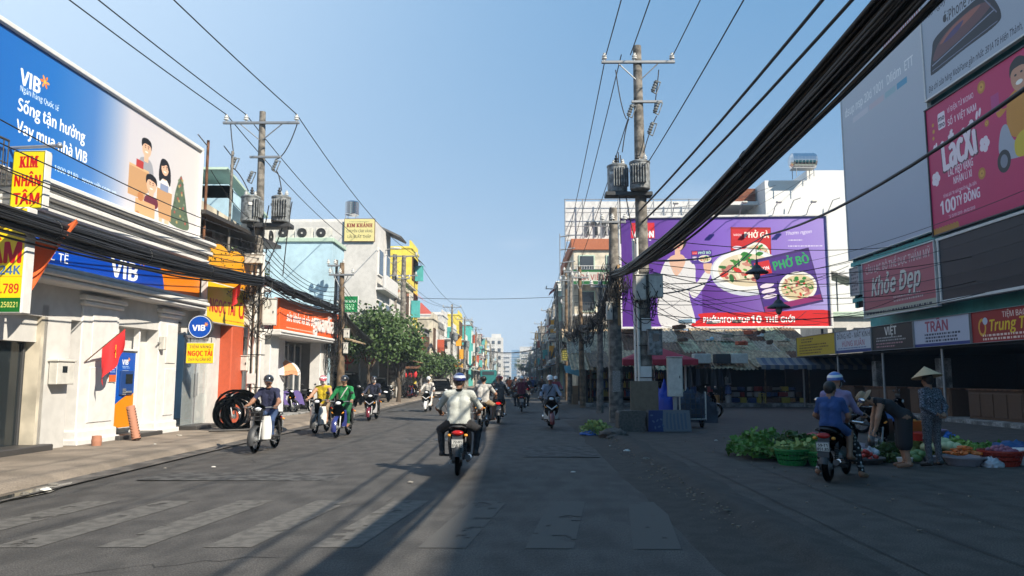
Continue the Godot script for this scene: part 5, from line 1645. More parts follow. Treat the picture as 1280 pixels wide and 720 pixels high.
func packet(a: Art, c: Vector2, w: float, h: float, turn: float, col: Color, s: String, size: float, tc: Color) -> void:
	var P := func(x: float, y: float) -> Vector2: return c + Vector2(x * w * 0.5, y * h * 0.5).rotated(turn)
	a.poly(PackedVector2Array([P.call(-1, -1), P.call(1, -1), P.call(1, 1), P.call(-1, 1)]), col.darkened(0.25))
	a.poly(PackedVector2Array([P.call(-0.96, -0.92), P.call(0.97, -0.92), P.call(0.97, 0.92), P.call(-0.96, 0.92)]), col)
	a.poly(PackedVector2Array([P.call(-0.92, -0.88), P.call(-0.4, -0.88), P.call(-0.4, -0.4), P.call(-0.92, -0.4)]), Color(0.8, 0.1, 0.14))
	var q: Vector2 = P.call(-0.66, -0.62)
	a.text("VIFON", q.x, q.y, size * 0.4, Color.WHITE, {"turn": turn, "bold": 0.5, "fit": w * 0.2})
	q = P.call(0.3, -0.64)
	a.text(s, q.x, q.y, size, tc, {"turn": turn, "bold": 0.9, "fit": w * 0.6})
	q = P.call(0.3, 0.3)
	a.oval(q.x, q.y, w * 0.32, h * 0.28, Color(0.92, 0.91, 0.88), turn)
	a.oval(q.x, q.y, w * 0.28, h * 0.22, Color(0.85, 0.78, 0.62), turn)
	food(a, q, w * 0.25, h * 0.18, int(w))
	for j in 3:
		var e: Vector2 = P.call(-0.68, 0.0 + j * 0.2)
		a.oval(e.x, e.y, w * 0.12, h * 0.04, Color(0.9, 0.85, 0.9), turn)
	if size > 60:
		a.poly(PackedVector2Array([P.call(-0.96, 0.72), P.call(0.97, 0.72), P.call(0.97, 0.92), P.call(-0.96, 0.92)]), Color(0.55, 0.10, 0.40))
	if s == "PHỞ GÀ":
		a.poly(PackedVector2Array([P.call(-0.96, 0.4), P.call(-0.3, 0.92), P.call(-0.96, 0.92)]), Color(0.95, 0.72, 0.12))
func food(a: Art, c: Vector2, rx: float, ry: float, sd: int) -> void:
	var r := RandomNumberGenerator.new()
	r.seed = sd
	for j in 46:
		var an := r.randf() * TAU
		var d := sqrt(r.randf())
		var p := c + Vector2(cos(an) * rx * d, sin(an) * ry * d)
		var col: Color = [Color(0.66, 0.38, 0.34), Color(0.78, 0.52, 0.46), Color(0.20, 0.50, 0.16), Color(0.36, 0.62, 0.22), Color(0.92, 0.88, 0.78), Color(0.14, 0.40, 0.14), Color(0.72, 0.42, 0.38), Color(0.8, 0.15, 0.12)][r.randi() % 8]
		a.oval(p.x, p.y, rx * r.randf_range(0.08, 0.2), rx * r.randf_range(0.04, 0.09), col, r.randf() * PI)
	for j in 5:
		var p := c + Vector2(r.randf_range(-0.3, 0.4) * rx, -ry * r.randf_range(0.5, 1.1))
		a.blob([p, p + Vector2(rx * 0.12, -ry * 0.2), p + Vector2(rx * 0.3, -ry * 0.1), p + Vector2(rx * 0.16, ry * 0.1)], Color(0.12, 0.48, 0.14))
func corrugated(w: float, l: float, waves: int) -> ArrayMesh:
	var m := MB.new()
	m.grid(waves * 4, 1, func(u, v): return Vector3((u - 0.5) * w, 0.035 * sin(u * waves * TAU), (0.5 - v) * l))
	return m.mesh()
func market() -> void:
	noodle_board()
	var b := thing("market_stalls", "long low dark market shed with patched corrugated roofs", "building", Vector3(10.0, 0, -42.5))
	var m := MB.new()
	m.box(Vector3(0, 1.5, -4.5), Vector3(12.6, 3.2, 0.15))
	m.box(Vector3(-6.2, 1.3, -2.3), Vector3(0.12, 2.6, 4.4))
	m.box(Vector3(6.4, 1.3, -2.3), Vector3(0.12, 2.6, 4.4))
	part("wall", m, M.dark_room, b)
	part("platform", bx(Vector3(0, 0.14, -2.0), Vector3(12.8, 0.26, 5.0), 0.02), M.grey_wall, b)
	for k in 6:
		part("post", MB.new().cyl(Vector3(-6.0 + k * 2.4, 0.2, 0.2), Vector3(-6.0 + k * 2.4, 2.5, 0.2), 0.05, -1, 6), M.wood_pole, b)
	var sheets := [corrugated(1.25, 2.6, 6), corrugated(1.05, 2.4, 5), corrugated(1.35, 2.7, 6)]
	var tones := [M.tin, M.tin, M.tin_green, M.rust, mat("tin_pale", Color(0.54, 0.47, 0.34), 0.6, {"tex": "faint", "wear": "dirt", "wsc": 0.3}), mat("tin_dull", Color(0.30, 0.19, 0.11), 0.7, {"tex": "grain", "wear": "dirt", "wsc": 0.3})]
	var r := RandomNumberGenerator.new()
	r.seed = 5
	for row in 3:
		for k in 13:
			var o := again("roof_sheet", sheets[r.randi() % 3], tones[r.randi() % 6] if not (k in [5, 6, 11] and row == 0) else M.rust, b, Vector3(-6.6 + k * 1.1 + r.randf_range(-0.1, 0.1), 2.62 + row * 0.78 + r.randf_range(-0.04, 0.08) + (k % 2) * 0.03, 0.3 - row * 2.05))
			o.rotation = Vector3(0.37 + r.randf_range(-0.05, 0.05), r.randf_range(-0.06, 0.06), r.randf_range(-0.04, 0.04))
	part("ridge_board", bx(Vector3(0, 4.35, -6.4), Vector3(13.6, 0.5, 0.2)), M.wood_pole, b)
	for k in 16:
		m = MB.new()
		var s := r.randf_range(0.25, 0.6)
		m.box(Vector3(0, 0.1, 0), Vector3(s * 1.6, r.randf_range(0.06, 0.25), s), 0.03, Basis(Vector3.UP, r.randf() * 3.0))
		m.ell(Vector3(s * 0.3, 0.15, 0.1), Vector3(s * 0.5, 0.12, s * 0.4), 5, 8)
		var x := r.randf_range(-6.0, 6.0)
		var zz := r.randf_range(-5.6, -0.8)
		solo("roof_clutter", m, [M.old_wall, M.rust, M.brown, M.tin_pale, M.red_paint, M.pale_blue, M.white_trim][k % 7], "scrap %s lying on the corrugated market roof" % ["boards", "rusty sheet", "brown bundle", "tin", "red tarpaulin", "blue plastic", "white plastic"][k % 7], "clutter", Vector3(10.0 + x, 2.85 + (0.3 - zz) * 0.38, -42.5 + zz), 0.0, "scrap on the market roofs")
	for q in [[9.9, 0.9, M.box_paint, "left white"], [11.0, 0.8, M.dark_steel, "dark middle"], [11.9, 0.9, M.box_paint, "right white"]]:
		solo("eave_box", bx(Vector3(0, 0.25, 0), Vector3(q[1], 0.52, 0.6), 0.03), q[2], "%s box standing on the market eave over the red canisters" % q[3], "box", Vector3(q[0], 2.42, -41.4), r.randf_range(-0.1, 0.1))
	var aw := thing("awning", "grey and blue striped awning hanging on the right half of the market shed", "awning", Vector3(15.4, 2.72, -40.4))
	for k in 24:
		var x := -2.6 + k * 0.24
		m = MB.new()
		m.grid(2, 6, func(u, v): return Vector3(x + u * 0.24, -0.42 * sin(v * 1.4), -0.9 + v * 0.95 + 0.02 * sin(u * 6.0)))
		m.grid(2, 2, func(u, v): return Vector3(x + u * 0.24, -0.414 - v * (0.22 + 0.03 * sin(k * 2.0)), 0.05 + 0.02 * sin(k * 1.3)))
		part("stripe", m, mat("awning_grey", Color(0.19, 0.19, 0.19), 0.8) if k % 2 == 0 else mat("awning_blue", Color(0.07, 0.09, 0.14), 0.8), aw)
	market_interior()
	var t := thing("market_umbrella", "large square maroon parasol with a scalloped edge behind the utility pole", "umbrella", Vector3(5.5, 0.05, -31.0))
	part("post", MB.new().cyl(Vector3.ZERO, Vector3(0, 2.9, 0), 0.03), M.steel, t)
	part("side_post", MB.new().cyl(Vector3(1.3, 0, -0.2), Vector3(1.3, 2.25, -0.2), 0.04), M.white_trim, t)
	part("base", MB.new().lathe([Vector2(0, 0), Vector2(0.3, 0), Vector2(0.3, 0.08), Vector2(0.06, 0.12), Vector2(0, 0.12)], 16), M.grey_wall, t)
	var mar := mat("maroon", Color(0.40, 0.022, 0.05), 0.75, {"back": Color(0.12, 0.01, 0.015), "tex": "faint"})
	for k in 4:
		m = MB.new()
		m.X = Transform3D(Basis(Vector3.UP, k * PI / 2), Vector3.ZERO)
		m.grid(10, 6, func(u, v): return Vector3((u - 0.5) * 2.9 * v, 2.92 - 0.62 * v - 0.06 * sin(v * PI) * absf(u - 0.5), 1.45 * v))
		m.grid(30, 1, func(u, v): return Vector3((u - 0.5) * 2.9, 2.3 - v * (0.17 + 0.05 * absf(sin(u * PI * 8.0))), 1.452))
		part("canopy", m, mar, t)
		part("rib", MB.new().cyl(Vector3(0, 2.86, 0), Vector3(1.44, 2.28, 1.44).rotated(Vector3.UP, k * PI / 2), 0.012, -1, 5), M.steel, t)
	part("cap", MB.new().at(Vector3(0, 2.88, 0)).lathe([Vector2(0.4, 0), Vector2(0.1, 0.14), Vector2(0, 0.16)], 4, PI / 4, PI / 4 + TAU), mar, t)
func market_interior() -> void:
	var r := RandomNumberGenerator.new()
	r.seed = 91
	var bottle := MB.new().lathe([Vector2(0, 0), Vector2(0.07, 0), Vector2(0.075, 0.05), Vector2(0.075, 0.24), Vector2(0.03, 0.32), Vector2(0.03, 0.38), Vector2(0, 0.38)], 8).mesh()
	var tin := MB.new().lathe([Vector2(0, 0), Vector2(0.16, 0), Vector2(0.16, 0.42), Vector2(0.13, 0.45), Vector2(0, 0.45)], 12).mesh()
	var crate := bx(Vector3(0, 0.15, 0), Vector3(0.5, 0.3, 0.36), 0.02).mesh()
	var cols := [mat("goods_red", Color(0.22, 0.018, 0.016), 0.5), mat("goods_blue", Color(0.02, 0.05, 0.15), 0.5), mat("goods_white", Color(0.24, 0.23, 0.22), 0.5), mat("goods_yellow", Color(0.36, 0.29, 0.04), 0.5), mat("goods_green", Color(0.03, 0.10, 0.035), 0.5), M.brown, mat("goods_amber", Color(0.3, 0.14, 0.03), 0.3)]
	var cn := ["red", "blue", "white", "yellow", "green", "brown", "amber"]
	for s in 3:
		var t := thing("bottle_shelf", "dark shelf of small bottles in the market shed, %s" % ["at its left end", "behind the parasol", "behind the handcart"][s], "shelf", Vector3(4.6 + s * 1.7, 0.27, -43.6))
		for j in 3:
			part("board", bx(Vector3(0, 0.3 + j * 0.5, 0), Vector3(1.5, 0.04, 0.4)), M.brown, t)
			for k in 11:
				again("bottle", bottle, cols[r.randi() % 7], t, Vector3(-0.68 + k * 0.135, 0.32 + j * 0.5, r.randf_range(-0.06, 0.12)))
		for x in [-0.74, 0.74]:
			part("side", bx(Vector3(x, 0.75, 0), Vector3(0.04, 1.5, 0.4)), M.brown, t)
	var n := 0
	for q in [[9.3, 0], [9.75, 0], [10.25, 0], [10.75, 0], [9.5, 1], [10.4, 1]]:
		var c: int = [0, 0, 0, 6, 1, 0][n]
		var t := thing("canister", "%s canister in the group below the market eave boxes, %s" % [cn[c], ["first", "second", "third", "fourth", "on the left pile", "on the right pile"][n]], "canister", Vector3(q[0], 0.27 + q[1] * 0.45, -41.7))
		again("drum", tin, cols[c], t, Vector3.ZERO)
		again("lid", MB.new().lathe([Vector2(0.12, 0.45), Vector2(0.13, 0.45), Vector2(0.13, 0.48), Vector2(0, 0.49)], 12).mesh(), M.black_plastic, t, Vector3.ZERO)
		n += 1
	for k in 3:
		solo("water_jug", MB.new().lathe([Vector2(0, 0), Vector2(0.17, 0), Vector2(0.18, 0.1), Vector2(0.165, 0.24), Vector2(0.18, 0.38), Vector2(0.06, 0.46), Vector2(0.04, 0.52), Vector2(0, 0.52)], 12), cols[2] if k != 1 else cols[1], "%s water jug in the stack beside the canisters" % ["bottom", "blue middle", "top"][k], "jug", Vector3(11.35, 0.27 + k * 0.5, -41.6))
	for k in 26:
		var c := r.randi() % 7
		solo("goods_box", MB.new().box(Vector3(0, 0.15, 0), Vector3(r.randf_range(0.18, 0.5), r.randf_range(0.14, 0.3), 0.36), 0.02), cols[c], "%s box of goods in the dark market shed, %s in the %s row" % [cn[c], nth(k % 9 + 1), ["bottom", "middle", "top"][k / 9]], "box", Vector3(11.9 + (k % 9) * 0.46, 0.27 + (k / 9) * 0.31, -42.2 - r.randf() * 0.6), r.randf_range(-0.7, 0.7), "boxes of goods in the market shed")
	for k in 9:
		var m := MB.new()
		var w := r.randf_range(0.22, 0.4)
		var h := r.randf_range(0.8, 1.3)
		m.grid(4, 6, func(u, v): return Vector3((u - 0.5) * w * (0.5 + v * 0.6), -h * v, 0.06 * sin(u * 5.0 + v * 2.0)))
		m.grid(4, 6, func(u, v): return Vector3((0.5 - u) * w * (0.5 + v * 0.6), -h * v, -0.12 + 0.06 * sin(u * 5.0 + v * 2.0)))
		var t := thing("hanging_cloth", "%s dark cloth from the left hanging from the market eave" % nth(k + 1), "cloth", Vector3(8.0 + k * 0.42, 2.3, -41.3), r.randf_range(-0.5, 0.5), "dark cloths hanging from the market eave")
		part("cloth", m, [M.dark_steel, mat("dark_cloth", Color(0.04, 0.045, 0.06), 0.9), M.black_plastic][k % 3], t)
	for k in 2:
		var t := thing("yellow_stool", "yellow plastic stool %s inside the market shed" % ["standing upright", "stacked on the other"][k], "stool", Vector3(13.1, 0.27 + k * 0.12, -41.4))
		part("seat", bx(Vector3(0, 0.4, 0), Vector3(0.3, 0.03, 0.3), 0.01), cols[3], t)
		for sx in [-1, 1]:
			for sz in [-1, 1]:
				part("leg", MB.new().cyl(Vector3(sx * 0.15, 0, sz * 0.15), Vector3(sx * 0.12, 0.4, sz * 0.12), 0.02, -1, 6), cols[3], t)
func right_far() -> void:
	var b := thing("white_building", "white building with a stepped blank wall and a steel tank behind the purple billboard", "building", Vector3(19.2, 0, -58))
	var m := MB.new()
	m.box(Vector3(1.65, 8.45, -6), Vector3(3.3, 16.9, 12))
	m.box(Vector3(5.2, 8.85, -6), Vector3(3.8, 17.7, 12))
	part("wall", m, mat("plain_white", Color(0.68, 0.68, 0.67), 0.7), b)
	for k in 2:
		part("lamp_arm", MB.new().tube([Vector3(1.4 + k * 3.0, 13.6, 0.02), Vector3(2.0 + k * 3.0, 15.2, 0.5), Vector3(2.4 + k * 3.0, 15.3, 0.9)], 0.03, 6), M.steel, b)
	water_tank("shiny steel water tank lying on the white roof, right of the purple billboard", Vector3(21.9, 16.9, -57.2), 0.62, 1.9, true)
	b = thing("brick_house", "unfinished house with bare red brick and open terrace left of the stepped wall", "building", Vector3(15.6, 0, -60))
	part("wall", bx(Vector3(1.75, 7.2, -5), Vector3(3.5, 14.4, 10)), M.white_wall, b)
	part("terrace_slab", bx(Vector3(1.75, 15.5, -4.5), Vector3(3.7, 0.3, 9.6), 0.02), M.white_trim, b)
	part("terrace_room", bx(Vector3(1.75, 14.9, -4.6), Vector3(3.4, 1.1, 0.2)), M.old_wall, b)
	var r := RandomNumberGenerator.new()
	r.seed = 3
	var br := bx(Vector3.ZERO, Vector3(0.2, 0.075, 0.1), 0.008).mesh()
	var bm := [mat("brick_red", Color(0.30, 0.10, 0.055), 0.9, {"tex": "grain"}), mat("brick_pale", Color(0.36, 0.15, 0.085), 0.9, {"tex": "grain"})]
	part("mortar", bx(Vector3(2.6, 16.2, -0.3), Vector3(1.8, 1.15, 0.5)), M.old_wall, b)
	for row in 12:
		for k in 8:
			again("brick", br, bm[r.randi() % 2], b, Vector3(1.8 + k * 0.215 + (row % 2) * 0.1, 15.69 + row * 0.093, -0.04 + r.randf_range(-0.01, 0.01)))
	b = thing("mint_house", "mint green house with a grey canopy between the billboard and the market building", "building", Vector3(21.0, 0, -51.5))
	part("wall", bx(Vector3(2.2, 2.9, -2.5), Vector3(4.6, 5.8, 5.0)), M.white_wall, b)
	part("cornice", bx(Vector3(2.2, 5.9, -2.4), Vector3(4.9, 0.35, 5.4), 0.03), M.mint, b)
	part("canopy", MB.new().box(Vector3(0.6, 8.4, 0.2), Vector3(2.4, 0.1, 2.0), 0.0, Basis(Vector3.FORWARD, 0.35)), M.grey_wall, b)
	part("canopy_post", MB.new().cyl(Vector3(0.6, 5.9, 0.1), Vector3(0.6, 8.4, 0.1), 0.05), M.steel, b)
	for k in 3:
		part("window", bx(Vector3(0.7 + k * 1.4, 4.4, 0.02), Vector3(0.9, 1.2, 0.08), 0.01), M.window_glass, b)
	b = thing("corner_building", "cream corner building with balconies and an orange top band below the scaffold sign", "building", Vector3(6.9, 0, -60.5))
	m = MB.new()
	m.box(Vector3(0, 7.8, -8), Vector3(4.9, 9.6, 16))
	m.box(Vector3(4.4, 7.0, -9), Vector3(4.2, 8.0, 14))
	m.box(Vector3(0.6, 1.5, -8.6), Vector3(5.6, 3.2, 14))
	part("wall", m, M.cream_wall, b)
	part("top_band", bx(Vector3(-0.05, 12.3, -8), Vector3(5.2, 0.9, 16.4), 0.02), mat("orange_band", Color(0.40, 0.13, 0.06), 0.8, {"tex": "faint"}), b)
	for f in 3:
		var y := 4.6 + f * 2.9
		part("balcony_slab", bx(Vector3(-0.3, y - 1.0, 0.6), Vector3(4.6, 0.16, 1.3), 0.02), M.white_trim, b)
		m = MB.new()
		rail(m, Vector3(-2.5, y - 0.9, 1.15), Vector3(1.9, y - 0.9, 1.15), 0.9, 0.2)
		part("railing", m, [M.rust, M.dark_steel, M.white_trim][f], b)
		for k in 2:
			var w := part("window", bx(Vector3(-1.4 + k * 2.2, y + 0.2, 0.03), Vector3(1.3, 1.7, 0.1), 0.01), M.mint, b)
			part("pane", bx(Vector3(-1.4 + k * 2.2, y + 0.2, 0.08), Vector3(1.1, 1.5, 0.05)), M.window_glass, w)
		ac_unit("air conditioner on the %s balcony of the cream corner building" % ["lowest", "middle", "top"][f], Vector3(8.6, y - 0.2, -60.2), 0.0)
	var a := Art.new(256, 80, Color(0.78, 0.78, 0.74))
	a.rect(0, 0, 256, 14, Color(0.1, 0.4, 0.2))
	a.rect(0, 62, 256, 18, Color(0.1, 0.4, 0.2))
	a.text("HOA VIÊN QUÁN", 128, 40, 40, Color(0.6, 0.15, 0.15), {"fit": 230})
	flat_sign("balcony_sign", "long white and green sign with red letters on the cream building's balcony", "sign", Vector3(6.4, 9.5, -59.2), 0.0, 4.2, 1.2, print_mat("balcony_sign", a), M.steel, 0.04)
	var t := thing("scaffold_sign", "white corrugated billboard back held by a steel lattice high over the cream building", "billboard", Vector3(4.7, 15.3, -75))
	var sh := MB.new()
	sh.grid(140, 1, func(u, v): return Vector3(u * 14.3, v * 4.1, -0.6 + 0.03 * sin(u * 70.0 * TAU)))
	part("sheet", sh, mat("white_sheet", Color(0.62, 0.63, 0.63), 0.6, {"tex": "faint", "wear": "streak"}), t)
	for k in 9:
		part("upright", MB.new().cyl(Vector3(k * 1.78, -2.6, 0), Vector3(k * 1.78, 4.2, 0), 0.06, -1, 6), M.steel, t)
		if k < 8:
			part("diagonal", MB.new().cyl(Vector3(k * 1.78, 0, 0.02), Vector3((k + 1) * 1.78, 4.0, 0.02), 0.035, -1, 5), M.steel, t)
	for y in [0.0, 1.4, 2.8, 4.15]:
		part("cross_bar", MB.new().cyl(Vector3(0, y, 0.06), Vector3(14.3, y, 0.06), 0.04, -1, 5), M.steel, t)
	var tm := TextMesh.new()
	tm.text = "mo"
	tm.font_size = 64
	tm.pixel_size = 0.04
	tm.depth = 0.1
	var l := MeshInstance3D.new()
	l.name = "raised_lettering"
	l.mesh = tm
	l.material_override = M.dark_steel
	l.position = Vector3(3.95, 1.6, -0.45)
	t.add_child(l, true)
	t = thing("green_shed", "stall with a pale green corrugated roof at the street corner", "stall", Vector3(4.6, 0, -45.5))
	var shm := corrugated(0.62, 2.6, 5)
	for k in 4:
		var o := again("roof_sheet", shm, M.tin_green, t, Vector3(-0.75 + k * 0.6, 2.95, 0.9))
		o.rotation = Vector3(0.5, 0, 0)
	part("wall", bx(Vector3(0.2, 1.2, -0.6), Vector3(2.4, 2.4, 0.1)), M.dark_room, t)
	for k in 2:
		part("post", MB.new().cyl(Vector3(-0.9 + k * 2.0, 0, 2.0), Vector3(-0.9 + k * 2.0, 2.4, 2.0), 0.04, -1, 6), M.wood_pole, t)
	t = thing("blue_tarp", "sagging pale blue tarpaulin over the corner stall", "tarpaulin", Vector3(3.6, 2.35, -44.6))
	m = MB.new()
	m.grid(8, 6, func(u, v): return Vector3((u - 0.5) * 1.9, 0.1 * cos(u * 7.0) * v - 0.55 * v + 0.05 * sin(v * 9.0), v * 1.7))
	part("sheet", m, mat("tarp_blue", Color(0.10, 0.32, 0.40), 0.6, {"tex": "faint", "back": Color(0.06, 0.2, 0.25)}), t)
	a = Art.new(96, 128, Color(0.35, 0.68, 0.78))
	a.rect(0, 0, 96, 34, Color(0.93, 0.78, 0.12))
	a.text("CƠM TẤM", 48, 18, 18, Color(0.3, 0.2, 0.1), {"fit": 74})
	a.text("BÚN PHỞ", 48, 48, 18, Color(0.9, 0.97, 1), {"bold": 0.4, "fit": 78})
	a.oval(58, 86, 22, 26, Color(0.8, 0.9, 0.94))
	a.text("30", 60, 88, 28, Color(0.85, 0.4, 0.35), {"bold": 0.6})
	flat_sign("hanging_sign", "yellow and pale blue upright sign hanging at the street corner", "sign", Vector3(3.72, 3.6, -47.0), 0.0, 0.82, 1.45, print_mat("blue_yellow", a), M.steel, 0.03)
	a = Art.new(96, 80, Color(0.25, 0.26, 0.10))
	a.lines(12, 14, 70, 5, 13, 8, Color(0.62, 0.6, 0.3), 71)
	flat_sign("olive_sign", "dull olive sign behind the yellow and blue sign", "sign", Vector3(3.35, 3.2, -52.0), 0.0, 0.9, 0.85, print_mat("olive", a), M.steel, 0.03)
	solo("cardboard_box", bx(Vector3(0, 0.3, 0), Vector3(0.75, 0.6, 0.6), 0.01), mat("cardboard", Color(0.32, 0.21, 0.12), 0.9, {"tex": "faint"}), "brown cardboard box beside the road at the corner stall", "box", Vector3(3.55, 0.06, -46.6), 0.2)
	solo("cardboard_box", bx(Vector3(0, 0.25, 0), Vector3(0.7, 0.5, 0.5), 0.01), M.cardboard, "smaller cardboard box on top of the brown one at the corner stall", "box", Vector3(3.6, 0.66, -46.7), -0.15)
	t = thing("yellow_crate", "open yellow crate standing in front of the cardboard boxes", "crate", Vector3(4.0, 0.06, -44.2), 0.1)
	for q in [[0, 0.21, 0.5, 0.02], [0, -0.21, 0.5, 0.02], [0.25, 0, 0.02, 0.44], [-0.25, 0, 0.02, 0.44]]:
		part("side", bx(Vector3(q[0], 0.22, q[1]), Vector3(q[2], 0.42, q[3]), 0.005), M.goods_yellow, t)
	part("base", bx(Vector3(0, 0.02, 0), Vector3(0.5, 0.03, 0.42)), M.goods_yellow, t)
	var wallset := [M.white_wall, M.cream_wall, M.old_wall, M.grey_wall, M.pale_blue, M.mint]
	var nm := ["white", "cream", "weathered", "grey", "pale blue", "mint"]
	var z := -77.0
	var n := 0
	while z > -430.0:
		var w := r.randf_range(4.0, 6.5)
		var h := r.randf_range(8.0, 13.0)
		var k := r.randi() % 6
		row_house("%s house up the shaded right side, %s and %s" % [nth(n + 1), "tall" if h > 10.5 else "low", nm[k]], 4.6 + r.randf_range(-0.2, 0.6), z, w, h, wallset[k], -1, 300 + n, {"far": z < -170.0, "group": "far houses on the right side"})
		z -= w + (r.randf_range(1.0, 4.0) if r.randf() < 0.15 else 0.0)
		n += 1
var span_k := 0
func wire(label: String, group: String, a: Vector3, b: Vector3, sag: float, r: float, called := "overhead_wire", mat_key := "cable") -> void:
	var seg := 16 if r > 0.01 else 10
	solo(called, MB.new().tube(sag_pts(a, b, sag, seg), r, 5, false), M[mat_key], label, "wire" if called == "overhead_wire" else "cable", Vector3.ZERO, 0.0, group)
func insulator() -> MB:
	return MB.new().lathe([Vector2(0, 0), Vector2(0.03, 0), Vector2(0.03, 0.06), Vector2(0.09, 0.07), Vector2(0.09, 0.1), Vector2(0.04, 0.13), Vector2(0.08, 0.15), Vector2(0.08, 0.18), Vector2(0.035, 0.21), Vector2(0.05, 0.26), Vector2(0, 0.28)], 10)
func transformer(called: String, label: String, at: Vector3, turn: float) -> void:
	var t := thing(called, label, "transformer", at, turn)
	part("tank", MB.new().lathe([Vector2(0, 0), Vector2(0.3, 0), Vector2(0.32, 0.03), Vector2(0.32, 0.84), Vector2(0.335, 0.85), Vector2(0.335, 0.9), Vector2(0.25, 0.94), Vector2(0, 0.96)], 20), M.transformer_paint, t)
	var fin := bx(Vector3.ZERO, Vector3(0.035, 0.62, 0.13), 0.008).mesh()
	for k in 7:
		var an := 0.35 + k * 0.2
		var o := again("cooling_fin", fin, M.transformer_paint, t, Vector3(cos(an) * 0.37, 0.46, sin(an) * 0.37))
		o.rotation.y = PI / 2 - an
	for q in [[0.0, 0.1, 1.0], [-0.14, -0.1, 0.7], [0.16, -0.08, 0.7]]:
		var m := insulator()
		part("bushing", m, M.ceramic if q[2] < 1.0 else M.dark_steel, t).transform = Transform3D(Basis().scaled(Vector3(0.8, 1.1 * q[2], 0.8)), Vector3(q[0], 0.93, q[1]))
	part("lug", bx(Vector3(0, 0.7, -0.34), Vector3(0.12, 0.1, 0.1), 0.01), M.steel, t)
	part("plate", bx(Vector3(-0.1, 0.6, 0.325), Vector3(0.12, 0.09, 0.01)), M.white_trim, t)
func utility_pole(label: String, at: Vector3, h: float, r0: float, arm_y: float, arm_w: float, m_pole: Material, o := {}) -> Node3D:
	var t := thing("utility_pole", label, "utility pole", at, o.get("turn", 0.0), o.get("group", ""))
	var lean: float = o.get("lean", 0.0)
	var m := MB.new()
	if o.get("square", false):
		m.X = Transform3D(Basis(Vector3.UP, PI / 4), Vector3.ZERO)
		m.tube([Vector3.ZERO, Vector3(0, 3.6, 0), Vector3(0, h, 0)], [r0, r0 * 0.9, r0 * 0.55], 4)
	else:
		m.tube([Vector3.ZERO, Vector3(lean * 0.4, h * 0.4, 0), Vector3(lean, h, 0)], [r0, r0 * 0.86, r0 * 0.56], 14)
	part("shaft", m, m_pole, t)
	for k in int(o.get("arms", 1)):
		var y := arm_y - k * 1.5
		var x0: float = o.get("arm_at", 0.0) + lean * 0.9
		part("crossarm", bx(Vector3(x0, y, 0.14), Vector3(arm_w, 0.09, 0.09), 0.012), M.steel, t)
		for s in [-1, 1]:
			part("brace", MB.new().cyl(Vector3(x0 + s * arm_w * 0.27, y - 0.05, 0.14), Vector3(lean * 0.9 + s * 0.06, y - 0.6, 0.1), 0.02, -1, 6), M.steel, t)
		for q in [-0.46, -0.05 if arm_w < 2.5 else -0.2, 0.46]:
			part("insulator", insulator(), M.ceramic, t).position = Vector3(x0 + arm_w * q, y + 0.04, 0.14)
	return t
func cutout(m_parent: Node3D, at: Vector3, turn: float) -> void:
	var m := MB.new()
	m.X = Transform3D(Basis(Vector3.FORWARD, 0.35), at)
	m.cyl(Vector3(0, -0.2, 0), Vector3(0, 0.2, 0), 0.05, -1, 8)
	for k in 4:
		m.cyl(Vector3(0, -0.15 + k * 0.09, 0), Vector3(0, -0.12 + k * 0.09, 0), 0.075, -1, 8)
	m.cyl(Vector3(0.14, -0.22, 0), Vector3(0.14, 0.2, 0), 0.018, -1, 6)
	m.cyl(Vector3(0, 0.18, 0), Vector3(0.15, 0.2, 0), 0.02, -1, 6)
	m.cyl(Vector3(0, -0.2, 0), Vector3(0.15, -0.22, 0), 0.02, -1, 6)
	part("fuse_cutout", m, M.transformer_paint, m_parent)
func tangle(label: String, c: Vector3, spread: Vector3, n: int, sd: int) -> void:
	var r := RandomNumberGenerator.new()
	r.seed = sd
	var t := thing("cable_tangle", label, "cables", c)
	for k in n:
		var p := []
		var a := Vector3(r.randf_range(-1, 1), r.randf_range(-0.2, 1), r.randf_range(-1, 1)) * spread
		var b := Vector3(r.randf_range(-1, 1), r.randf_range(-0.2, 1), r.randf_range(-1, 1)) * spread
		var low := r.randf_range(0.2, 1.3) * spread.y
		for i in 11:
			var q := i / 10.0
			p.append(a.lerp(b, q) + Vector3(sin(q * PI * 2.0) * 0.1, -low * sin(q * PI), cos(q * 7.0 + k) * 0.06))
		part("loop", MB.new().tube(p, r.randf_range(0.008, 0.017), 5, false), M.cable, t)
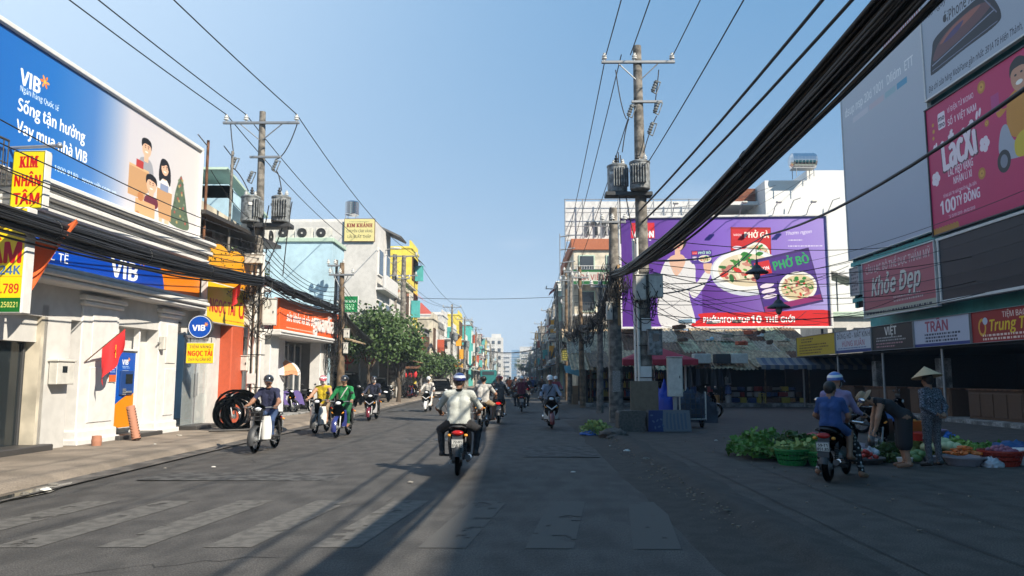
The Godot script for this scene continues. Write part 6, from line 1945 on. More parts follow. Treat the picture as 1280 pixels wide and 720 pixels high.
func bundle(label: String, a: Vector3, b: Vector3, sag: float, n: int, rad: float, sd: int, extra := 0.0) -> void:
	var r := RandomNumberGenerator.new()
	r.seed = sd
	var t := thing("cable_bundle", label, "cables", Vector3.ZERO)
	var base := sag_pts(a, b, sag, 26)
	var dir := (b - a).normalized()
	var side := dir.cross(Vector3.UP).normalized()
	for k in n:
		var an := r.randf() * TAU
		var d := rad * sqrt(r.randf())
		var off := side * cos(an) * d + Vector3.UP * sin(an) * d
		var loose := 0.0
		if k % 8 == 0:
			loose = r.randf_range(0.05, 0.4) * (1.0 + extra)
		var ph := r.randf() * TAU
		var tw := r.randf_range(-1.5, 1.5)
		var p := []
		for i in base.size():
			var q := float(i) / (base.size() - 1)
			var w := off.rotated(dir, tw * q) + Vector3(0, 0.018 * sin(q * 21.0 + ph), 0) + side * 0.018 * sin(q * 17.0 + ph)
			p.append(base[i] + w - Vector3(0, loose * 4.0 * q * (1.0 - q), 0))
		part("cable", MB.new().tube(p, r.randf_range(0.011, 0.027), 5, false), M.cable if k % 5 else M.black_plastic, t)
	for k in 5:
		var q := (k + 1) / 6.0
		var i := int(q * 26)
		var w := MB.new()
		var bs := Basis.looking_at(dir)
		w.torus(base[i], rad * 1.05, 0.008, Basis(bs.z, bs.y, -bs.x), 14, 4)
		part("lashing", w, M.steel, t)
func service_box(label: String, at: Vector3, size: Vector3, m: Material, turn := 0.0, window := false) -> void:
	var t := thing("service_box", label, "box", at, turn)
	part("case", bx(Vector3.ZERO, size, 0.015), m, t)
	part("door", bx(Vector3(0, 0, size.z * 0.5 + 0.006), Vector3(size.x * 0.86, size.y * 0.9, 0.012), 0.004), m, t)
	part("roof", bx(Vector3(0, size.y * 0.5 + 0.012, 0.01), Vector3(size.x + 0.04, 0.025, size.z + 0.06), 0.006), m, t)
	if window:
		part("meter_window", bx(Vector3(0.02, size.y * 0.2, size.z * 0.5 + 0.014), Vector3(size.x * 0.45, size.y * 0.3, 0.012)), M.dark_glass, t)
	else:
		part("latch", bx(Vector3(size.x * 0.3, 0, size.z * 0.5 + 0.02), Vector3(0.03, 0.08, 0.02)), M.dark_steel, t)
func poles_and_wires() -> void:
	# ---- left pole with two transformers
	var L := Vector3(-8.95, 0.12, -26.0)
	var p := utility_pole("concrete pole with two transformers standing before the yellow pawn shop sign", L, 10.9, 0.19, 10.45, 2.7, M.concrete_pole, {"lean": -0.12})
	part("beam", bx(Vector3(0.35, 6.75, 0.1), Vector3(1.5, 0.16, 0.5), 0.02), M.dark_steel, p)
	part("upper_beam", bx(Vector3(0.1, 9.2, 0.18), Vector3(1.1, 0.08, 0.08), 0.01), M.steel, p)
	for q in [[-1.25, 9.0], [-0.5, 8.5], [0.55, 8.9]]:
		cutout(p, Vector3(q[0] * 0.8, q[1], 0.2), 0.0)
	for q in [[-0.22, 0.16], [-0.02, 0.23], [0.17, 0.2]]:
		part("conduit", MB.new().tube([Vector3(q[0], 0.2, q[1]), Vector3(q[0], 5.8, q[1] - 0.03)], 0.055, 10), M.pvc, p)
	for y in [1.2, 2.3, 3.1, 4.9]:
		part("strap", MB.new().torus(Vector3(0, y, 0.04), 0.28, 0.014, Basis(Vector3.FORWARD, PI / 2), 16, 5), M.dark_steel, p)
	part("notice", bx(Vector3(-0.05, 1.5, 0.29), Vector3(0.3, 0.34, 0.01)), M.white_trim, p)
	transformer("transformer", "grey pole transformer on the left pole, left of the pair", L + Vector3(-0.32, 6.85, 0.25), 0.6)
	transformer("transformer", "grey pole transformer on the left pole, right of the pair", L + Vector3(0.72, 6.85, 0.2), -0.5)
	service_box("white meter box on the left of the transformer pole", L + Vector3(-0.42, 3.72, 0.15), Vector3(0.42, 0.85, 0.25), M.box_paint)
	service_box("pale grey meter box on the right of the transformer pole", L + Vector3(0.44, 3.75, 0.15), Vector3(0.46, 0.9, 0.3), M.box_paint, 0.2)
	service_box("small white box low on the transformer pole", L + Vector3(-0.3, 2.0, 0.28), Vector3(0.24, 0.5, 0.16), M.box_paint)
	service_box("white splice box under the transformers of the left pole", L + Vector3(-0.1, 5.55, 0.3), Vector3(0.6, 0.3, 0.25), M.box_paint)
	var jumps := [[Vector3(-1.2, 10.4, 0.1), Vector3(-1.0, 9.3, 0.2), 0.1], [Vector3(-1.0, 8.8, 0.2), Vector3(-0.4, 7.95, 0.3), -0.1], [Vector3(0.5, 8.7, 0.2), Vector3(0.72, 8.0, 0.2), -0.15], [Vector3(1.15, 10.4, 0.1), Vector3(0.45, 9.1, 0.2), 0.3], [Vector3(1.1, 7.6, 0.2), Vector3(0.9, 5.0, 0.3), -0.25], [Vector3(1.0, 7.5, 0.2), Vector3(0.1, 5.0, 0.3), 0.35], [Vector3(-0.2, 7.5, 0.5), Vector3(0.1, 5.2, 0.35), 0.1], [Vector3(0.4, 7.4, 0.5), Vector3(-0.1, 5.1, 0.35), 0.2]]
	for q in jumps:
		wire("black jumper lead on the left transformer pole", "jumper leads on the left transformer pole", L + q[0], L + q[1], q[2], 0.02)
	tangle("tangled slack cable loops on the left transformer pole below the bundle", L + Vector3(0.0, 4.3, 0.3), Vector3(0.55, 0.6, 0.3), 30, 12)
	tangle("thick drooping cable loops around the meter boxes of the left pole", L + Vector3(0.1, 3.3, 0.3), Vector3(0.5, 0.5, 0.25), 14, 13)
	# ---- second left pole, brown, wrapped in cables, before the tree
	var L2 := Vector3(-8.35, 0.12, -36.0)
	p = utility_pole("brown timber pole wrapped in cables in front of the dark van", L2, 7.0, 0.19, 6.4, 1.2, M.wood_pole, {"lean": -0.1})
	utility_pole("thin dark steel pole beside the brown timber pole", L2 + Vector3(-0.55, 0, -0.4), 7.2, 0.11, 6.9, 0.8, M.concrete_pole, {"lean": 0.1})
	tangle("thick knot of cables hanging on the brown timber pole", L2 + Vector3(-0.3, 4.2, 0.2), Vector3(0.5, 1.1, 0.35), 50, 14)
	tangle("long drooping cables low on the brown timber pole", L2 + Vector3(-0.4, 2.6, 0.2), Vector3(0.4, 1.2, 0.25), 24, 15)
	service_box("grey junction box on the brown timber pole", L2 + Vector3(0.22, 3.6, 0.1), Vector3(0.26, 0.42, 0.2), M.box_paint)
	service_box("second grey junction box lower on the brown timber pole", L2 + Vector3(0.2, 2.9, 0.12), Vector3(0.2, 0.5, 0.18), M.box_paint)
	# ---- third: the double pole past the tree
	var L3 := Vector3(-9.5, 0.12, -57.5)
	utility_pole("grey double concrete pole rising behind the street tree, left shaft", L3, 10.9, 0.3, 10.75, 3.6, M.concrete_pole, {"arms": 2, "lean": 0.05})
	utility_pole("grey double concrete pole rising behind the street tree, right shaft", L3 + Vector3(0.75, 0, 0.1), 10.8, 0.28, 9.0, 1.0, M.concrete_pole)
	tangle("cables hanging at the foot of the double concrete pole", L3 + Vector3(1.2, 1.3, 0.6), Vector3(0.6, 1.2, 0.3), 26, 16)
	# ---- right main pole
	var R := Vector3(3.98, 0.05, -24.0)
	p = utility_pole("tall concrete pole with transformers and meter boxes on the right of the road", R, 12.45, 0.24, 11.85, 2.4, M.concrete_pole, {"lean": -0.06, "arm_at": 0.0})
	part("beam", bx(Vector3(-0.45, 7.42, 0.1), Vector3(1.5, 0.14, 0.45), 0.02), M.dark_steel, p)
	part("upper_beam", bx(Vector3(0.2, 10.5, 0.15), Vector3(1.0, 0.08, 0.08), 0.01), M.steel, p)
	for q in [[0.45, 11.0], [0.5, 10.3], [-0.35, 10.2], [0.3, 9.6]]:
		cutout(p, Vector3(q[0], q[1], 0.2), 0.0)
	for q in [[-0.3, 0.05], [-0.22, 0.2]]:
		part("conduit", MB.new().tube([Vector3(q[0], 0.2, q[1]), Vector3(q[0], 6.0, q[1] - 0.03)], 0.05, 10), M.pvc, p)
	for y in [1.6, 2.6, 3.4, 5.0]:
		part("strap", MB.new().torus(Vector3(0, y, 0.02), 0.3, 0.014, Basis(Vector3.FORWARD, PI / 2), 16, 5), M.dark_steel, p)
	for q in [[0.02, 3.25, 0.3, 0.4], [-0.02, 1.7, 0.34, 0.5], [0.05, 1.35, 0.3, 0.3]]:
		part("paper_notice", bx(Vector3(q[0], q[1], 0.245), Vector3(q[2], q[3], 0.008)), M.white_trim, p)
	transformer("transformer", "pole transformer on the right pole, farther left of the pair", R + Vector3(-0.78, 7.5, 0.0), -0.4)
	transformer("transformer", "pole transformer on the right pole, closer to the shaft", R + Vector3(-0.12, 7.5, 0.42), -0.9)
	service_box("white meter box at mid height on the left of the right pole", R + Vector3(-0.16, 4.4, 0.3), Vector3(0.34, 0.78, 0.2), M.box_paint)
	service_box("grey meter box beside the white one on the right pole", R + Vector3(0.34, 4.45, 0.2), Vector3(0.44, 0.72, 0.22), M.box_paint)
	service_box("grey cabinet with a square meter window on the right pole", R + Vector3(0.25, 2.68, 0.34), Vector3(0.44, 0.78, 0.24), M.transformer_paint, 0.0, true)
	service_box("tall pale switch cabinet on a stand right of the right pole", R + Vector3(0.85, 1.62, 0.3), Vector3(0.46, 1.2, 0.28), M.box_paint, -0.1)
	solo("cabinet_post", bx(Vector3(0, 0.5, 0), Vector3(0.1, 1.0, 0.1)), M.steel, "steel post under the tall pale switch cabinet", "post", R + Vector3(0.85, 0.0, 0.25))
	solo("wooden_board", bx(Vector3(0, 0.5, 0), Vector3(0.86, 0.95, 0.06), 0.005), mat("grey_board_wood", Color(0.22, 0.175, 0.125), 0.9, {"tex": "grain", "sc": 1.2, "wear": "streak", "wsc": 0.5}), "weathered wooden board leaning on the foot of the right pole", "board", R + Vector3(-0.12, 0.52, 0.42))
	var m := MB.new()
	m.grid(10, 8, func(u, v): return Vector3((u - 0.5) * 0.8 + 0.02 * sin(v * 9.0), 0.62 * (1.0 - v), 0.3 + 0.03 * sin(u * 9.0) * v))
	m.box(Vector3(0, 0.31, 0), Vector3(0.78, 0.6, 0.55), 0.05)
	solo("covered_block", m, mat("grey_tarp", Color(0.13, 0.125, 0.115), 0.85, {"tex": "grain", "sc": 1.0, "wear": "mottle", "wsc": 0.7}), "grey cloth covered block at the foot of the right pole", "block", Vector3(3.35, 0.05, -23.2), 0.1)
	var a := Art.new(256, 128, Color(0.42, 0.46, 0.50))
	a.fade(0, 0, 90, 128, Color(0.06, 0.17, 0.40), Color(0.10, 0.22, 0.44))
	for k in 7:
		a.oval(20 + k * 12, 30 + (k * 37) % 80, 10, 5, Color(0.3, 0.4, 0.52), k * 0.7)
	for k in 6:
		a.rect(110 + k * 22, 14 + (k * 13) % 9, 12, 96, Color(0.34, 0.40, 0.48))
	m = MB.new()
	m.quad(Vector3(-0.65, 0.02, 0.33), Vector3(0.65, 0.02, 0.33), Vector3(0.6, 0.64, 0.3), Vector3(-0.62, 0.64, 0.3))
	var t := thing("covered_stall", "low cart covered with a blue and white printed sheet beside the right pole", "cart", Vector3(4.45, 0.05, -23.1), 0.05)
	part("body", bx(Vector3(0, 0.32, 0), Vector3(1.22, 0.62, 0.56), 0.05), M.grey_tarp, t)
	part("printed_sheet", m, print_mat("stall_sheet", a, 0.7), t)
	for q in jumps.slice(0, 6):
		wire("black jumper lead on the right transformer pole", "jumper leads on the right transformer pole", R + Vector3(-q[0].x * 0.6 - 0.1, q[0].y + 1.2, q[0].z), R + Vector3(-q[1].x * 0.6 - 0.2, q[1].y + 0.8, q[1].z), q[2], 0.018)
	tangle("slack cable loops on the right pole around the meter boxes", R + Vector3(0, 4.0, 0.25), Vector3(0.5, 0.7, 0.25), 26, 17)
	# ---- right second pole: square below, timber above
	var R2 := Vector3(3.5, 0.02, -27.6)
	p = utility_pole("square concrete pole with a torn white poster, left of the transformer pole", R2, 7.85, 0.33, 7.3, 0.9, M.concrete_pole, {"square": true})
	part("poster", bx(Vector3(0.0, 1.5, 0.235), Vector3(0.28, 0.75, 0.01)), mat("torn_paper", Color(0.5, 0.49, 0.46), 0.9, {"tex": "leafy", "sc": 1.4}), p)
	part("timber_splint", bx(Vector3(0.14, 4.6, 0.2), Vector3(0.1, 2.2, 0.1), 0.01), mat("new_wood", Color(0.36, 0.22, 0.10), 0.8, {"tex": "faint"}), p)
	service_box("white box on the square pole under the cable bundle", R2 + Vector3(-0.22, 4.0, 0.25), Vector3(0.22, 0.62, 0.2), M.box_paint)
	tangle("big knot of cables on the square pole", R2 + Vector3(0, 4.9, 0.2), Vector3(0.5, 0.9, 0.35), 60, 18)
	# ---- poles up the right side
	var prev := Vector3(3.4, 4.9, -28.0)
	var n := 0
	for q in [[3.6, -34.0, 6.2], [3.35, -40.0, 7.4], [3.1, -46.5, 8.6], [3.35, -53.0, 8.9], [3.9, -60.0, 8.0]]:
		p = utility_pole(["short grey pole behind the square pole", "pole beside the green corner roof", "tall thin pole above the yellow and blue sign", "pole before the cream corner building", "pole at the foot of the cream corner building"][n], Vector3(q[0], 0.1, q[1]), q[2], 0.16, q[2] - 0.6, 0.9, M.wood_pole if n % 2 else M.concrete_pole, {"lean": [0.1, -0.1, 0.15, 0.0, -0.1][n]})
		tangle("cable knot on the " + ["short grey pole", "pole beside the green roof", "tall thin pole over the corner signs", "pole before the corner building", "pole at the corner building's foot"][n], Vector3(q[0], 4.2, q[1] + 0.2), Vector3(0.5, 1.1, 0.35), 30, 30 + n)
		var nx := Vector3(q[0] - 0.1, 4.3, q[1])
		bundle("black cable bundle on the right, span %s" % ["from the square pole to the short grey pole", "past the green corner roof", "above the yellow and blue sign", "before the cream corner building", "at the cream building's foot"][n], prev, nx, 0.25, 34, 0.17, 60 + n, 0.6)
		prev = nx
		n += 1
	# ---- far poles, one built and copied
	var far := utility_pole("far concrete pole with a transformer, first in the left line", Vector3(-8.4, 0.1, -96), 10.8, 0.2, 10.4, 2.4, M.concrete_pole, {"group": "far utility poles"})
	part("transformer_box", MB.new().at(Vector3(0.45, 6.2, 0.2)).lathe([Vector2(0, 0), Vector2(0.33, 0), Vector2(0.33, 0.9), Vector2(0, 1.0)], 10), M.transformer_paint, far)
	for k in 14:
		var z := -116.0 - k * 24.0
		copy_of(far, "far concrete pole, %s in the left line" % nth(k + 2), Vector3(-8.2 + 0.4 * sin(k * 2.0), 0.1, z), 0.1 * sin(k))
	for k in 14:
		copy_of(far, "far concrete pole, %s in the right line" % nth(k + 1), Vector3(3.9 + 0.3 * sin(k * 1.7), 0.1, -76.0 - k * 25.0), 0.1 * cos(k))
	# ---- medium voltage wires
	var q3 := ["left", "middle", "right"]
	for k in 3:
		var dx: float = [-1.24, -0.55, 1.24][k]
		wire("%s of the three black wires over the left poles, near span" % q3[k], "", L + Vector3(dx - 0.1, 10.75, 0.14), L + Vector3(dx - 1.6, 11.0, 36.0), 0.5, 0.018)
		wire("%s of three black wires from the transformer pole to the double pole" % q3[k], "", L + Vector3(dx - 0.1, 10.75, 0.14), L3 + Vector3(dx * 1.3, 10.85, 0.1), 0.7, 0.018)
		wire("%s of the three black wires from the double pole up the street" % q3[k], "", L3 + Vector3(dx * 1.3, 10.85, 0.1), Vector3(-8.4 + dx * 0.9, 10.6, -96), 0.9, 0.018)
		for j in 4:
			wire("thin power wire far up the left side", "far power wires", Vector3(-8.4 + dx * 0.9, 10.6, -96 - j * 40), Vector3(-8.3 + dx * 0.9, 10.6, -136 - j * 40), 0.8, 0.02)
		dx = [-1.1, -0.3, 1.1][k]
		wire("%s of the three black wires over the right transformer pole, near span" % q3[k], "", R + Vector3(dx, 12.1, 0.14), R + Vector3(dx * 0.9 - 0.5, 12.2, 38), 0.5, 0.018)
		wire("%s of the three black wires from the right pole up the street" % q3[k], "", R + Vector3([-1.1, -0.6, -0.2][k], [12.1, 12.1, 10.6][k], 0.14), Vector3(4.6 + dx * 0.5, 11.0, -101), 1.2, 0.018)
		for j in 3:
			wire("thin power wire far up the right side", "far power wires", Vector3(4.6 + dx * 0.5, 11.0, -101 - j * 40), Vector3(4.2 + dx * 0.5, 10.6, -141 - j * 40), 0.8, 0.02)
	wire("single black wire rising to the right from the right transformers", "", R + Vector3(0.15, 8.4, 0.1), Vector3(4.9, 11.6, 8), 0.6, 0.016)
	for k in 2:
		wire("%s of two thick twisted cables sweeping overhead from the right transformers" % ["upper", "lower"][k], "", R + Vector3(-0.1 + 0.1 * k, 6.9 - 0.35 * k, 0.1), Vector3(5.2 + 0.45 * k, 8.6, 10), 0.55, 0.03)
	for k in 6:
		var y := 5.2 + k * 0.24
		wire("thin black wire running along the left frontage toward the transformer pole", "thin wires along the left frontage", Vector3(-9.1 + 0.1 * k, y - 0.6 + (k % 3) * 0.35, -4), L + Vector3(0.1, y - 0.1, 0.2), 0.35 + 0.1 * (k % 3), 0.013)
		wire("thin black wire from the transformer pole to the timber pole", "thin wires from the transformer pole to the timber pole", L + Vector3(0.1, y, 0.1), L2 + Vector3(-0.1, y - 0.5, 0), 0.3 + 0.08 * k, 0.013)
		wire("thin black wire from the timber pole to the double pole", "thin wires from the timber pole to the double pole", L2 + Vector3(0, y - 0.5, 0), L3 + Vector3(0.3, y + 0.2, 0.2), 0.6 + 0.1 * k, 0.014)
	wire("thin wire from the billboard corner to the transformer pole's beam", "", left_point(0.6, 8.0, 0.4), L + Vector3(-0.2, 6.9, 0), 0.2, 0.012)
	# ---- cable bundles
	bundle("thick black cable bundle crossing in front of the bank's blue fascia", Vector3(-9.2, 4.75, -3.0), L + Vector3(0.15, 4.8, 0.2), 0.34, 64, 0.18, 40)
	bundle("thick black cable bundle in front of the long orange sign", L + Vector3(0.1, 4.9, 0.15), L2 + Vector3(-0.2, 4.75, 0.1), 0.05, 54, 0.17, 41, 0.2)
	bundle("black cable bundle sagging across the street tree", L2 + Vector3(0, 4.5, 0.1), L3 + Vector3(0.5, 4.4, 0.2), 0.9, 44, 0.19, 42)
	prev = L3 + Vector3(0.5, 4.4, 0.2)
	n = 0
	for q in [[-8.6, -75.0, 4.9], [-8.4, -96.0, 4.6], [-8.2, -116.0, 4.6], [-8.1, -140.0, 4.6], [-8.2, -164.0, 4.6], [-8.2, -188.0, 4.6]]:
		var nx := Vector3(q[0], q[2], q[1])
		bundle("far black cable bundle along the left side, span %s" % ["over the second tree", "before the red pyramid roof", "before the yellow front", "before the teal front", "past the teal front", "farthest"][n], prev, nx, 1.1, 16, 0.16, 70 + n)
		prev = nx
		n += 1
	prev = Vector3(3.8, 4.3, -60.0)
	for k in 5:
		var nx := Vector3(3.7, 4.5, -76.0 - k * 25.0)
		bundle("far black cable bundle along the right side, %s span" % ["first", "second", "third", "fourth", "fifth"][k], prev, nx, 0.8, 16, 0.18, 80 + k)
		prev = nx
	bundle("massive black cable bundle sweeping overhead from the square pole", R2 + Vector3(0.0, 5.35, 0.2), Vector3(2.6, 5.6, 8.0), 1.02, 80, 0.155, 44, -0.35)
	bundle("sagging black cable bundle crossing far over the street", Vector3(-8.0, 7.4, -150), Vector3(4.0, 7.4, -150), 0.9, 10, 0.12, 45)
	wire("thin wire crossing the whole street at the yellow tower", "", Vector3(-9.6, 8.0, -60), Vector3(6.0, 8.2, -60), 0.25, 0.02)
	for k in 3:
		wire("thin wire crossing far up the street", "wires crossing far up the street", Vector3(-8.2, 7.0 + k * 0.5, -180 - k * 45), Vector3(4.0, 7.2 + k * 0.5, -180 - k * 45), 0.8, 0.03)
	# ---- wires over the market square
	var hub := Vector3(12.3, 8.7, -37.5)
	wire("thick sagging cable over the square to the upper right", "", hub, Vector3(8.6, 8.0, -2.0), 1.1, 0.05)
	wire("cable from the big bundle to the junction before the purple billboard", "", Vector3(3.25, 4.75, -20), hub, 0.4, 0.03)
	wire("cable dropping from the junction across the purple billboard to the right pole", "", hub, R + Vector3(0.2, 4.2, 0.2), 0.7, 0.025)
	var r := RandomNumberGenerator.new()
	r.seed = 404
	for k in 16:
		var s := R + Vector3(0.15, r.randf_range(3.2, 6.0), 0.1) if k % 2 else R2 + Vector3(0.1, r.randf_range(4.0, 6.2), 0.1)
		var e := Vector3(15.6, r.randf_range(4.2, 7.4), r.randf_range(-42, -24))
		if k % 4 == 0:
			e = Vector3(r.randf_range(9, 18), r.randf_range(4.2, 7.0), -48.8)
		wire("thin black wire slung across the square before the purple billboard, %s" % ["from the transformer pole" if k % 2 else "from the square pole", "to the billboard foot" if k % 4 == 0 else "to the market building"][0 if k % 4 else 1], "thin wires slung across the square", s, e, r.randf_range(0.3, 1.1), r.randf_range(0.009, 0.016))
	for k in 7:
		wire("thin wire hanging along the teal slatted front", "thin wires along the market building", Vector3(15.5 - 0.1 * k, 5.0 + 0.45 * k, -40), Vector3(15.3, 4.6 + 0.5 * k, -16), 0.5, 0.011)
	for k in 3:
		wire("thin steel stay over the stepped white wall", "thin stays over the white wall", Vector3(8.0 + k * 3.5, 12.5, -49), Vector3(17.0 + k * 3.0, 15.5 + k, -57.9), 0.1, 0.014)
	for q in [[8.85, 5.5, -28.0, "higher"], [9.6, 4.2, -28.0, "lower"]]:
		t = thing("hanging_lamp", "%s of two dark conical lamp shades hanging before the purple billboard" % q[3], "lamp", Vector3(q[0], q[1], q[2]))
		part("shade", MB.new().lathe([Vector2(0.42, 0), Vector2(0.4, 0.05), Vector2(0.2, 0.16), Vector2(0.12, 0.28), Vector2(0.05, 0.32), Vector2(0.04, 0.5), Vector2(0, 0.5)], 18), M.dark_steel, t)
		part("bulb", MB.new().ell(Vector3(0, -0.08, 0), Vector3(0.12, 0.18, 0.12), 6, 10), M.transformer_paint, t)
		part("cord", MB.new().cyl(Vector3(0, 0.5, 0), Vector3(0, 1.0, 0), 0.012, -1, 5), M.cable, t)
	wire("thin cable carrying the higher conical lamp", "", R + Vector3(0.2, 6.0, 0.1), Vector3(15.6, 7.0, -31), 0.25, 0.014)
	wire("thin cable carrying the lower conical lamp", "", R + Vector3(0.2, 4.9, 0.1), Vector3(15.6, 5.6, -31), 0.25, 0.014)
	t = thing("street_lamp", "curved grey street lamp before the tall white building", "street lamp", Vector3(-10.2, 0.12, -49.0))
	part("post", MB.new().tube([Vector3(0, 0, 0), Vector3(0, 8.0, 0), Vector3(0.2, 9.0, 0), Vector3(0.8, 9.6, 0), Vector3(1.9, 9.9, 0)], [0.09, 0.06, 0.05, 0.045, 0.04], 10), M.steel, t)
	part("head", MB.new().ell(Vector3(2.2, 9.92, 0), Vector3(0.38, 0.09, 0.14), 6, 12), M.box_paint, t)
	t = thing("wire_rack", "steel standoff rack carrying wires at the cream corner building", "bracket", Vector3(3.3, 9.0, -59.5))
	part("rod", MB.new().cyl(Vector3(0, 0, 0), Vector3(0, 4.0, 0), 0.04), M.steel, t)
	for k in 4:
		part("arm", MB.new().cyl(Vector3(0, 0.6 + k * 1.05, 0), Vector3(1.2, 0.75 + k * 1.05, 0), 0.05), M.steel, t)
func street_tree(label: String, at: Vector3, crown: Vector3, base_y: float, n: int, sd: int) -> void:
	var r := RandomNumberGenerator.new()
	r.seed = sd
	var t := thing("street_tree", label, "tree", at)
	var tips := []
	part("trunk", MB.new().tube([Vector3(0, -0.1, 0), Vector3(0.06, 0.8, 0.03), Vector3(-0.05, 1.5, 0), Vector3(0.0, base_y, 0)], [0.17, 0.13, 0.12, 0.1], 9), M.bark, t)
	for k in 9:
		var an := TAU * k / 9.0 + r.randf_range(-0.3, 0.3)
		var e := Vector3(cos(an) * crown.x * r.randf_range(0.45, 0.85), base_y + crown.y * r.randf_range(0.5, 1.5), sin(an) * crown.z * r.randf_range(0.45, 0.85))
		var s := Vector3(0, r.randf_range(0.9, base_y), 0)
		var mid := s.lerp(e, 0.5) + Vector3(0, 0.25, 0)
		part("limb", MB.new().tube([s, mid, e], [0.075, 0.05, 0.02], 6), M.bark, t)
		tips.append(e)
		tips.append(mid + Vector3(r.randf_range(-0.5, 0.5), 0.5, r.randf_range(-0.5, 0.5)))
	var m := MB.new()
	for k in n:
		var c: Vector3
		if r.randf() < 0.72:
			c = tips[r.randi() % tips.size()]
		else:
			var an := r.randf() * TAU
			var q := r.randf_range(-0.8, 1.0)
			var rr := sqrt(1.0 - q * q) * r.randf_range(0.7, 0.98)
			c = Vector3(cos(an) * crown.x * rr, base_y + crown.y * (0.95 + q), sin(an) * crown.z * rr)
		var p := c + Vector3(r.randfn() * 0.26 * crown.x * 0.5, r.randfn() * 0.24, r.randfn() * 0.26 * crown.z * 0.5)
		leaf(m, p, r, r.randf_range(0.15, 0.26))
	var crown_part := part("crown", m, M.plant, t)
	crown_part.set_meta("kind", "stuff")
func trees() -> void:
	street_tree("broad dark green street tree with several limbs before the red lanterns", Vector3(-9.0, 0.12, -46.0), Vector3(2.2, 1.6, 2.2), 2.5, 8600, 1)
	street_tree("second dark green tree merging with the first, nearer the double pole", Vector3(-7.75, 0.12, -49.5), Vector3(1.7, 1.35, 1.9), 2.6, 6600, 2)
	street_tree("light green tree beyond the double pole, left of the white car", Vector3(-8.6, 0.12, -66.0), Vector3(1.8, 0.95, 1.7), 1.7, 4200, 3)
	street_tree("light green tree right behind the white scooter rider", Vector3(-7.4, 0.12, -71.0), Vector3(1.9, 0.95, 1.7), 1.7, 4200, 4)
	street_tree("dark round tree at the far end of the street on the right", Vector3(1.6, 0.0, -240.0), Vector3(3.2, 3.2, 3.2), 2.6, 2600, 5)
	for k in 6:
		leafy_pot("%s trailing plant on the terrace below the yellow tower" % nth(k + 1), Vector3(-9.6 + 0.1 * k, 8.3, -57.3 - k * 0.95), 0.9, 50 + k, "terrace plants below the yellow tower")
	for q in [[-11.0, 2.5, -49.0, "left"], [-9.6, 2.5, -49.4, "right"]]:
		var t := thing("red_lantern", "%s of two red paper lanterns hanging under the street tree" % q[3], "lantern", Vector3(q[0], q[1], q[2]))
		part("shade", MB.new().ell(Vector3(0, 0.35, 0), Vector3(0.42, 0.36, 0.42), 8, 16), mat("lantern_red", Color(0.5, 0.02, 0.015), 0.6, {"back": Color(0.25, 0.02, 0.01)}), t)
		part("cap", MB.new().cyl(Vector3(0, 0.68, 0), Vector3(0, 0.78, 0), 0.14), M.sign_yellow, t)
		part("tassel", MB.new().cyl(Vector3(0, 0.0, 0), Vector3(0, -0.4, 0), 0.03, 0.05, 6), M.red_cloth, t)
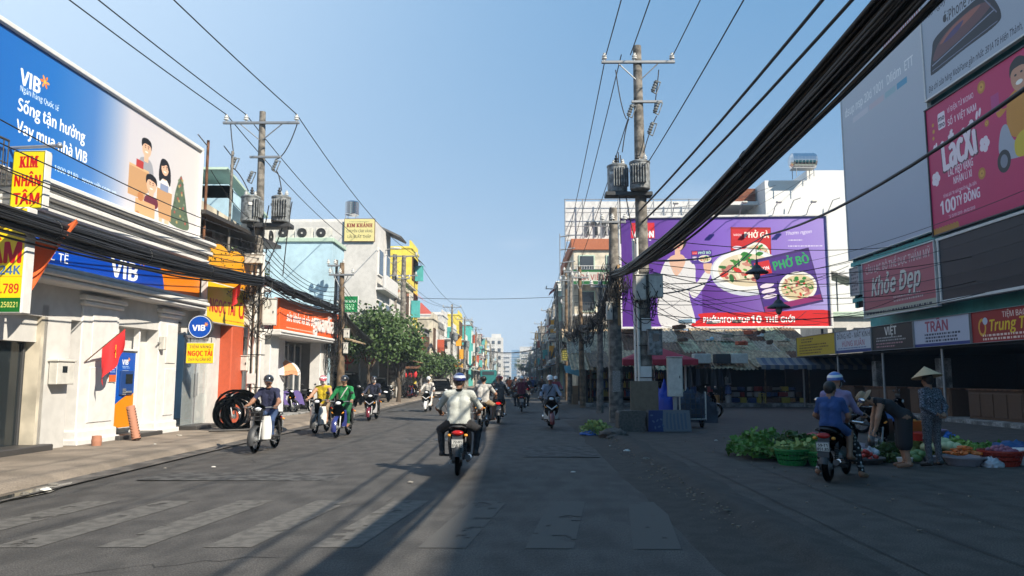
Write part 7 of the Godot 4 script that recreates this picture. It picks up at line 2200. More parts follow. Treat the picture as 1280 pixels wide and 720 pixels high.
# ---- bodies: tapered bones joined into one skin by a smooth minimum, meshed as surface nets
func nets(bones: Array, cell: float, k: float, crease: float) -> Dictionary:
	var lo := Vector3.ONE * 1e9
	var hi := -lo
	for b in bones:
		var r := maxf(b[2], b[3]) + cell * 3.0 + k
		lo = lo.min((b[0] as Vector3).min(b[1]) - Vector3.ONE * r)
		hi = hi.max((b[0] as Vector3).max(b[1]) + Vector3.ONE * r)
	var nx := int((hi.x - lo.x) / cell) + 2
	var ny := int((hi.y - lo.y) / cell) + 2
	var nz := int((hi.z - lo.z) / cell) + 2
	var f := PackedFloat32Array()
	f.resize(nx * ny * nz)
	f.fill(1.0)
	var best := PackedFloat32Array()
	best.resize(f.size())
	best.fill(1.0)
	var own := PackedInt32Array()
	own.resize(f.size())
	var par := PackedFloat32Array()
	par.resize(f.size())
	for bi in bones.size():
		var b: Array = bones[bi]
		var a: Vector3 = b[0]
		var ab: Vector3 = (b[1] as Vector3) - a
		var l2 := maxf(ab.length_squared(), 1e-9)
		var ra: float = b[2]
		var dr: float = b[3] - ra
		var m := maxf(b[2], b[3]) + cell * 2.5 + k
		var s := (a.min(b[1]) - Vector3.ONE * m - lo) / cell
		var e := (a.max(b[1]) + Vector3.ONE * m - lo) / cell
		var wob: bool = crease > 0.0 and b[4] in ["torso", "arm", "leg"]
		for z in range(maxi(int(s.z), 0), mini(int(e.z) + 2, nz)):
			for y in range(maxi(int(s.y), 0), mini(int(e.y) + 2, ny)):
				var row := (z * ny + y) * nx
				for x in range(maxi(int(s.x), 0), mini(int(e.x) + 2, nx)):
					var p := lo + Vector3(x, y, z) * cell
					var t := clampf((p - a).dot(ab) / l2, 0.0, 1.0)
					var d := p.distance_to(a + ab * t) - ra - dr * t
					if d > m:
						continue
					if wob:
						d += crease * sin(p.y * 61.0 + p.x * 23.0 + sin(p.z * 31.0) * 2.0) * sin(p.x * 37.0 - p.z * 29.0 + p.y * 17.0)
					var i := row + x
					if d < best[i]:
						best[i] = d
						own[i] = bi
						par[i] = t
					var o := f[i]
					var h := maxf(k - absf(o - d), 0.0) / k
					f[i] = minf(o, d) - h * h * k * 0.25
	var vid := PackedInt32Array()
	vid.resize(f.size())
	vid.fill(-1)
	var V := PackedVector3Array()
	var O := PackedInt32Array()
	var T := PackedFloat32Array()
	var off := [0, 1, nx, nx + 1, nx * ny, nx * ny + 1, nx * ny + nx, nx * ny + nx + 1]
	for z in nz - 1:
		for y in ny - 1:
			var row := (z * ny + y) * nx
			for x in nx - 1:
				var i := row + x
				if absf(f[i]) > cell * 2.2:
					continue
				var mask := 0
				for c in 8:
					if f[i + off[c]] < 0.0:
						mask |= 1 << c
				if mask == 0 or mask == 255:
					continue
				var sum := Vector3.ZERO
				var n := 0
				for c in 8:
					for ax in 3:
						var c2 := c | (1 << ax)
						if c2 == c or ((mask >> c) & 1) == ((mask >> c2) & 1):
							continue
						var v0: float = f[i + off[c]]
						var t: float = v0 / (v0 - f[i + off[c2]])
						var q := Vector3(c & 1, (c >> 1) & 1, c >> 2)
						q[ax] += t
						sum += q
						n += 1
				vid[i] = V.size()
				V.append(lo + (Vector3(x, y, z) + sum / n) * cell)
				O.append(own[i])
				T.append(par[i])
	var F := PackedInt32Array()
	var st := [1, nx, nx * ny]
	for z in range(1, nz - 1):
		for y in range(1, ny - 1):
			var row := (z * ny + y) * nx
			for x in range(1, nx - 1):
				var i := row + x
				if vid[i] < 0:
					continue
				var inside := f[i] < 0.0
				for ax in 3:
					if (f[i + st[ax]] < 0.0) == inside:
						continue
					var u: int = st[(ax + 1) % 3]
					var w: int = st[(ax + 2) % 3]
					var q := [vid[i], vid[i - u], vid[i - u - w], vid[i - w]]
					if q.min() < 0:
						continue
					if inside:
						F.append_array([q[0], q[1], q[2], q[3]])
					else:
						F.append_array([q[0], q[3], q[2], q[1]])
	var N := PackedVector3Array()
	N.resize(V.size())
	for i in range(0, F.size(), 4):
		var nn := (V[F[i + 2]] - V[F[i]]).cross(V[F[i + 3]] - V[F[i + 1]])
		for j in 4:
			N[F[i + j]] += nn
	for i in N.size():
		N[i] = N[i].normalized()
	return {"v": V, "n": N, "f": F, "own": O, "t": T, "bones": bones}
var head_net := {}
var hand_net := {}
var poses := {}
func make_head() -> void:
	var b := [
		[Vector3(0, 0.035, -0.02), Vector3(0, 0.035, -0.01), 0.082, 0.08, "skin"], [Vector3(0, 0.0, 0.015), Vector3(0, -0.05, 0.03), 0.066, 0.05, "skin"],
		[Vector3(0, -0.085, 0.045), Vector3(0, -0.08, 0.04), 0.024, 0.026, "skin"], [Vector3(0.045, -0.055, 0.0), Vector3(0.02, -0.08, 0.04), 0.024, 0.02, "skin"],
		[Vector3(-0.045, -0.055, 0.0), Vector3(-0.02, -0.08, 0.04), 0.024, 0.02, "skin"], [Vector3(0, 0.0, 0.083), Vector3(0, -0.03, 0.1), 0.007, 0.012, "skin"],
		[Vector3(0.014, -0.034, 0.088), Vector3(-0.014, -0.034, 0.088), 0.008, 0.008, "skin"], [Vector3(-0.035, 0.02, 0.072), Vector3(0.035, 0.02, 0.072), 0.01, 0.01, "skin"],
		[Vector3(0.038, -0.025, 0.06), Vector3(0.036, -0.02, 0.058), 0.02, 0.018, "skin"], [Vector3(-0.038, -0.025, 0.06), Vector3(-0.036, -0.02, 0.058), 0.02, 0.018, "skin"],
		[Vector3(-0.016, -0.058, 0.083), Vector3(0.016, -0.058, 0.083), 0.007, 0.007, "lip"],
		[Vector3(0.079, 0.015, -0.01), Vector3(0.074, -0.03, 0.0), 0.012, 0.008, "skin"], [Vector3(-0.079, 0.015, -0.01), Vector3(-0.074, -0.03, 0.0), 0.012, 0.008, "skin"],
		[Vector3(0, -0.05, -0.03), Vector3(0, -0.14, -0.035), 0.05, 0.052, "skin"]]
	head_net = nets(b, 0.0075, 0.02, 0.0)
	b = [[Vector3(-0.028, 0.022, -0.03), Vector3(0.03, 0.022, -0.03), 0.014, 0.014, "skin"], [Vector3(-0.026, 0.024, -0.005), Vector3(0.032, 0.024, -0.005), 0.013, 0.012, "skin"],
		[Vector3(0, 0.015, -0.05), Vector3(0, 0.008, -0.085), 0.024, 0.025, "skin"]]
	for k in 4:
		var x := -0.029 + k * 0.0205
		var l: float = [0.9, 1.06, 1.0, 0.82][k]
		b.append([Vector3(x, 0.026, 0.0), Vector3(x, 0.018, 0.03 * l), 0.0095, 0.009, "skin"])
		b.append([Vector3(x, 0.018, 0.03 * l), Vector3(x, -0.016, 0.03 * l), 0.009, 0.0085, "skin"])
		b.append([Vector3(x, -0.016, 0.03 * l), Vector3(x, -0.024, 0.006), 0.0085, 0.0075, "skin"])
	b.append([Vector3(-0.03, 0.01, -0.045), Vector3(-0.042, -0.012, -0.02), 0.012, 0.0105, "skin"])
	b.append([Vector3(-0.042, -0.012, -0.02), Vector3(-0.03, -0.026, 0.006), 0.0105, 0.008, "skin"])
	hand_net = nets(b, 0.005, 0.006, 0.0)
func pose(key: String) -> Dictionary:
	if poses.has(key):
		return poses[key]
	var j := {}
	var girth := 1.0
	match key:
		"ride":
			j = {"hip": Vector3(0, 0.86, -0.2), "chest": Vector3(0, 1.2, -0.15), "neck": Vector3(0, 1.4, -0.11), "head": Vector3(0, 1.565, -0.06), "sh": Vector3(0.185, 1.345, -0.12), "el": Vector3(0.31, 1.1, 0.08), "wr": Vector3(0.33, 1.015, 0.29), "kn": Vector3(0.2, 0.7, 0.2), "an": Vector3(0.17, 0.37, 0.06), "toe": Vector3(0.19, 0.3, 0.24)}
		"ride_wide":
			girth = 1.05
			j = {"hip": Vector3(0, 0.86, -0.2), "chest": Vector3(0, 1.19, -0.17), "neck": Vector3(0, 1.4, -0.12), "head": Vector3(0, 1.56, -0.06), "sh": Vector3(0.205, 1.345, -0.13), "el": Vector3(0.37, 1.1, 0.05), "wr": Vector3(0.34, 1.01, 0.28), "kn": Vector3(0.33, 0.72, 0.16), "an": Vector3(0.29, 0.34, 0.0), "toe": Vector3(0.33, 0.29, 0.17)}
		"stopped":
			j = {"hip": Vector3(0, 0.86, 0.06), "chest": Vector3(0, 1.19, 0.1), "neck": Vector3(0, 1.38, 0.13), "head": Vector3(0, 1.54, 0.17), "sh": Vector3(0.175, 1.32, 0.12), "el": Vector3(0.28, 1.07, 0.24), "wr": Vector3(0.33, 1.01, 0.36), "kn": Vector3(0.24, 0.5, 0.26), "an": Vector3(0.33, 0.09, 0.14), "toe": Vector3(0.37, 0.04, 0.3)}
		"pillion":
			girth = 0.86
			j = {"hip": Vector3(0, 0.87, -0.3), "chest": Vector3(0, 1.12, -0.28), "neck": Vector3(0, 1.27, -0.24), "head": Vector3(0, 1.42, -0.2), "sh": Vector3(0.16, 1.23, -0.25), "el": Vector3(0.25, 1.0, -0.2), "wr": Vector3(0.18, 0.9, -0.02), "kn": Vector3(0.2, 0.72, 0.02), "an": Vector3(0.22, 0.38, -0.12), "toe": Vector3(0.24, 0.33, 0.04)}
		"stand":
			j = {"hip": Vector3(0, 0.92, 0), "chest": Vector3(0, 1.22, 0.0), "neck": Vector3(0, 1.4, 0.02), "head": Vector3(0, 1.55, 0.05), "sh": Vector3(0.18, 1.34, 0.0), "el": Vector3(0.27, 1.08, -0.07), "wr": Vector3(0.09, 0.95, -0.19), "kn": Vector3(0.11, 0.5, 0.02), "an": Vector3(0.12, 0.09, -0.02), "toe": Vector3(0.15, 0.04, 0.14)}
		"bend":
			j = {"hip": Vector3(0, 0.9, -0.08), "chest": Vector3(0, 1.1, 0.17), "neck": Vector3(0, 1.2, 0.38), "head": Vector3(0, 1.2, 0.55), "sh": Vector3(0.17, 1.17, 0.31), "el": Vector3(0.2, 0.89, 0.38), "wr": Vector3(0.18, 0.66, 0.43), "kn": Vector3(0.1, 0.5, -0.03), "an": Vector3(0.11, 0.09, -0.1), "toe": Vector3(0.13, 0.04, 0.08)}
	var g := girth
	var up: Vector3 = (j.neck - j.hip).normalized()
	var b := []
	for s in [-1.0, 1.0]:
		var X := Vector3(s, 1, 1)
		var sx := Vector3(s, 0, 0)
		b.append([j.hip + sx * 0.075 * g, j.chest + sx * 0.085 * g, 0.115 * g, 0.105 * g, "torso", 0])
		b.append([j.chest + sx * 0.085 * g, j.neck + sx * 0.085 - up * 0.09, 0.105 * g, 0.075, "torso", 0])
		b.append([j.neck + sx * 0.04 - up * 0.03, j.sh * X, 0.062, 0.064 * g, "torso", 0])
		b.append([j.sh * X, j.el * X, 0.062 * g, 0.048 * g, "arm", 0])
		b.append([j.el * X, j.wr * X, 0.047 * g, 0.032, "arm", 1])
		b.append([j.hip + sx * 0.095 * g, j.kn * X, 0.105 * g, 0.068 * g, "leg", 0])
		b.append([j.kn * X, j.an * X, 0.066 * g, 0.046, "leg", 1])
		b.append([j.an * X + Vector3(0, -0.02, -0.03), j.toe * X, 0.042, 0.034, "foot", 0])
	b.append([j.neck - up * 0.06, j.neck.lerp(j.head, 0.5), 0.06, 0.052, "neck", 0])
	if key == "bend":
		for s in [-1.0, 1.0]:
			b.append([Vector3(s * 0.06, 0.92, -0.08), Vector3(s * 0.085, 0.42, -0.06), 0.135, 0.125, "skirt", 0])
	poses[key] = {"net": nets(b, 0.0165, 0.035, 0.005), "j": j}
	return poses[key]
func person(label: String, key: String, at: Vector3, turn: float, o: Dictionary) -> Node3D:
	if head_net.is_empty():
		make_head()
	var ps := pose(key)
	var net: Dictionary = ps.net
	var j: Dictionary = ps.j
	var mats := [o.skin, o.top, o.bottom, o.shoe, M.black_plastic, mat("lip_skin", Color(0.36, 0.13, 0.10), 0.5)]
	var acc := []
	for i in 6:
		acc.append([PackedVector3Array(), PackedVector3Array()])
	var sleeve: float = o.get("sleeve", 2.0)
	var legs: float = o.get("legs", 2.0)
	var reg := func(kind: String, q: float) -> int:
		match kind:
			"torso": return 1
			"skirt": return 1
			"neck": return 0 if q > 0.3 else 1
			"arm": return 1 if q < sleeve else 0
			"leg": return 2 if q < legs else 0
			"foot": return 3
			"lip": return 5
		return 0
	var push := func(n: Dictionary, X: Transform3D, flip: bool, fixed: int) -> void:
		var V: PackedVector3Array = n.v
		var N: PackedVector3Array = n.n
		var F: PackedInt32Array = n.f
		var B: Array = n.bones
		for i in range(0, F.size(), 4):
			var bn: Array = B[n.own[F[i]]]
			var k := fixed
			if k < 0:
				var q: float = n.t[F[i]] + (bn[5] if bn.size() > 5 else 0)
				k = reg.call(bn[4], q)
				if bn[4] == "torso" and key != "bend":
					k = 2 if V[F[i]].y < j.hip.y + 0.0 else 1
			var id := [0, 2, 1, 0, 3, 2] if not flip else [0, 1, 2, 0, 2, 3]
			for w in id:
				acc[k][0].append(X * V[F[i + w]])
				acc[k][1].append((X.basis * N[F[i + w]]).normalized())
	push.call(net, Transform3D.IDENTITY, false, -1)
	var look: Vector3 = (j.head - j.neck).normalized()
	var nod: float = {"bend": 0.95, "ride": 0.12, "ride_wide": 0.1}.get(key, 0.05)
	var hb := Basis(Vector3.UP, o.get("face_turn", 0.0)) * Basis(Vector3.RIGHT, nod)
	var HX := Transform3D(hb, j.head)
	push.call(head_net, HX, false, -1)
	for s in [1.0, -1.0]:
		var el: Vector3 = j.el * Vector3(s, 1, 1)
		var wr: Vector3 = j.wr * Vector3(s, 1, 1)
		var d := (wr - el).normalized()
		var side := Vector3.UP.cross(d).normalized() if absf(d.y) < 0.95 else Vector3.RIGHT
		var hbs := Basis(side * s, d.cross(side), d)
		push.call(hand_net, Transform3D(hbs, wr + d * 0.075), s < 0, o.get("glove", 0))
	var eyes := MB.new()
	for s in [-1.0, 1.0]:
		eyes.X = HX
		eyes.ell(Vector3(s * 0.031, 0.004, 0.079), Vector3(0.013, 0.006, 0.006), 4, 8)
		eyes.box(Vector3(s * 0.032, 0.028, 0.083), Vector3(0.034, 0.006, 0.006), 0.002)
	acc[4][0].append_array(eyes.v)
	acc[4][1].append_array(eyes.n)
	var am := ArrayMesh.new()
	var used := []
	for i in 6:
		if acc[i][0].is_empty():
			continue
		var a := []
		a.resize(Mesh.ARRAY_MAX)
		a[Mesh.ARRAY_VERTEX] = acc[i][0]
		a[Mesh.ARRAY_NORMAL] = acc[i][1]
		am.add_surface_from_arrays(Mesh.PRIMITIVE_TRIANGLES, a)
		used.append(i)
	var t := thing("person", label, "person", at, turn, o.get("group", ""))
	var body := MeshInstance3D.new()
	body.name = "body"
	body.mesh = am
	for i in used.size():
		body.set_surface_override_material(i, mats[used[i]])
	t.add_child(body, true)
	var m := MB.new()
	if o.has("helmet"):
		m.X = HX * Transform3D(Basis(), Vector3(0, 0.035, -0.015))
		var full: bool = o.get("full", false)
		m.ell(Vector3.ZERO, Vector3(0.118, 0.122, 0.138), 9, 18, Basis(Vector3.RIGHT, -0.12), -0.12 if not full else -0.75)
		var h := part("helmet", m, o.helmet, t)
		m = MB.new()
		m.X = HX * Transform3D(Basis(Vector3.RIGHT, 0.15), Vector3(0, 0.045, 0.09))
		m.grid(8, 3, func(u, v): return Vector3(sin((u - 0.5) * 2.2) * (0.11 - 0.01 * v), 0.01 - 0.012 * v - 0.05 * pow(absf(u - 0.5) * 2.0, 2.0), (cos((u - 0.5) * 2.2) - 0.6) * 0.12 + v * 0.055))
		part("peak", m, o.get("peak", o.helmet), h)
		m = MB.new()
		m.X = HX
		for s in [-1.0, 1.0]:
			m.tube([Vector3(s * 0.1, 0.02, -0.01), Vector3(s * 0.075, -0.06, 0.02), Vector3(0, -0.118, 0.035)], 0.007, 5)
		part("chin_strap", m, M.black_plastic, h)
		if o.has("stripe"):
			m = MB.new()
			m.X = HX * Transform3D(Basis(), Vector3(0, 0.035, -0.015))
			m.ell(Vector3.ZERO, Vector3(0.121, 0.125, 0.141), 6, 18, Basis(Vector3.RIGHT, -0.12), 0.25, 0.62)
			part("stripe", m, o.stripe, h)
	if o.has("hair"):
		m = MB.new()
		m.X = HX * Transform3D(Basis(Vector3.RIGHT, -0.5), Vector3(0, 0.025, -0.025))
		m.ell(Vector3.ZERO, Vector3(0.094, 0.105, 0.105), 10, 18, Basis.IDENTITY, -0.35)
		m.X = HX
		m.ell(Vector3(0, 0.0, -0.06), Vector3(0.082, 0.085, 0.06), 8, 14)
		if o.get("long_hair", false):
			m.ell(Vector3(0, -0.09, -0.075), Vector3(0.055, 0.12, 0.04), 8, 12)
		part("hair", m, o.hair, t)
	if o.has("mask"):
		m = MB.new()
		m.X = HX
		m.grid(10, 6, func(u, v): return Vector3(sin((u - 0.5) * 2.6) * 0.085, -0.012 - v * 0.085, cos((u - 0.5) * 2.6) * (0.105 - 0.03 * v * v) - 0.005 + 0.012 * sin(v * PI)))
		part("face_mask", m, o.mask, t)
	if o.get("cone", false):
		m = MB.new()
		m.X = HX * Transform3D(Basis(Vector3.RIGHT, 0.16), Vector3(0, 0.06, -0.01))
		var rings := []
		for i in 12:
			var q := i / 11.0
			rings.append(Vector2(0.265 * (1.0 - q) + 0.004 * (i % 2), 0.2 * q))
		m.lathe([Vector2(0.0, 0.19), Vector2(0.26, -0.005)] , 28)
		m.lathe(rings, 28)
		part("conical_hat", m, mat("palm_leaf", Color(0.66, 0.47, 0.27), 0.75, {"tex": "grain", "sc": 4.0, "world": false}), t)
	if o.get("straw", false):
		m = MB.new()
		m.X = HX * Transform3D(Basis(), Vector3(0, 0.05, -0.01))
		m.lathe([Vector2(0.2, -0.035), Vector2(0.16, 0.0), Vector2(0.105, 0.01), Vector2(0.1, 0.07), Vector2(0.07, 0.1), Vector2(0, 0.105)], 22)
		part("straw_hat", m, mat("straw", Color(0.33, 0.24, 0.15), 0.85, {"tex": "grain", "sc": 5.0, "world": false}), t)
	if o.has("collar"):
		m = MB.new()
		m.X = Transform3D(Basis(Vector3.RIGHT, 0.25), j.neck + Vector3(0, 0.0, 0.0))
		m.torus(Vector3.ZERO, 0.062, 0.017, Basis(Vector3.FORWARD, PI / 2), 16, 6, 1.6)
		part("collar", m, o.collar, t)
	if o.has("strap"):
		m = MB.new()
		m.tube([j.neck + Vector3(0.1, -0.02, 0.04), j.chest + Vector3(0.02, 0.05, 0.13), j.hip + Vector3(-0.14, 0.15, 0.1)], 0.018, 6)
		m.tube([j.neck + Vector3(0.1, -0.02, -0.06), j.chest + Vector3(0.02, 0.05, -0.13), j.hip + Vector3(-0.16, 0.15, -0.08)], 0.018, 6)
		part("bag_strap", m, o.strap, t)
	return t
func wheel_parts(t: Node3D, z: float, r: float, w: float, spoke: bool, rim_m: Material) -> void:
	var c := Vector3(0, r, z)
	var key := "%s%s%s" % [r, w, spoke]
	if not bike_mesh.has(key):
		var m := MB.new().torus(Vector3.ZERO, r - w, w, Basis.IDENTITY, 28, 9, 0.9)
		bike_mesh[key] = m.mesh()
		m = MB.new().torus(Vector3.ZERO, r - w * 1.75, 0.016, Basis.IDENTITY, 28, 6, 1.6)
		bike_mesh[key + "rim"] = m.mesh()
		m = MB.new().cyl(Vector3(-0.07, 0, 0), Vector3(0.07, 0, 0), 0.045, -1, 12).cyl(Vector3(-0.035, 0, 0), Vector3(0.035, 0, 0), 0.075, -1, 14)
		bike_mesh[key + "hub"] = m.mesh()
		m = MB.new()
		var n := 18 if spoke else 5
		for k in n:
			var a := TAU * k / n
			var e := Vector3(0, sin(a), cos(a)) * (r - w * 1.75)
			if spoke:
				m.cyl(Vector3(0.03 * (1 if k % 2 else -1), sin(a + 0.3) * 0.05, cos(a + 0.3) * 0.05), e, 0.0035, -1, 4)
			else:
				m.cyl(Vector3(0, 0, 0), e, 0.022, 0.014, 6)
		bike_mesh[key + "spokes"] = m.mesh()
	var tyre := again("wheel", bike_mesh[key], M.rubber, t, c)
	again("rim", bike_mesh[key + "rim"], rim_m, tyre, Vector3.ZERO)
	again("hub", bike_mesh[key + "hub"], M.steel, tyre, Vector3.ZERO)
	again("spokes", bike_mesh[key + "spokes"], rim_m, tyre, Vector3.ZERO).set_meta("kind", "stuff")
	if z < 0.0:
		again("brake_drum", MB.new().cyl(Vector3(0.03, 0, 0), Vector3(0.09, 0, 0), 0.08, -1, 14).mesh(), M.dark_steel, tyre, Vector3.ZERO)
var bike_mesh := {}
var plate_prints := {}
func plate_print(s: String, s2: String) -> Material:
	var key := "plate_" + s + s2
	if not M.has(key):
		var a := Art.new(128, 94, Color(0.88, 0.88, 0.86))
		a.rect(0, 0, 128, 3, Color(0.1, 0.1, 0.1))
		a.rect(0, 91, 128, 3, Color(0.1, 0.1, 0.1))
		a.rect(0, 0, 3, 94, Color(0.1, 0.1, 0.1))
		a.rect(125, 0, 3, 94, Color(0.1, 0.1, 0.1))
		a.text(s, 64, 27, 42, Color(0.06, 0.06, 0.07), {"bold": 0.6, "fit": 92})
		a.text(s2, 64, 68, 42, Color(0.06, 0.06, 0.07), {"bold": 0.6, "fit": 112})
		print_mat(key, a, 0.4)
	return M[key]
func arc_guard(r: float, z: float, y: float, a0: float, a1: float, w: float) -> MB:
	return MB.new().grid(14, 6, func(u, v):
		var a := lerpf(a0, a1, u)
		var s: float = (v - 0.5) * 2.0
		var rr: float = r - 0.035 * s * s
		return Vector3(s * w, y + sin(a) * rr, z + cos(a) * rr))
func motorbike(label: String, style: String, at: Vector3, turn: float, body: Material, shield: Material, o := {}) -> Node3D:
	var t := thing("motorbike", label, "motorbike", at, turn, o.get("group", ""))
	var scoot := style == "scooter"
	var r := 0.245 if scoot else 0.285
	wheel_parts(t, 0.61, r, 0.05 if scoot else 0.04, not scoot, M.steel if scoot else M.chrome)
	wheel_parts(t, -0.61, r, 0.055 if scoot else 0.046, not scoot, M.steel if scoot else M.chrome)
	var m := MB.new()
	for s in [-1.0, 1.0]:
		m = MB.new().tube([Vector3(s * 0.085, r, 0.61), Vector3(s * 0.085, r + 0.22, 0.56), Vector3(s * 0.075, 0.8, 0.43)], [0.026, 0.022, 0.02], 8)
		part("fork_leg", m, M.steel, t)
		m = MB.new().tube([Vector3(s * 0.12, r + 0.02, -0.6), Vector3(s * 0.125, 0.48, -0.54), Vector3(s * 0.12, 0.66, -0.46)], [0.022, 0.03, 0.018], 8)
		for k in 6:
			m.torus(Vector3(s * 0.122, 0.36 + k * 0.035, -0.585 + k * 0.012), 0.03, 0.008, Basis(Vector3.FORWARD, PI / 2), 10, 4)
		part("shock_absorber", m, M.dark_steel, t)
		part("swing_arm", MB.new().tube([Vector3(s * 0.1, r, -0.61), Vector3(s * 0.09, 0.32, -0.1)], 0.024, 6), M.dark_steel, t)
		part("foot_peg", MB.new().cyl(Vector3(s * 0.1, 0.27, 0.1), Vector3(s * 0.3, 0.28, 0.1), 0.02, -1, 8), M.rubber, t)
	part("front_mudguard", arc_guard(r + 0.035, 0.61, r, -0.35, 2.4, 0.075), body if style != "cub" else M.dark_steel, t)
	part("rear_mudguard", arc_guard(r + 0.05, -0.61, r, 1.1, 2.95, 0.062), M.dark_steel, t)
	m = MB.new().box(Vector3(0, 0.33, 0.02), Vector3(0.22, 0.2, 0.34), 0.05).cyl(Vector3(0, 0.36, 0.18), Vector3(0, 0.4, 0.4), 0.075, 0.07, 12)
	for k in 5:
		m.cyl(Vector3(0, 0.365 + k * 0.007, 0.22 + k * 0.03), Vector3(0, 0.367 + k * 0.007, 0.232 + k * 0.03), 0.1, -1, 12)
	part("engine", m, M.steel, t)
	part("exhaust", MB.new().tube([Vector3(-0.09, 0.3, 0.3), Vector3(-0.13, 0.2, 0.1), Vector3(-0.16, 0.22, -0.25), Vector3(-0.17, 0.28, -0.45), Vector3(-0.175, 0.33, -0.85)], [0.018, 0.02, 0.03, 0.05, 0.047], 10), M.dark_steel, t)
	part("exhaust_shield", MB.new().tube([Vector3(-0.195, 0.31, -0.5), Vector3(-0.2, 0.345, -0.8)], [0.04, 0.038], 8), M.chrome, t)
	part("frame", MB.new().tube([Vector3(0, 0.78, 0.42), Vector3(0, 0.5, 0.2), Vector3(0, 0.46, 0.0), Vector3(0, 0.62, -0.3), Vector3(0, 0.68, -0.6)], 0.045, 8), M.black_plastic, t)
	m = MB.new().loft([[Vector3(0, 0.5, 0.02), 0.07, 0.1], [Vector3(0, 0.58, -0.12), 0.12, 0.14], [Vector3(0, 0.62, -0.35), 0.14 if not scoot else 0.18, 0.12], [Vector3(0, 0.68, -0.62), 0.11, 0.08], [Vector3(0, 0.73, -0.8), 0.05, 0.04]])
	part("side_body", m, body, t)
	m = MB.new().loft([[Vector3(0, 0.72, 0.1), 0.07, 0.03], [Vector3(0, 0.755, -0.02), 0.12, 0.05], [Vector3(0, 0.76, -0.25), 0.14, 0.05], [Vector3(0, 0.79, -0.42), 0.135, 0.05], [Vector3(0, 0.82, -0.64), 0.1, 0.04], [Vector3(0, 0.82, -0.7), 0.05, 0.02]], 16, 3.0)
	part("seat", m, M.rubber, t)
	m = MB.new().tube([Vector3(0.12, 0.76, -0.5), Vector3(0.13, 0.8, -0.72), Vector3(0.07, 0.83, -0.84), Vector3(-0.07, 0.83, -0.84), Vector3(-0.13, 0.8, -0.72), Vector3(-0.12, 0.76, -0.5)], 0.014, 7)
	part("grab_rail", m, M.dark_steel, t)
	if style == "cub":
		for s in [-1.0, 1.0]:
			m = MB.new()
			m.grid(8, 10, func(u, v): return Vector3(s * (0.05 + u * (0.17 + 0.03 * sin(v * PI))), 0.28 + v * 0.52, 0.38 + 0.08 * v - u * u * 0.12 + 0.03 * sin(u * PI)))
			part("leg_shield", m, shield, t)
		m = MB.new().loft([[Vector3(0, 0.55, 0.42), 0.055, 0.05], [Vector3(0, 0.72, 0.48), 0.075, 0.07], [Vector3(0, 0.86, 0.46), 0.085, 0.07], [Vector3(0, 0.92, 0.43), 0.06, 0.05]])
		part("steering_cover", m, shield, t)
	else:
		var w := 0.24 if scoot else 0.19
		m = MB.new().loft([[Vector3(0, 0.36, 0.34), 0.1, 0.05], [Vector3(0, 0.52, 0.46), w * 0.9, 0.07], [Vector3(0, 0.7, 0.5), w, 0.08], [Vector3(0, 0.84, 0.46), w * 0.7, 0.07], [Vector3(0, 0.92, 0.4), w * 0.3, 0.04]], 16, 2.2)
		part("front_apron", m, body, t)
		m = MB.new()
		for s in [-1.0, 1.0]:
			m = MB.new()
			m.grid(5, 8, func(u, v): return Vector3(s * (0.09 + u * w * 0.55 + 0.02 * sin(v * PI)), 0.3 + v * 0.46, 0.4 + 0.07 * v - u * 0.1))
			part("leg_shield", m, shield, t)
			part("indicator", MB.new().ell(Vector3(s * w * 0.72, 0.68, 0.54), Vector3(0.05, 0.025, 0.02), 6, 10, Basis(Vector3.FORWARD, -s * 0.5)), mat("amber", Color(0.7, 0.28, 0.03), 0.25), t)
		if scoot:
			part("floor_board", bx(Vector3(0, 0.3, 0.15), Vector3(0.32, 0.08, 0.4), 0.02), M.black_plastic, t)
			part("chevron", MB.new().tube([Vector3(0.17, 0.74, 0.56), Vector3(0, 0.62, 0.605), Vector3(-0.17, 0.74, 0.56)], 0.022, 6), shield, t)
	m = MB.new().loft([[Vector3(0, 0.95, 0.3), 0.08, 0.04], [Vector3(0, 0.97, 0.38), 0.13, 0.07], [Vector3(0, 0.95, 0.47), 0.12, 0.07], [Vector3(0, 0.94, 0.51), 0.07, 0.045]], 16, 2.4)
	part("handlebar_cowl", m, M.black_plastic if style == "cub" else body, t)
	var lens := part("headlight", MB.new().ell(Vector3(0, 0.945, 0.5), Vector3(0.085, 0.055, 0.035), 8, 14), M.chrome, t)
	part("lens", MB.new().ell(Vector3(0, 0.945, 0.512), Vector3(0.075, 0.047, 0.03), 8, 14), mat("lens", Color(0.75, 0.78, 0.8), 0.08), lens)
	part("handlebar", MB.new().tube([Vector3(-0.37, 1.0, 0.37), Vector3(-0.2, 0.99, 0.4), Vector3(0, 0.97, 0.41), Vector3(0.2, 0.99, 0.4), Vector3(0.37, 1.0, 0.37)], 0.013, 7), M.steel, t)
	for s in [-1.0, 1.0]:
		part("grip", MB.new().cyl(Vector3(s * 0.26, 0.995, 0.385), Vector3(s * 0.385, 1.0, 0.367), 0.018, -1, 8), M.rubber, t)
		part("brake_lever", MB.new().tube([Vector3(s * 0.22, 0.985, 0.42), Vector3(s * 0.28, 0.98, 0.45), Vector3(s * 0.38, 0.99, 0.43)], 0.006, 5), M.steel, t)
		if o.get("mirrors", true):
			var mi := part("mirror", MB.new().tube([Vector3(s * 0.22, 1.0, 0.39), Vector3(s * 0.27, 1.12, 0.4), Vector3(s * 0.32, 1.2, 0.37)], 0.006, 5).ell(Vector3(s * 0.34, 1.23, 0.37), Vector3(0.062, 0.045, 0.016), 6, 12), M.black_plastic, t)
			part("glass", MB.new().ell(Vector3(s * 0.34, 1.23, 0.358), Vector3(0.056, 0.04, 0.008), 6, 12), M.chrome, mi)
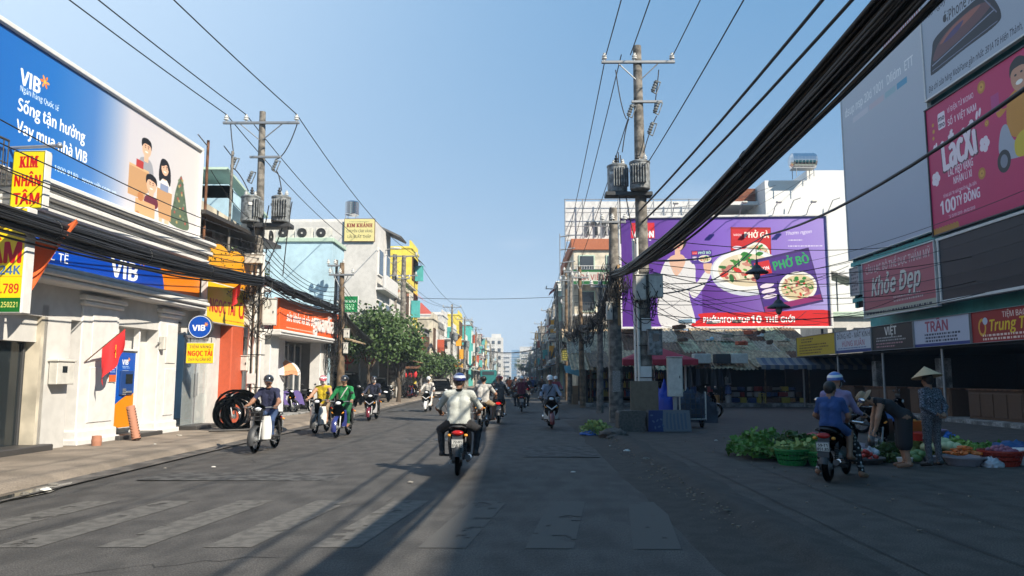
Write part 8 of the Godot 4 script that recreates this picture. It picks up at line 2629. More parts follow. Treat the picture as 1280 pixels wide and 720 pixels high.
	var tl := part("tail_light", MB.new().ell(Vector3(0, 0.72, -0.79), Vector3(0.1, 0.045, 0.05), 8, 14), mat("tail_red", Color(0.36, 0.012, 0.01), 0.15) if not o.get("brake", false) else mat("brake_lit", Color(0.5, 0.02, 0.01), 0.2, {"glow": Color(0.75, 0.06, 0.03)}), t)
	part("trim", MB.new().torus(Vector3(0, 0.72, -0.775), 0.075, 0.008, Basis(Vector3.UP, PI / 2), 14, 5), M.black_plastic, tl)
	for s in [-1.0, 1.0]:
		part("indicator", MB.new().ell(Vector3(s * 0.135, 0.68, -0.76), Vector3(0.035, 0.026, 0.03), 6, 10), M.get("amber", mat("amber", Color(0.7, 0.28, 0.03), 0.25)), t)
	var pl := part("number_plate", bx(Vector3.ZERO, Vector3(0.2, 0.15, 0.012), 0.004), M.steel, t)
	pl.position = Vector3(0, 0.555, -0.86)
	pl.rotation = Vector3(0.25, PI, 0)
	part("print", panel(0.19, 0.14, 0.008), plate_print(o.get("plate", "59-K1"), o.get("plate2", "236.14")), pl)
	part("plate_holder", MB.new().grid(4, 6, func(u, v): return Vector3((u - 0.5) * 0.17, 0.7 - v * 0.3, -0.79 - v * 0.07)), M.black_plastic, t)
	part("stand", MB.new().tube([Vector3(0.09, 0.26, 0.02), Vector3(0.14, 0.2, -0.15), Vector3(0.15, 0.16, -0.3)], 0.011, 6), M.steel, t)
	if o.get("basket", false):
		m = MB.new()
		for k in 9:
			var x := -0.16 + k * 0.04
			for z in [0.52, 0.76]:
				m.cyl(Vector3(x * 0.85, 0.72, z - (0.02 if z > 0.6 else 0.0)), Vector3(x, 0.95, z), 0.004, -1, 4)
		for k in 7:
			var z := 0.52 + k * 0.04
			for s in [-1.0, 1.0]:
				m.cyl(Vector3(s * 0.136, 0.72, z), Vector3(s * 0.16, 0.95, z), 0.004, -1, 4)
		for y in [0.72, 0.8, 0.88, 0.95]:
			var w: float = 0.136 + (y - 0.72) * 0.105
			m.tube([Vector3(-w, y, 0.52), Vector3(w, y, 0.52), Vector3(w, y, 0.76), Vector3(-w, y, 0.76), Vector3(-w, y, 0.52)], 0.006, 5)
		m.box(Vector3(0, 0.72, 0.64), Vector3(0.27, 0.012, 0.24))
		part("basket", m, M.black_plastic, t)
	return t
func riders() -> void:
	var skin := mat("skin", Color(0.40, 0.215, 0.135), 0.55, {"tex": "faint", "sc": 3.0})
	var tan := mat("tan_skin", Color(0.27, 0.135, 0.08), 0.55)
	var black := mat("black_cloth", Color(0.022, 0.022, 0.026), 0.85, {"tex": "grain", "sc": 3.0})
	var shoe := mat("shoe", Color(0.025, 0.022, 0.02), 0.6)
	var sandal := mat("sandal", Color(0.24, 0.12, 0.07), 0.7)
	var hair := mat("hair", Color(0.012, 0.010, 0.009), 0.5, {"rim": 0.3})
	var cl := func(k: String, c: Color) -> Material: return mat(k, c, 0.85, {"tex": "grain", "sc": 2.5, "rim": 0.15, "bump": 1.2})
	var paint := func(k: String, c: Color) -> Material: return mat(k, c, 0.3, {"coat": 0.8})
	var white_p: Material = paint.call("white_paint", Color(0.72, 0.72, 0.70))
	var black_p: Material = paint.call("black_paint", Color(0.02, 0.02, 0.022))
	motorbike("white step-through motorbike with a black wire basket, ridden by the man in navy polo", "cub", Vector3(-5.78, 0.0, -17.6), -0.04, black_p, white_p, {"basket": true, "mirrors": false})
	person("man in a navy polo shirt and blue jeans riding the bike with the basket", "ride", Vector3(-5.78, 0.0, -17.6), -0.04, {"skin": tan, "top": cl.call("navy_polo", Color(0.025, 0.03, 0.085)), "bottom": cl.call("blue_jeans", Color(0.05, 0.10, 0.24)), "shoe": shoe, "sleeve": 0.75, "helmet": black_p, "face_turn": 0.2, "collar": M.navy_polo})
	motorbike("white step-through motorbike beside the green jacket rider", "cub", Vector3(-5.95, 0.0, -23.2), -0.03, black_p, white_p, {"mirrors": false})
	person("rider in a yellow vest with dark sleeves, white mask and pink helmet", "ride", Vector3(-5.95, 0.0, -23.2), -0.03, {"skin": skin, "top": cl.call("yellow_vest", Color(0.75, 0.56, 0.02)), "bottom": cl.call("khaki", Color(0.36, 0.26, 0.16)), "shoe": sandal, "sleeve": 0.12, "legs": 1.1, "helmet": paint.call("pink_paint", Color(0.50, 0.10, 0.13)), "stripe": white_p, "mask": M.white_trim})
	motorbike("dark blue motorbike with silver spokes under the green jacket rider", "wave", Vector3(-4.98, 0.0, -21.8), -0.05, paint.call("blue_paint", Color(0.02, 0.03, 0.16)), M.blue_paint)
	person("rider in a bright green jacket and trousers with a black helmet", "ride", Vector3(-4.98, 0.0, -21.8), -0.05, {"skin": skin, "top": cl.call("green_jacket", Color(0.01, 0.27, 0.075)), "bottom": cl.call("green_trousers", Color(0.012, 0.13, 0.05)), "shoe": sandal, "helmet": black_p, "face_turn": -0.1, "collar": M.green_jacket, "strap": M.white_trim})
	motorbike("dark red scooter with a wide front, ridden by a masked rider", "scooter", Vector3(-5.72, 0.0, -30.2), -0.05, paint.call("wine_paint", Color(0.13, 0.012, 0.025)), paint.call("silver_paint", Color(0.4, 0.4, 0.42)))
	person("rider in a dark navy jacket with a white face mask on the dark red scooter", "ride", Vector3(-5.72, 0.0, -30.2), -0.05, {"skin": skin, "top": cl.call("navy_jacket", Color(0.02, 0.026, 0.06)), "bottom": black, "shoe": shoe, "helmet": black_p, "mask": M.white_trim})
	motorbike("white scooter coming on before the parked white car", "scooter", Vector3(-4.45, 0.0, -37.8), -0.06, white_p, white_p)
	person("rider all in white on the white scooter", "ride", Vector3(-4.45, 0.0, -37.8), -0.06, {"skin": skin, "top": cl.call("white_cloth", Color(0.66, 0.64, 0.60)), "bottom": M.white_cloth, "shoe": sandal, "helmet": white_p, "mask": cl.call("cream_cloth", Color(0.55, 0.5, 0.42))})
	motorbike("black motorbike with a white number plate nearest in the middle of the road", "wave", Vector3(-1.04, 0.02, -13.55), PI + 0.04, paint.call("dark_red_paint", Color(0.08, 0.008, 0.01)), black_p, {"plate": "72-H1", "plate2": "018.92"})
	person("broad man from behind in a pale mint shirt, black trousers and dark blue helmet", "ride_wide", Vector3(-1.04, 0.02, -13.5), PI + 0.04, {"skin": tan, "top": cl.call("mint_shirt", Color(0.66, 0.69, 0.64)), "bottom": black, "shoe": shoe, "sleeve": 0.95, "helmet": paint.call("navy_paint", Color(0.012, 0.018, 0.10)), "stripe": paint.call("pale_blue_paint", Color(0.45, 0.5, 0.6)), "hair": hair, "collar": M.mint_shirt})
	motorbike("dark motorbike under the bare-headed man in white", "wave", Vector3(-1.12, 0.02, -25.0), PI - 0.12, black_p, M.silver_paint, {"plate": "59-C2", "plate2": "447.60"})
	person("bare-headed man from behind in a white T-shirt and khaki shorts", "ride_wide", Vector3(-1.12, 0.02, -25.0), PI - 0.12, {"skin": tan, "top": M.white_cloth, "bottom": M.khaki, "shoe": sandal, "sleeve": 0.8, "legs": 0.95, "hair": hair})
	motorbike("black scooter with a lit red brake light", "scooter", Vector3(-0.72, 0.02, -28.2), PI, black_p, M.silver_paint, {"brake": true, "plate": "59-F1", "plate2": "310.75"})
	person("rider from behind in a grey patterned top and a red helmet", "ride", Vector3(-0.72, 0.02, -28.2), PI, {"skin": skin, "top": mat("grey_print", Color(0.14, 0.13, 0.13), 0.85, {"tex": "print", "sc": 0.5}), "bottom": black, "shoe": shoe, "helmet": paint.call("red_helmet", Color(0.26, 0.012, 0.015))})
	motorbike("dark motorbike under the rider in a maroon shirt", "wave", Vector3(0.15, 0.02, -36.9), PI, black_p, black_p)
	person("rider from behind in a maroon shirt and a white helmet", "ride_wide", Vector3(0.15, 0.02, -36.9), PI, {"skin": tan, "top": cl.call("maroon_shirt", Color(0.16, 0.022, 0.04)), "bottom": black, "shoe": shoe, "helmet": white_p})
	motorbike("white and dark red motorbike coming on in the shade on the right", "scooter", Vector3(1.05, 0.02, -25.3), 0.03, paint.call("crimson_paint", Color(0.14, 0.01, 0.015)), white_p)
	person("rider facing us in pale blue shirt with dark shoulder strap and white cap helmet", "ride", Vector3(1.05, 0.02, -25.3), 0.03, {"skin": tan, "top": cl.call("pale_shirt", Color(0.36, 0.42, 0.56)), "bottom": black, "shoe": shoe, "helmet": white_p, "strap": black, "collar": M.pale_shirt})
	var tops := {"an orange shirt": Color(0.62, 0.12, 0.03), "a grey shirt": Color(0.2, 0.21, 0.24), "a dark jacket": Color(0.03, 0.03, 0.04), "a brown jacket": Color(0.10, 0.06, 0.04), "a pink jacket": Color(0.45, 0.10, 0.14), "a white shirt": Color(0.6, 0.6, 0.58), "a blue jacket": Color(0.04, 0.07, 0.2), "a black shirt": Color(0.02, 0.02, 0.025)}
	var far := [[-0.75, -67, 1, "an orange shirt", 0], [-1.0, -44, 1, "a grey shirt", 1], [-0.2, -53, 1, "a dark jacket", 2], [0.75, -62, 1, "a black shirt", 2], [1.55, -50, 0, "a brown jacket", 2], [2.0, -41, 0, "a pink jacket", 0], [1.3, -72, 1, "a blue jacket", 1], [-3.6, -74, 0, "a white shirt", 1], [-4.4, -88, 0, "a grey shirt", 0], [0.2, -90, 1, "a white shirt", 2], [-1.4, -100, 1, "a dark jacket", 0], [1.9, -84, 0, "a grey shirt", 1], [-5.0, -104, 0, "a dark jacket", 1], [0.9, -112, 1, "a pink jacket", 1], [-0.6, -124, 1, "a black shirt", 2], [-3.9, -128, 0, "a blue jacket", 0], [1.5, -135, 0, "a brown jacket", 2], [0.1, -142, 1, "a grey shirt", 0]]
	for q in far:
		var tone: Color = tops[q[3]]
		var way := "riding away" if q[2] else "coming on"
		var where := "%d metres up the street" % int(round(-q[1] / 10.0) * 10)
		var gone: float = PI if q[2] else 0.0
		motorbike("small dark motorbike under the far rider in %s, %s %s" % [q[3], way, "in the sun" if q[0] < -0.3 else "in the shade"], "wave", Vector3(q[0], 0.02, q[1]), gone, black_p, M.silver_paint, {"group": "far motorbikes in the traffic", "mirrors": false})
		person("far rider in %s %s %s, %s" % [q[3], way, "in the sun" if q[0] < -0.3 else "in the shade", ["past the yellow house", "before the far poles", "beyond the parked car"][q[4]]], "ride", Vector3(q[0], 0.02, q[1]), gone, {"skin": tan, "top": cl.call("far_" + q[3].replace(" ", "_"), tone), "bottom": black, "shoe": shoe, "helmet": [white_p, M.red_helmet, black_p][q[4]] if q[3] != "an orange shirt" else black_p, "group": "far riders in the traffic"})
	var fam := Vector3(5.12, 0.05, -12.5)
	var ft := 2.53
	motorbike("black scooter stopped at the vegetable baskets with a white number plate", "scooter", fam, ft, black_p, black_p, {"plate": "59-T1", "plate2": "851.85"})
	person("driver in lavender jacket, polka-dot trousers and blue and white helmet on the stopped scooter", "stopped", fam, ft, {"skin": skin, "top": cl.call("lavender", Color(0.42, 0.34, 0.58)), "bottom": polka(), "shoe": sandal, "helmet": paint.call("bright_blue_paint", Color(0.03, 0.12, 0.42)), "stripe": white_p, "mask": M.white_trim, "face_turn": -0.4})
	person("boy in a blue T-shirt and shorts sitting behind the driver", "pillion", fam + Vector3(0, 0.0, 0), ft, {"skin": tan, "top": cl.call("boy_blue", Color(0.035, 0.10, 0.32)), "bottom": cl.call("boy_shorts", Color(0.05, 0.12, 0.36)), "shoe": sandal, "sleeve": 0.8, "legs": 0.9, "hair": hair, "face_turn": -0.3})
	var kid := person("small child in a pink top standing at the front of the scooter", "pillion", fam + Basis(Vector3.UP, ft) * Vector3(0.05, 0.28, 0.52), ft, {"skin": skin, "top": cl.call("child_pink", Color(0.55, 0.10, 0.24)), "bottom": M.child_pink, "shoe": sandal, "hair": hair})
	kid.scale = Vector3.ONE * 0.62
	person("woman in a black dress and straw hat bending over the baskets", "bend", Vector3(6.86, 0.05, -13.95), -PI / 2 - 0.25, {"skin": skin, "top": black, "bottom": tan, "shoe": sandal, "sleeve": 0.15, "legs": 0.2, "straw": true, "hair": hair})
	person("woman in a conical hat and dark patterned clothes standing with hands behind her", "stand", Vector3(7.5, 0.05, -14.05), PI + 0.35, {"skin": tan, "top": mat("flower_cloth", Color(0.22, 0.24, 0.30), 0.85, {"tex": "print", "sc": 0.5}), "bottom": mat("spot_cloth", Color(0.24, 0.24, 0.27), 0.85, {"tex": "print", "sc": 0.75}), "shoe": shoe, "cone": true, "hair": hair})
	motorbike("dark motorbike waiting in the shade behind the bending woman", "wave", Vector3(7.9, 0.05, -16.4), -0.9, black_p, black_p)
func polka() -> Material:
	if not M.has("polka"):
		var im := Image.create(128, 128, false, Image.FORMAT_RGB8)
		im.fill(Color(0.06, 0.06, 0.07))
		var a := Art.new(8, 8, Color.BLACK)
		a.im = im
		a.w = 128
		a.h = 128
		for q in [[32, 32], [96, 96]]:
			a.oval(q[0], q[1], 17, 17, Color(0.8, 0.8, 0.8))
		var m := mat("polka", Color(1, 1, 1), 0.85)
		m.albedo_texture = ImageTexture.create_from_image(im)
		m.uv1_triplanar = true
		m.uv1_world_triplanar = true
		m.uv1_scale = Vector3.ONE * 9.0
	return M.polka
func tub(called: String, label: String, at: Vector3, r: float, h: float, m_tub: Material, ribs: bool, group := "") -> Node3D:
	var t := thing(called, label, called.replace("_", " "), at, 0.0, group)
	var m := MB.new().lathe([Vector2(0, 0.01), Vector2(r * 0.74, 0.0), Vector2(r, h), Vector2(r * 1.06, h), Vector2(r * 1.06, h - 0.03), Vector2(r * 1.02, h - 0.03)], 24)
	m.lathe([Vector2(r * 0.97, h), Vector2(r * 0.7, 0.03), Vector2(0, 0.03)], 24)
	part("bowl", m, m_tub, t)
	if ribs:
		m = MB.new()
		for k in 30:
			var a := TAU * k / 30
			var d := Vector3(cos(a), 0, sin(a))
			m.cyl(d * r * 0.77 + Vector3(0, 0.02, 0), d * r * 1.02 + Vector3(0, h - 0.03, 0), 0.008, -1, 4)
		part("ribs", m, m_tub, t).set_meta("kind", "stuff")
		for y in [0.35, 0.65]:
			part("hoop", MB.new().torus(Vector3(0, h * y, 0), r * (0.76 + 0.25 * y), 0.009, Basis(Vector3.FORWARD, PI / 2), 24, 5), m_tub, t)
	return t
func greens(label: String, at: Vector3, rx: float, ry: float, n: int, sd: int, m_leaf: Material, stalk := true) -> void:
	var r := RandomNumberGenerator.new()
	r.seed = sd
	var t := thing("leafy_greens", label, "vegetables", at)
	var m := MB.new()
	for k in n:
		var a := r.randf() * TAU
		var q := sqrt(r.randf())
		var p := Vector3(cos(a) * q * rx, ry * (1.0 - q * q) * r.randf_range(0.7, 1.1), sin(a) * q * rx)
		for j in 3:
			leaf(m, p + Vector3(r.randfn(), r.randfn(), r.randfn()) * 0.03, r, r.randf_range(0.07, 0.13))
	part("leaves", m, m_leaf, t).set_meta("kind", "stuff")
	if stalk:
		m = MB.new()
		for k in 40:
			var a := r.randf() * TAU
			var p := Vector3(cos(a) * rx * 0.7, ry * 0.35 + r.randf() * ry * 0.3, sin(a) * rx * 0.7)
			m.cyl(p, p + Vector3(cos(a) * 0.22, r.randf_range(-0.08, 0.06), sin(a) * 0.22), 0.006, 0.004, 4)
		part("stalks", m, mat("stalk", Color(0.20, 0.28, 0.10), 0.6), t).set_meta("kind", "stuff")
func heap(called: String, label: String, at: Vector3, n: int, spread: Vector3, size: Vector3, m: Material, sd: int) -> void:
	var r := RandomNumberGenerator.new()
	r.seed = sd
	var t := thing(called, label, "vegetables", at)
	var me := MB.new().ell(Vector3.ZERO, size, 6, 9).mesh()
	for k in n:
		var a := r.randf() * TAU
		var q := sqrt(r.randf())
		var o := again("vegetable", me, m, t, Vector3(cos(a) * q * spread.x, spread.y * (1.05 - q), sin(a) * q * spread.z))
		o.rotation = Vector3(r.randf_range(-0.4, 0.4), r.randf() * TAU, r.randf_range(-0.3, 0.3))
func crumpled(called: String, label: String, cat: String, at: Vector3, size: Vector3, m: Material, sd: int) -> void:
	var fn := FastNoiseLite.new()
	fn.seed = sd
	fn.frequency = 1.9
	var mb := MB.new()
	mb.grid(18, 9, func(u, v):
		var a: float = u * TAU
		var e: float = v * PI * 0.5
		var d := Vector3(cos(a) * cos(e), sin(e), -sin(a) * cos(e))
		return d * size * (1.0 + 0.55 * fn.get_noise_3dv(d * 1.6)))
	solo(called, mb, m, label, cat, at)
func market_goods() -> void:
	var green := mat("basket_green", Color(0.015, 0.21, 0.05), 0.45)
	var red := mat("basket_red", Color(0.38, 0.035, 0.02), 0.45)
	var grey := mat("basin_grey", Color(0.26, 0.24, 0.27), 0.5)
	var herb := mat("herb", Color(0.085, 0.21, 0.03), 0.6, {"back": Color(0.05, 0.1, 0.01)})
	var pale := mat("pale_leaf", Color(0.26, 0.34, 0.10), 0.6, {"back": Color(0.1, 0.14, 0.03)})
	tub("basket", "green plastic basket at the left end of the heaped greens", Vector3(4.95, 0.05, -15.6), 0.3, 0.2, green, false)
	tub("basket", "larger ribbed green basket in the middle below the greens", Vector3(5.05, 0.05, -14.35), 0.3, 0.3, green, true)
	tub("basket", "ribbed green basket right behind the scooter's number plate", Vector3(5.55, 0.05, -14.2), 0.28, 0.27, green, true)
	greens("big heap of dark green herbs behind the left green basket", Vector3(5.0, 0.15, -16.0), 0.66, 0.4, 420, 1, herb)
	greens("heap of green stems in the middle of the greens", Vector3(5.45, 0.18, -15.4), 0.6, 0.34, 380, 2, M.plant)
	greens("heap of lighter greens next to the scooter's wheel", Vector3(5.85, 0.2, -15.0), 0.5, 0.3, 320, 3, herb)
	greens("loose stems spilling over the larger green basket", Vector3(5.2, 0.28, -14.5), 0.36, 0.14, 200, 4, pale)
	greens("low bunches in front of the heaped herbs", Vector3(4.72, 0.2, -15.2), 0.36, 0.2, 200, 5, herb)
	crumpled("red_sheet", "crumpled red plastic sheet lying behind the heaped greens", "sheet", Vector3(6.6, 0.1, -17.6), Vector3(0.65, 0.26, 0.4), mat("red_plastic", Color(0.45, 0.05, 0.06), 0.5), 3)
	crumpled("grey_sheet", "grey sack lying beside the crumpled red sheet", "sack", Vector3(6.95, 0.08, -16.8), Vector3(0.6, 0.2, 0.35), M.basin_grey, 4)
	greens("dark greens at the bending woman's feet", Vector3(6.2, 0.1, -15.0), 0.4, 0.3, 200, 6, herb)
	greens("bunches of greens between the two standing women", Vector3(7.15, 0.08, -15.0), 0.36, 0.26, 200, 7, M.plant)
	greens("pale cabbage leaves right of the conical hat woman", Vector3(8.2, 0.2, -15.6), 0.45, 0.25, 260, 8, pale)
	greens("light green lettuce left of the blue bag", Vector3(8.9, 0.15, -15.9), 0.5, 0.22, 260, 9, mat("lettuce", Color(0.20, 0.34, 0.06), 0.6))
	greens("long green beans spread at the right end", Vector3(9.7, 0.1, -16.0), 0.5, 0.16, 220, 10, herb)
	heap("cabbage_heap", "white cabbages piled right of the conical hat woman", Vector3(8.25, 0.28, -15.2), 16, Vector3(0.34, 0.2, 0.25), Vector3(0.1, 0.085, 0.1), mat("cabbage", Color(0.45, 0.50, 0.28), 0.5), 11)
	heap("carrot_heap", "orange carrots heaped in the grey basin", Vector3(8.2, 0.26, -14.35), 30, Vector3(0.26, 0.12, 0.2), Vector3(0.11, 0.026, 0.026), mat("carrot", Color(0.62, 0.15, 0.02), 0.5), 12)
	heap("melon_heap", "green melons at the conical hat woman's feet", Vector3(7.55, 0.14, -14.75), 9, Vector3(0.26, 0.12, 0.2), Vector3(0.1, 0.07, 0.07), mat("melon", Color(0.10, 0.20, 0.06), 0.5), 13)
	heap("tomato_heap", "red tomatoes heaped behind the scooter driver's foot", Vector3(6.5, 0.14, -14.6), 22, Vector3(0.25, 0.14, 0.2), Vector3(0.045, 0.04, 0.045), mat("tomato", Color(0.45, 0.03, 0.02), 0.35), 14)
	heap("onion_heap", "purple onions heaped in the red basket", Vector3(8.86, 0.3, -14.3), 26, Vector3(0.26, 0.1, 0.2), Vector3(0.05, 0.045, 0.05), mat("onion", Color(0.25, 0.08, 0.13), 0.5), 15)
	crumpled("plastic_bag", "bright blue plastic bag hanging from the waiting motorbike behind the bending woman", "bag", Vector3(7.75, 0.75, -16.2), Vector3(0.16, 0.34, 0.14), M.bright_blue_paint, 25)
	tub("basin", "wide grey plastic basin holding the carrots", Vector3(8.2, 0.05, -14.35), 0.36, 0.17, grey, false)
	tub("basin", "dark basin with tomatoes behind the driver's foot", Vector3(6.5, 0.05, -14.6), 0.34, 0.12, M.dark_steel, false)
	tub("basket", "ribbed red basket near the right edge of the picture", Vector3(8.86, 0.05, -14.3), 0.36, 0.28, red, true)
	tub("basin", "red plastic bowl standing on the produce behind the conical hat woman", Vector3(7.95, 0.42, -15.3), 0.22, 0.16, mat("bowl_red", Color(0.5, 0.03, 0.02), 0.4), false)
	tub("basin", "purple basin on the produce right of the red bowl", Vector3(8.5, 0.45, -16.0), 0.3, 0.14, mat("basin_purple", Color(0.16, 0.12, 0.22), 0.5), false)
	solo("tray", MB.new().at(Vector3.ZERO).box(Vector3.ZERO, Vector3(0.55, 0.03, 0.45), 0.01, Basis(Vector3.RIGHT, -0.9)), mat("tray_orange", Color(0.55, 0.17, 0.03), 0.5), "orange round-edged tray propped behind the red bowl", "tray", Vector3(7.95, 0.62, -15.6))
	crumpled("plastic_bag", "blue plastic bag on the produce, left of two", "bag", Vector3(9.0, 0.2, -16.6), Vector3(0.36, 0.32, 0.25), mat("blue_plastic", Color(0.02, 0.12, 0.42), 0.35), 21)
	crumpled("plastic_bag", "blue plastic heap at the right edge of the produce", "bag", Vector3(9.65, 0.1, -15.2), Vector3(0.42, 0.3, 0.3), mat("blue_net", Color(0.02, 0.08, 0.22), 0.5), 22)
	crumpled("plastic_bag", "clear white plastic bag between the basin and the red basket", "bag", Vector3(8.55, 0.05, -14.05), Vector3(0.16, 0.16, 0.14), mat("clear_bag", Color(0.45, 0.46, 0.5), 0.3), 23)
	crumpled("plastic_bag", "white plastic bag by the bending woman", "bag", Vector3(6.75, 0.05, -14.9), Vector3(0.2, 0.26, 0.18), M.clear_bag, 24)
	solo("foam_box", bx(Vector3(0, 0.15, 0), Vector3(0.5, 0.3, 0.4), 0.02), mat("foam", Color(0.55, 0.56, 0.58), 0.7), "white foam box at the right edge beside the red basket", "box", Vector3(9.4, 0.05, -14.4), 0.1)
	for k in 3:
		solo("scale_pan", MB.new().lathe([Vector2(0, 0), Vector2(0.1, 0), Vector2(0.14, 0.14), Vector2(0.12, 0.14), Vector2(0, 0.02)], 14), [M.white_trim, M.basin_grey, M.chrome][k], "small %s bowl on the ground %s" % [["white", "grey", "steel"][k], ["left of the conical hat woman", "right of her feet", "behind the carrots"][k]], "bowl", Vector3(7.1 + k * 0.65, 0.05, -14.3 - k * 0.35))
	crumpled("blue_bag", "blue plastic sheet spread at the kerb with greens on it", "sheet", Vector3(2.2, 0.02, -22.3), Vector3(0.42, 0.14, 0.3), M.blue_plastic, 31)
	greens("pile of cut greens on the blue sheet at the kerb", Vector3(2.25, 0.08, -22.4), 0.42, 0.28, 260, 33, pale)
	crumpled("sack", "dark sack slumped at the kerb beside the greens", "sack", Vector3(2.62, 0.03, -21.4), Vector3(0.4, 0.22, 0.5), M.gutter, 32)
	var t := thing("handcart", "two-wheeled steel handcart loaded with a dark blue bundle", "cart", Vector3(5.55, 0.05, -24.8), 0.08)
	for s in [-0.42, 0.42]:
		part("upright", MB.new().tube([Vector3(s, 0.25, 0.2), Vector3(s, 1.0, 0.22), Vector3(s, 1.15, 0.2)], 0.025, 7), M.box_paint, t)
		var w := part("wheel", MB.new().torus(Vector3(s * 0.75, 0.17, 0.1), 0.13, 0.045, Basis.IDENTITY, 18, 7), M.rubber, t)
		part("hub", MB.new().cyl(Vector3(s * 0.75 - 0.04, 0.17, 0.1), Vector3(s * 0.75 + 0.04, 0.17, 0.1), 0.06), M.steel, w)
	for k in 6:
		part("rung", MB.new().cyl(Vector3(-0.42, 0.28 + k * 0.16, 0.22), Vector3(0.42, 0.28 + k * 0.16, 0.22), 0.012 if k else 0.024, -1, 6), M.box_paint if k == 0 else M.dark_steel, t)
	for k in 4:
		part("rod", MB.new().cyl(Vector3(-0.25 + k * 0.17, 0.25, 0.23), Vector3(-0.25 + k * 0.17, 1.1, 0.23), 0.012, -1, 6), M.dark_steel, t)
	part("bed", bx(Vector3(0, 0.26, -0.2), Vector3(0.84, 0.05, 0.9), 0.01), M.dark_steel, t)
	crumpled("bundle", "big dark blue cloth bundle lying on the handcart", "bundle", Vector3(5.55, 0.34, -25.1), Vector3(0.46, 0.85, 0.4), mat("bundle_blue", Color(0.025, 0.05, 0.09), 0.8, {"tex": "faint"}), 41)
	crumpled("tarpaulin", "bright blue tarpaulin heaped between the switch cabinet and the handcart", "tarpaulin", Vector3(5.0, 0.05, -26.0), Vector3(0.5, 1.25, 0.5), mat("tarp_bright", Color(0.01, 0.05, 0.42), 0.5, {"tex": "faint"}), 42)
	crumpled("sack", "dark sack heap right of the handcart", "sack", Vector3(6.7, 0.05, -28.0), Vector3(0.5, 0.95, 0.5), M.dark_cloth, 43)
	crumpled("sack", "olive yellow sack on top of the blue tarpaulin", "sack", Vector3(5.4, 1.05, -25.9), Vector3(0.3, 0.22, 0.25), M.tin_green, 44)
	motorbike("dark motorbike parked in the shade before the stalls on the right", "wave", Vector3(10.4, 0.05, -22.0), 0.9, M.black_paint, M.black_paint)
	motorbike("dark motorbike parked beside the sack heap at the market shed", "wave", Vector3(7.3, 0.05, -30.5), 1.9, M.black_paint, M.black_paint)
func car(label: String, at: Vector3, turn: float, paint_m: Material, L: float, W: float, H: float, van := false) -> void:
	var t := thing("parked_car", label, "car", at, turn)
	var z := L * 0.5
	var b := 0.52 * H
	part("body", MB.new().loft([[Vector3(0, 0.42, z), W * 0.38, 0.12], [Vector3(0, 0.5, z - 0.12), W * 0.47, 0.2], [Vector3(0, 0.55, z - 0.7), W * 0.5, 0.27], [Vector3(0, b * 0.75, 0.4), W * 0.5, b * 0.5], [Vector3(0, b * 0.75, -z + 0.6), W * 0.5, b * 0.5], [Vector3(0, 0.6, -z + 0.1), W * 0.46, 0.3], [Vector3(0, 0.58, -z), W * 0.4, 0.22]], 18, 4.0), paint_m, t)
	var f := z - (0.5 if van else 1.15)
	part("cabin", MB.new().loft([[Vector3(0, b, f), W * 0.44, 0.03], [Vector3(0, H * 0.76, f - 0.6), W * 0.38, H * 0.17], [Vector3(0, H * 0.78, f - 0.95), W * 0.36, H * 0.18], [Vector3(0, H * 0.78, -z + 0.6), W * 0.36, H * 0.18], [Vector3(0, b + 0.1, -z + 0.12), W * 0.4, 0.06]], 18, 4.5), mat("car_glass", Color(0.07, 0.085, 0.095), 0.05), t)
	part("roof", MB.new().loft([[Vector3(0, H * 0.93, f - 0.6), W * 0.33, 0.03], [Vector3(0, H * 0.96, f - 0.95), W * 0.38, 0.07], [Vector3(0, H * 0.96, -z + 0.8), W * 0.38, 0.07], [Vector3(0, H * 0.92, -z + 0.5), W * 0.33, 0.03]], 12, 3.0), paint_m, t)
	for sx in [-1.0, 1.0]:
		part("headlight", MB.new().ell(Vector3(sx * W * 0.36, 0.62, z - 0.12), Vector3(0.17, 0.09, 0.08), 6, 10), M.lens, t)
		part("mirror", MB.new().ell(Vector3(sx * (W * 0.5 + 0.08), b + 0.1, f - 0.5), Vector3(0.11, 0.08, 0.07), 6, 10), paint_m, t)
		for q in [z - 0.85, -z + 0.85]:
			var w := part("wheel", MB.new().torus(Vector3(sx * W * 0.46, 0.3, q), 0.21, 0.09, Basis.IDENTITY, 20, 8), M.rubber, t)
			part("rim", MB.new().cyl(Vector3(sx * W * 0.44, 0.3, q), Vector3(sx * (W * 0.49), 0.3, q), 0.17, -1, 14), M.steel, w)
	part("grille", bx(Vector3(0, 0.52, z - 0.04), Vector3(W * 0.5, 0.14, 0.06), 0.02), M.black_plastic, t)
	part("number_plate", bx(Vector3(0, 0.36, z + 0.0), Vector3(0.45, 0.12, 0.03)), M.white_trim, t)
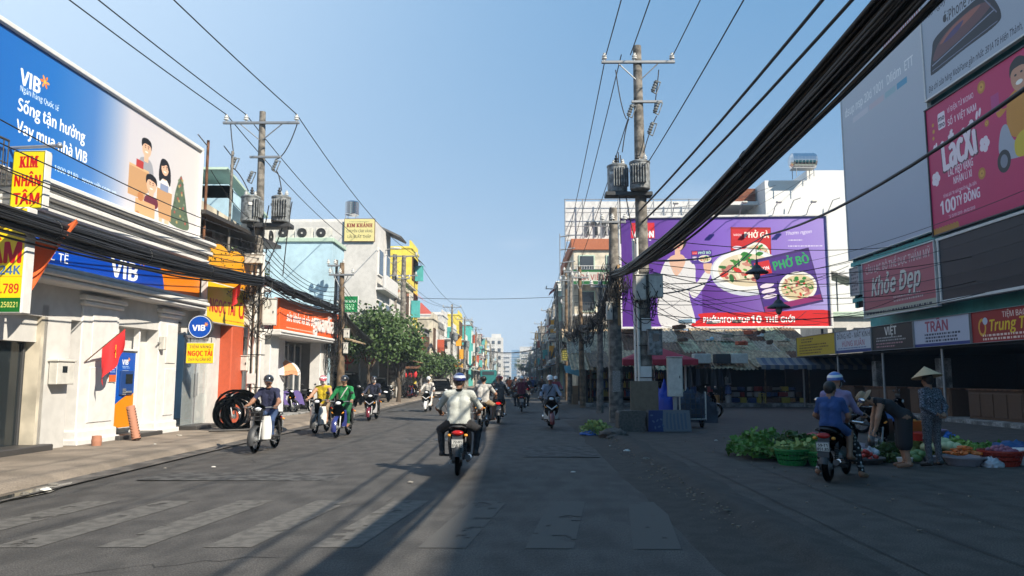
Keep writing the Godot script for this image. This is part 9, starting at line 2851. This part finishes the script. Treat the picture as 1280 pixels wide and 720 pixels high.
func parked() -> void:
	car("dark van parked behind the timber pole with its windscreen towards us", Vector3(-9.5, 0.12, -41.5), 0.1, mat("van_paint", Color(0.10, 0.11, 0.12), 0.3, {"coat": 0.8}), 4.4, 1.75, 1.85, true)
	car("dark grey car parked under the street tree", Vector3(-9.2, 0.12, -49.5), 0.15, M.van_paint, 4.3, 1.75, 1.6)
	car("white car standing at the kerb behind the white scooter rider", Vector3(-6.7, 0.0, -66.0), 0.0, M.white_paint, 4.3, 1.75, 1.55)
	var t := thing("truck", "teal green truck with a high covered bed, driving away far up the road", "truck", Vector3(-4.4, 0.0, -112))
	var teal := mat("truck_teal", Color(0.02, 0.20, 0.20), 0.5, {"tex": "faint"})
	part("bed", bx(Vector3(0, 1.75, -1.5), Vector3(2.3, 1.9, 4.5), 0.05), teal, t)
	part("cab", bx(Vector3(0, 1.7, -4.8), Vector3(2.1, 2.2, 1.6), 0.15), teal, t)
	part("tailgate", bx(Vector3(0, 1.2, 0.8), Vector3(2.25, 0.8, 0.08), 0.02), teal, t)
	part("rear_window", bx(Vector3(0, 2.3, 0.76), Vector3(1.7, 0.5, 0.06)), M.window_glass, t)
	part("bumper", bx(Vector3(0, 0.65, 0.8), Vector3(2.2, 0.16, 0.14), 0.02), M.dark_steel, t)
	for sx in [-1.0, 1.0]:
		part("tail_light", bx(Vector3(sx * 0.95, 0.85, 0.84), Vector3(0.22, 0.12, 0.05), 0.01), M.tail_red, t)
		for z in [-0.3, -4.6]:
			part("wheel", MB.new().torus(Vector3(sx * 0.9, 0.42, z), 0.29, 0.13, Basis.IDENTITY, 18, 8), M.rubber, t)
	motorbike("dark motorbike with a red seat parked before the orange pillar", "wave", Vector3(-9.75, 0.12, -25.0), 1.2, M.black_paint, M.dark_red_paint, {"mirrors": false})
	motorbike("motorbike half hidden by the purple cloth before the orange sign shop", "wave", Vector3(-10.2, 0.12, -33.2), 1.1, M.black_paint, M.silver_paint)
	motorbike("black motorbike parked right of the purple cloth", "wave", Vector3(-9.6, 0.12, -34.2), 0.9, M.black_paint, M.black_paint)
	motorbike("black motorbike parked next to the dark van", "wave", Vector3(-9.0, 0.12, -36.6), 0.8, M.black_paint, M.black_paint)
	motorbike("dark motorbike parked by the double pole", "scooter", Vector3(-9.2, 0.12, -54.5), 0.4, M.black_paint, M.silver_paint)
	motorbike("motorbike parked past the double pole beside the red stall", "wave", Vector3(-8.6, 0.12, -61.0), 0.9, M.black_paint, M.blue_paint)
	var m := MB.new()
	m.grid(14, 8, func(u, v): return Vector3((u - 0.5) * 1.1, 0.98 - 0.62 * pow(absf(v - 0.5) * 2.0, 1.6) + 0.03 * sin(u * 17.0), (v - 0.5) * 0.75 + 0.04 * sin(u * 13.0)))
	solo("purple_cloth", m, mat("purple", Color(0.10, 0.07, 0.24), 0.85, {"tex": "grain", "sc": 2.0}), "purple cloth thrown over a parked motorbike", "cloth", Vector3(-10.0, 0.12, -33.4), 1.0)
	t = thing("street_parasol", "round white and peach parasol before the orange sign shop", "umbrella", Vector3(-10.4, 0.12, -33.0))
	part("pole", MB.new().cyl(Vector3.ZERO, Vector3(0, 2.3, 0), 0.025), M.steel, t)
	for k in 8:
		m = MB.new()
		m.X = Transform3D(Basis(Vector3.UP, k * PI / 4 + 0.2), Vector3.ZERO)
		m.grid(5, 8, func(u, v):
			var a: float = (u - 0.5) * PI / 4
			var q: float = v * 1.25
			var rr := 0.92 * sin(q) / sin(1.25)
			return Vector3(sin(a) * rr, 2.35 - 0.55 * (1.0 - cos(q)) / (1.0 - cos(1.25)) - 0.03 * cos(u * TAU) * v, cos(a) * rr))
		m.grid(5, 1, func(u, v):
			var a: float = (u - 0.5) * PI / 4
			return Vector3(sin(a) * 0.925, 1.79 - v * 0.14 - 0.03 * cos(u * TAU), cos(a) * 0.925))
		part("panel", m, mat("peach", Color(0.60, 0.27, 0.14), 0.8, {"back": Color(0.3, 0.14, 0.08)}) if k % 2 else mat("canvas_white", Color(0.7, 0.69, 0.66), 0.8, {"back": Color(0.4, 0.4, 0.38)}), t)
	t = thing("cable_coil", "big upright coil of thick black conduit on the pavement before the transformer pole", "coil", Vector3(-8.25, 0.12, -22.4), 0.35)
	var r := RandomNumberGenerator.new()
	r.seed = 8
	for k in 13:
		var R := r.randf_range(0.38, 0.56)
		var bs := Basis(Vector3.UP, PI / 2 + r.randf_range(-0.6, 0.6)) * Basis(Vector3.FORWARD, r.randf_range(-0.2, 0.2))
		part("loop", MB.new().torus(Vector3(r.randf_range(-0.22, 0.22), R + 0.05, r.randf_range(-0.2, 0.2)), R, 0.034, bs, 26, 7), mat("conduit", Color(0.045, 0.042, 0.04), 0.6, {"tex": "faint"}), t)
	part("loose_end", MB.new().tube([Vector3(0.5, 0.9, 0.1), Vector3(0.62, 0.45, 0.15), Vector3(0.68, 0.06, 0.2), Vector3(0.2, 0.04, 0.4), Vector3(-0.7, 0.04, 0.5)], 0.034, 8), M.conduit, t)
	t = thing("cable_coil", "loose coil of hoses leaning on the double concrete pole", "coil", Vector3(-8.3, 0.12, -57.0), 0.3)
	for k in 7:
		part("loop", MB.new().torus(Vector3(r.randf_range(-0.3, 0.3), 0.6, 0), r.randf_range(0.4, 0.62), 0.03, Basis(Vector3.UP, PI / 2 + r.randf_range(-0.3, 0.3)), 22, 6), M.conduit, t)
	t = thing("red_stall", "small stall hung with red goods past the double pole", "stall", Vector3(-9.3, 0.12, -63.5))
	part("counter", bx(Vector3(0, 0.5, 0), Vector3(1.6, 1.0, 0.8), 0.03), M.goods_red, t)
	part("canopy", MB.new().box(Vector3(0, 2.4, 0.2), Vector3(2.2, 0.06, 1.6), 0.0, Basis(Vector3.RIGHT, 0.15)), M.rust, t)
	for k in 5:
		part("red_bag", MB.new().ell(Vector3(-0.8 + k * 0.4, 1.8, 0.6), Vector3(0.17, 0.3, 0.12), 6, 9), M.red_cloth, t)
func litter() -> void:
	var r := RandomNumberGenerator.new()
	r.seed = 606
	var n := 0
	for q in [[-6.9, -11.3, 1], [-7.1, -11.8, 1], [-6.95, -10.9, 1], [-5.6, -14.2, 0], [-6.4, -14.0, 0], [2.5, -15.2, 1], [2.35, -16.8, 1], [2.6, -17.4, 0], [2.45, -14.2, 0], [2.2, -18.6, 0], [2.7, -12.4, 1], [2.55, -13.6, 0], [4.6, -16.7, 0], [6.0, -13.6, 0], [3.0, -19.5, 0], [0.95, -13.5, 0], [-1.7, -12.2, 0], [-9.0, -20.4, 1], [-8.4, -17.8, 0], [-8.6, -24.6, 0], [7.6, -18.0, 0], [5.0, -19.6, 0], [2.5, -9.4, 0], [2.6, -8.6, 0]]:
		var s := r.randf_range(0.025, 0.05) if q[2] == 0 else r.randf_range(0.06, 0.11)
		crumpled("litter", "%s scrap of %s lying %s" % [["small", "larger"][q[2]], ["pale paper", "white plastic"][n % 2], "at the left gutter" if q[0] < -6.5 else "on the left of the road" if q[0] < 0.0 else "at the worn kerb on the right" if q[0] < 3.1 else "on the market square"], "litter", Vector3(q[0], 0.02 if q[0] > -7.2 and q[0] < 2.3 else 0.07 if q[0] > 0.0 else 0.12, q[1]), Vector3(s, 0.015 + 0.02 * q[2], s * 0.6), M.pvc if n % 3 == 0 else M.old_wall, 200 + n)
		solo_group("pieces of litter on the ground")
		n += 1
	var m := MB.new()
	for k in 420:
		var z := r.randf_range(-24, -8)
		var x := 2.45 + r.randfn() * 0.22 if k % 3 else r.randf_range(3.5, 9.0)
		m.X = Transform3D(Basis(Vector3.UP, r.randf() * TAU), Vector3(x, 0.075, z))
		var s := r.randf_range(0.008, 0.03)
		m.box(Vector3.ZERO, Vector3(s * 1.6, s * 0.5, s))
	var o := part("gravel", m, M.dust_concrete, self)
	tag(o, "scattered grit and crumbs along the worn kerb and the square", "gravel")
	o.set_meta("kind", "stuff")
	m = MB.new().lathe([Vector2(0.36, 0), Vector2(0.36, 0.012), Vector2(0, 0.014)], 28)
	for k in 6:
		m.box(Vector3(-0.2 + k * 0.08, 0.018, 0), Vector3(0.03, 0.008, 0.4))
	solo("manhole_cover", m, M.dark_steel, "round dark manhole cover in the middle of the road ahead of the nearest rider", "manhole cover", Vector3(-1.9, 0.006, -20.6))
	var w := MB.new()
	var pts := PackedVector2Array()
	for k in 20:
		pts.append(Vector2(cos(TAU * k / 20) * 0.26 * (1.0 + 0.25 * sin(k * 1.9)), sin(TAU * k / 20) * 1.3 * (1.0 + 0.15 * cos(k * 2.7))))
	w.X = Transform3D(Basis(Vector3.RIGHT, -PI / 2), Vector3.ZERO)
	w.prism(pts, 0.0, 0.006)
	var pd := ground("puddle_water", w, mat("puddle", Color(0.02, 0.02, 0.018), 0.05))
	pd.position = Vector3(-7.1, -0.004, -10.9)
func solo_group(g: String) -> void:
	get_child(get_child_count() - 1).set_meta("group", g)
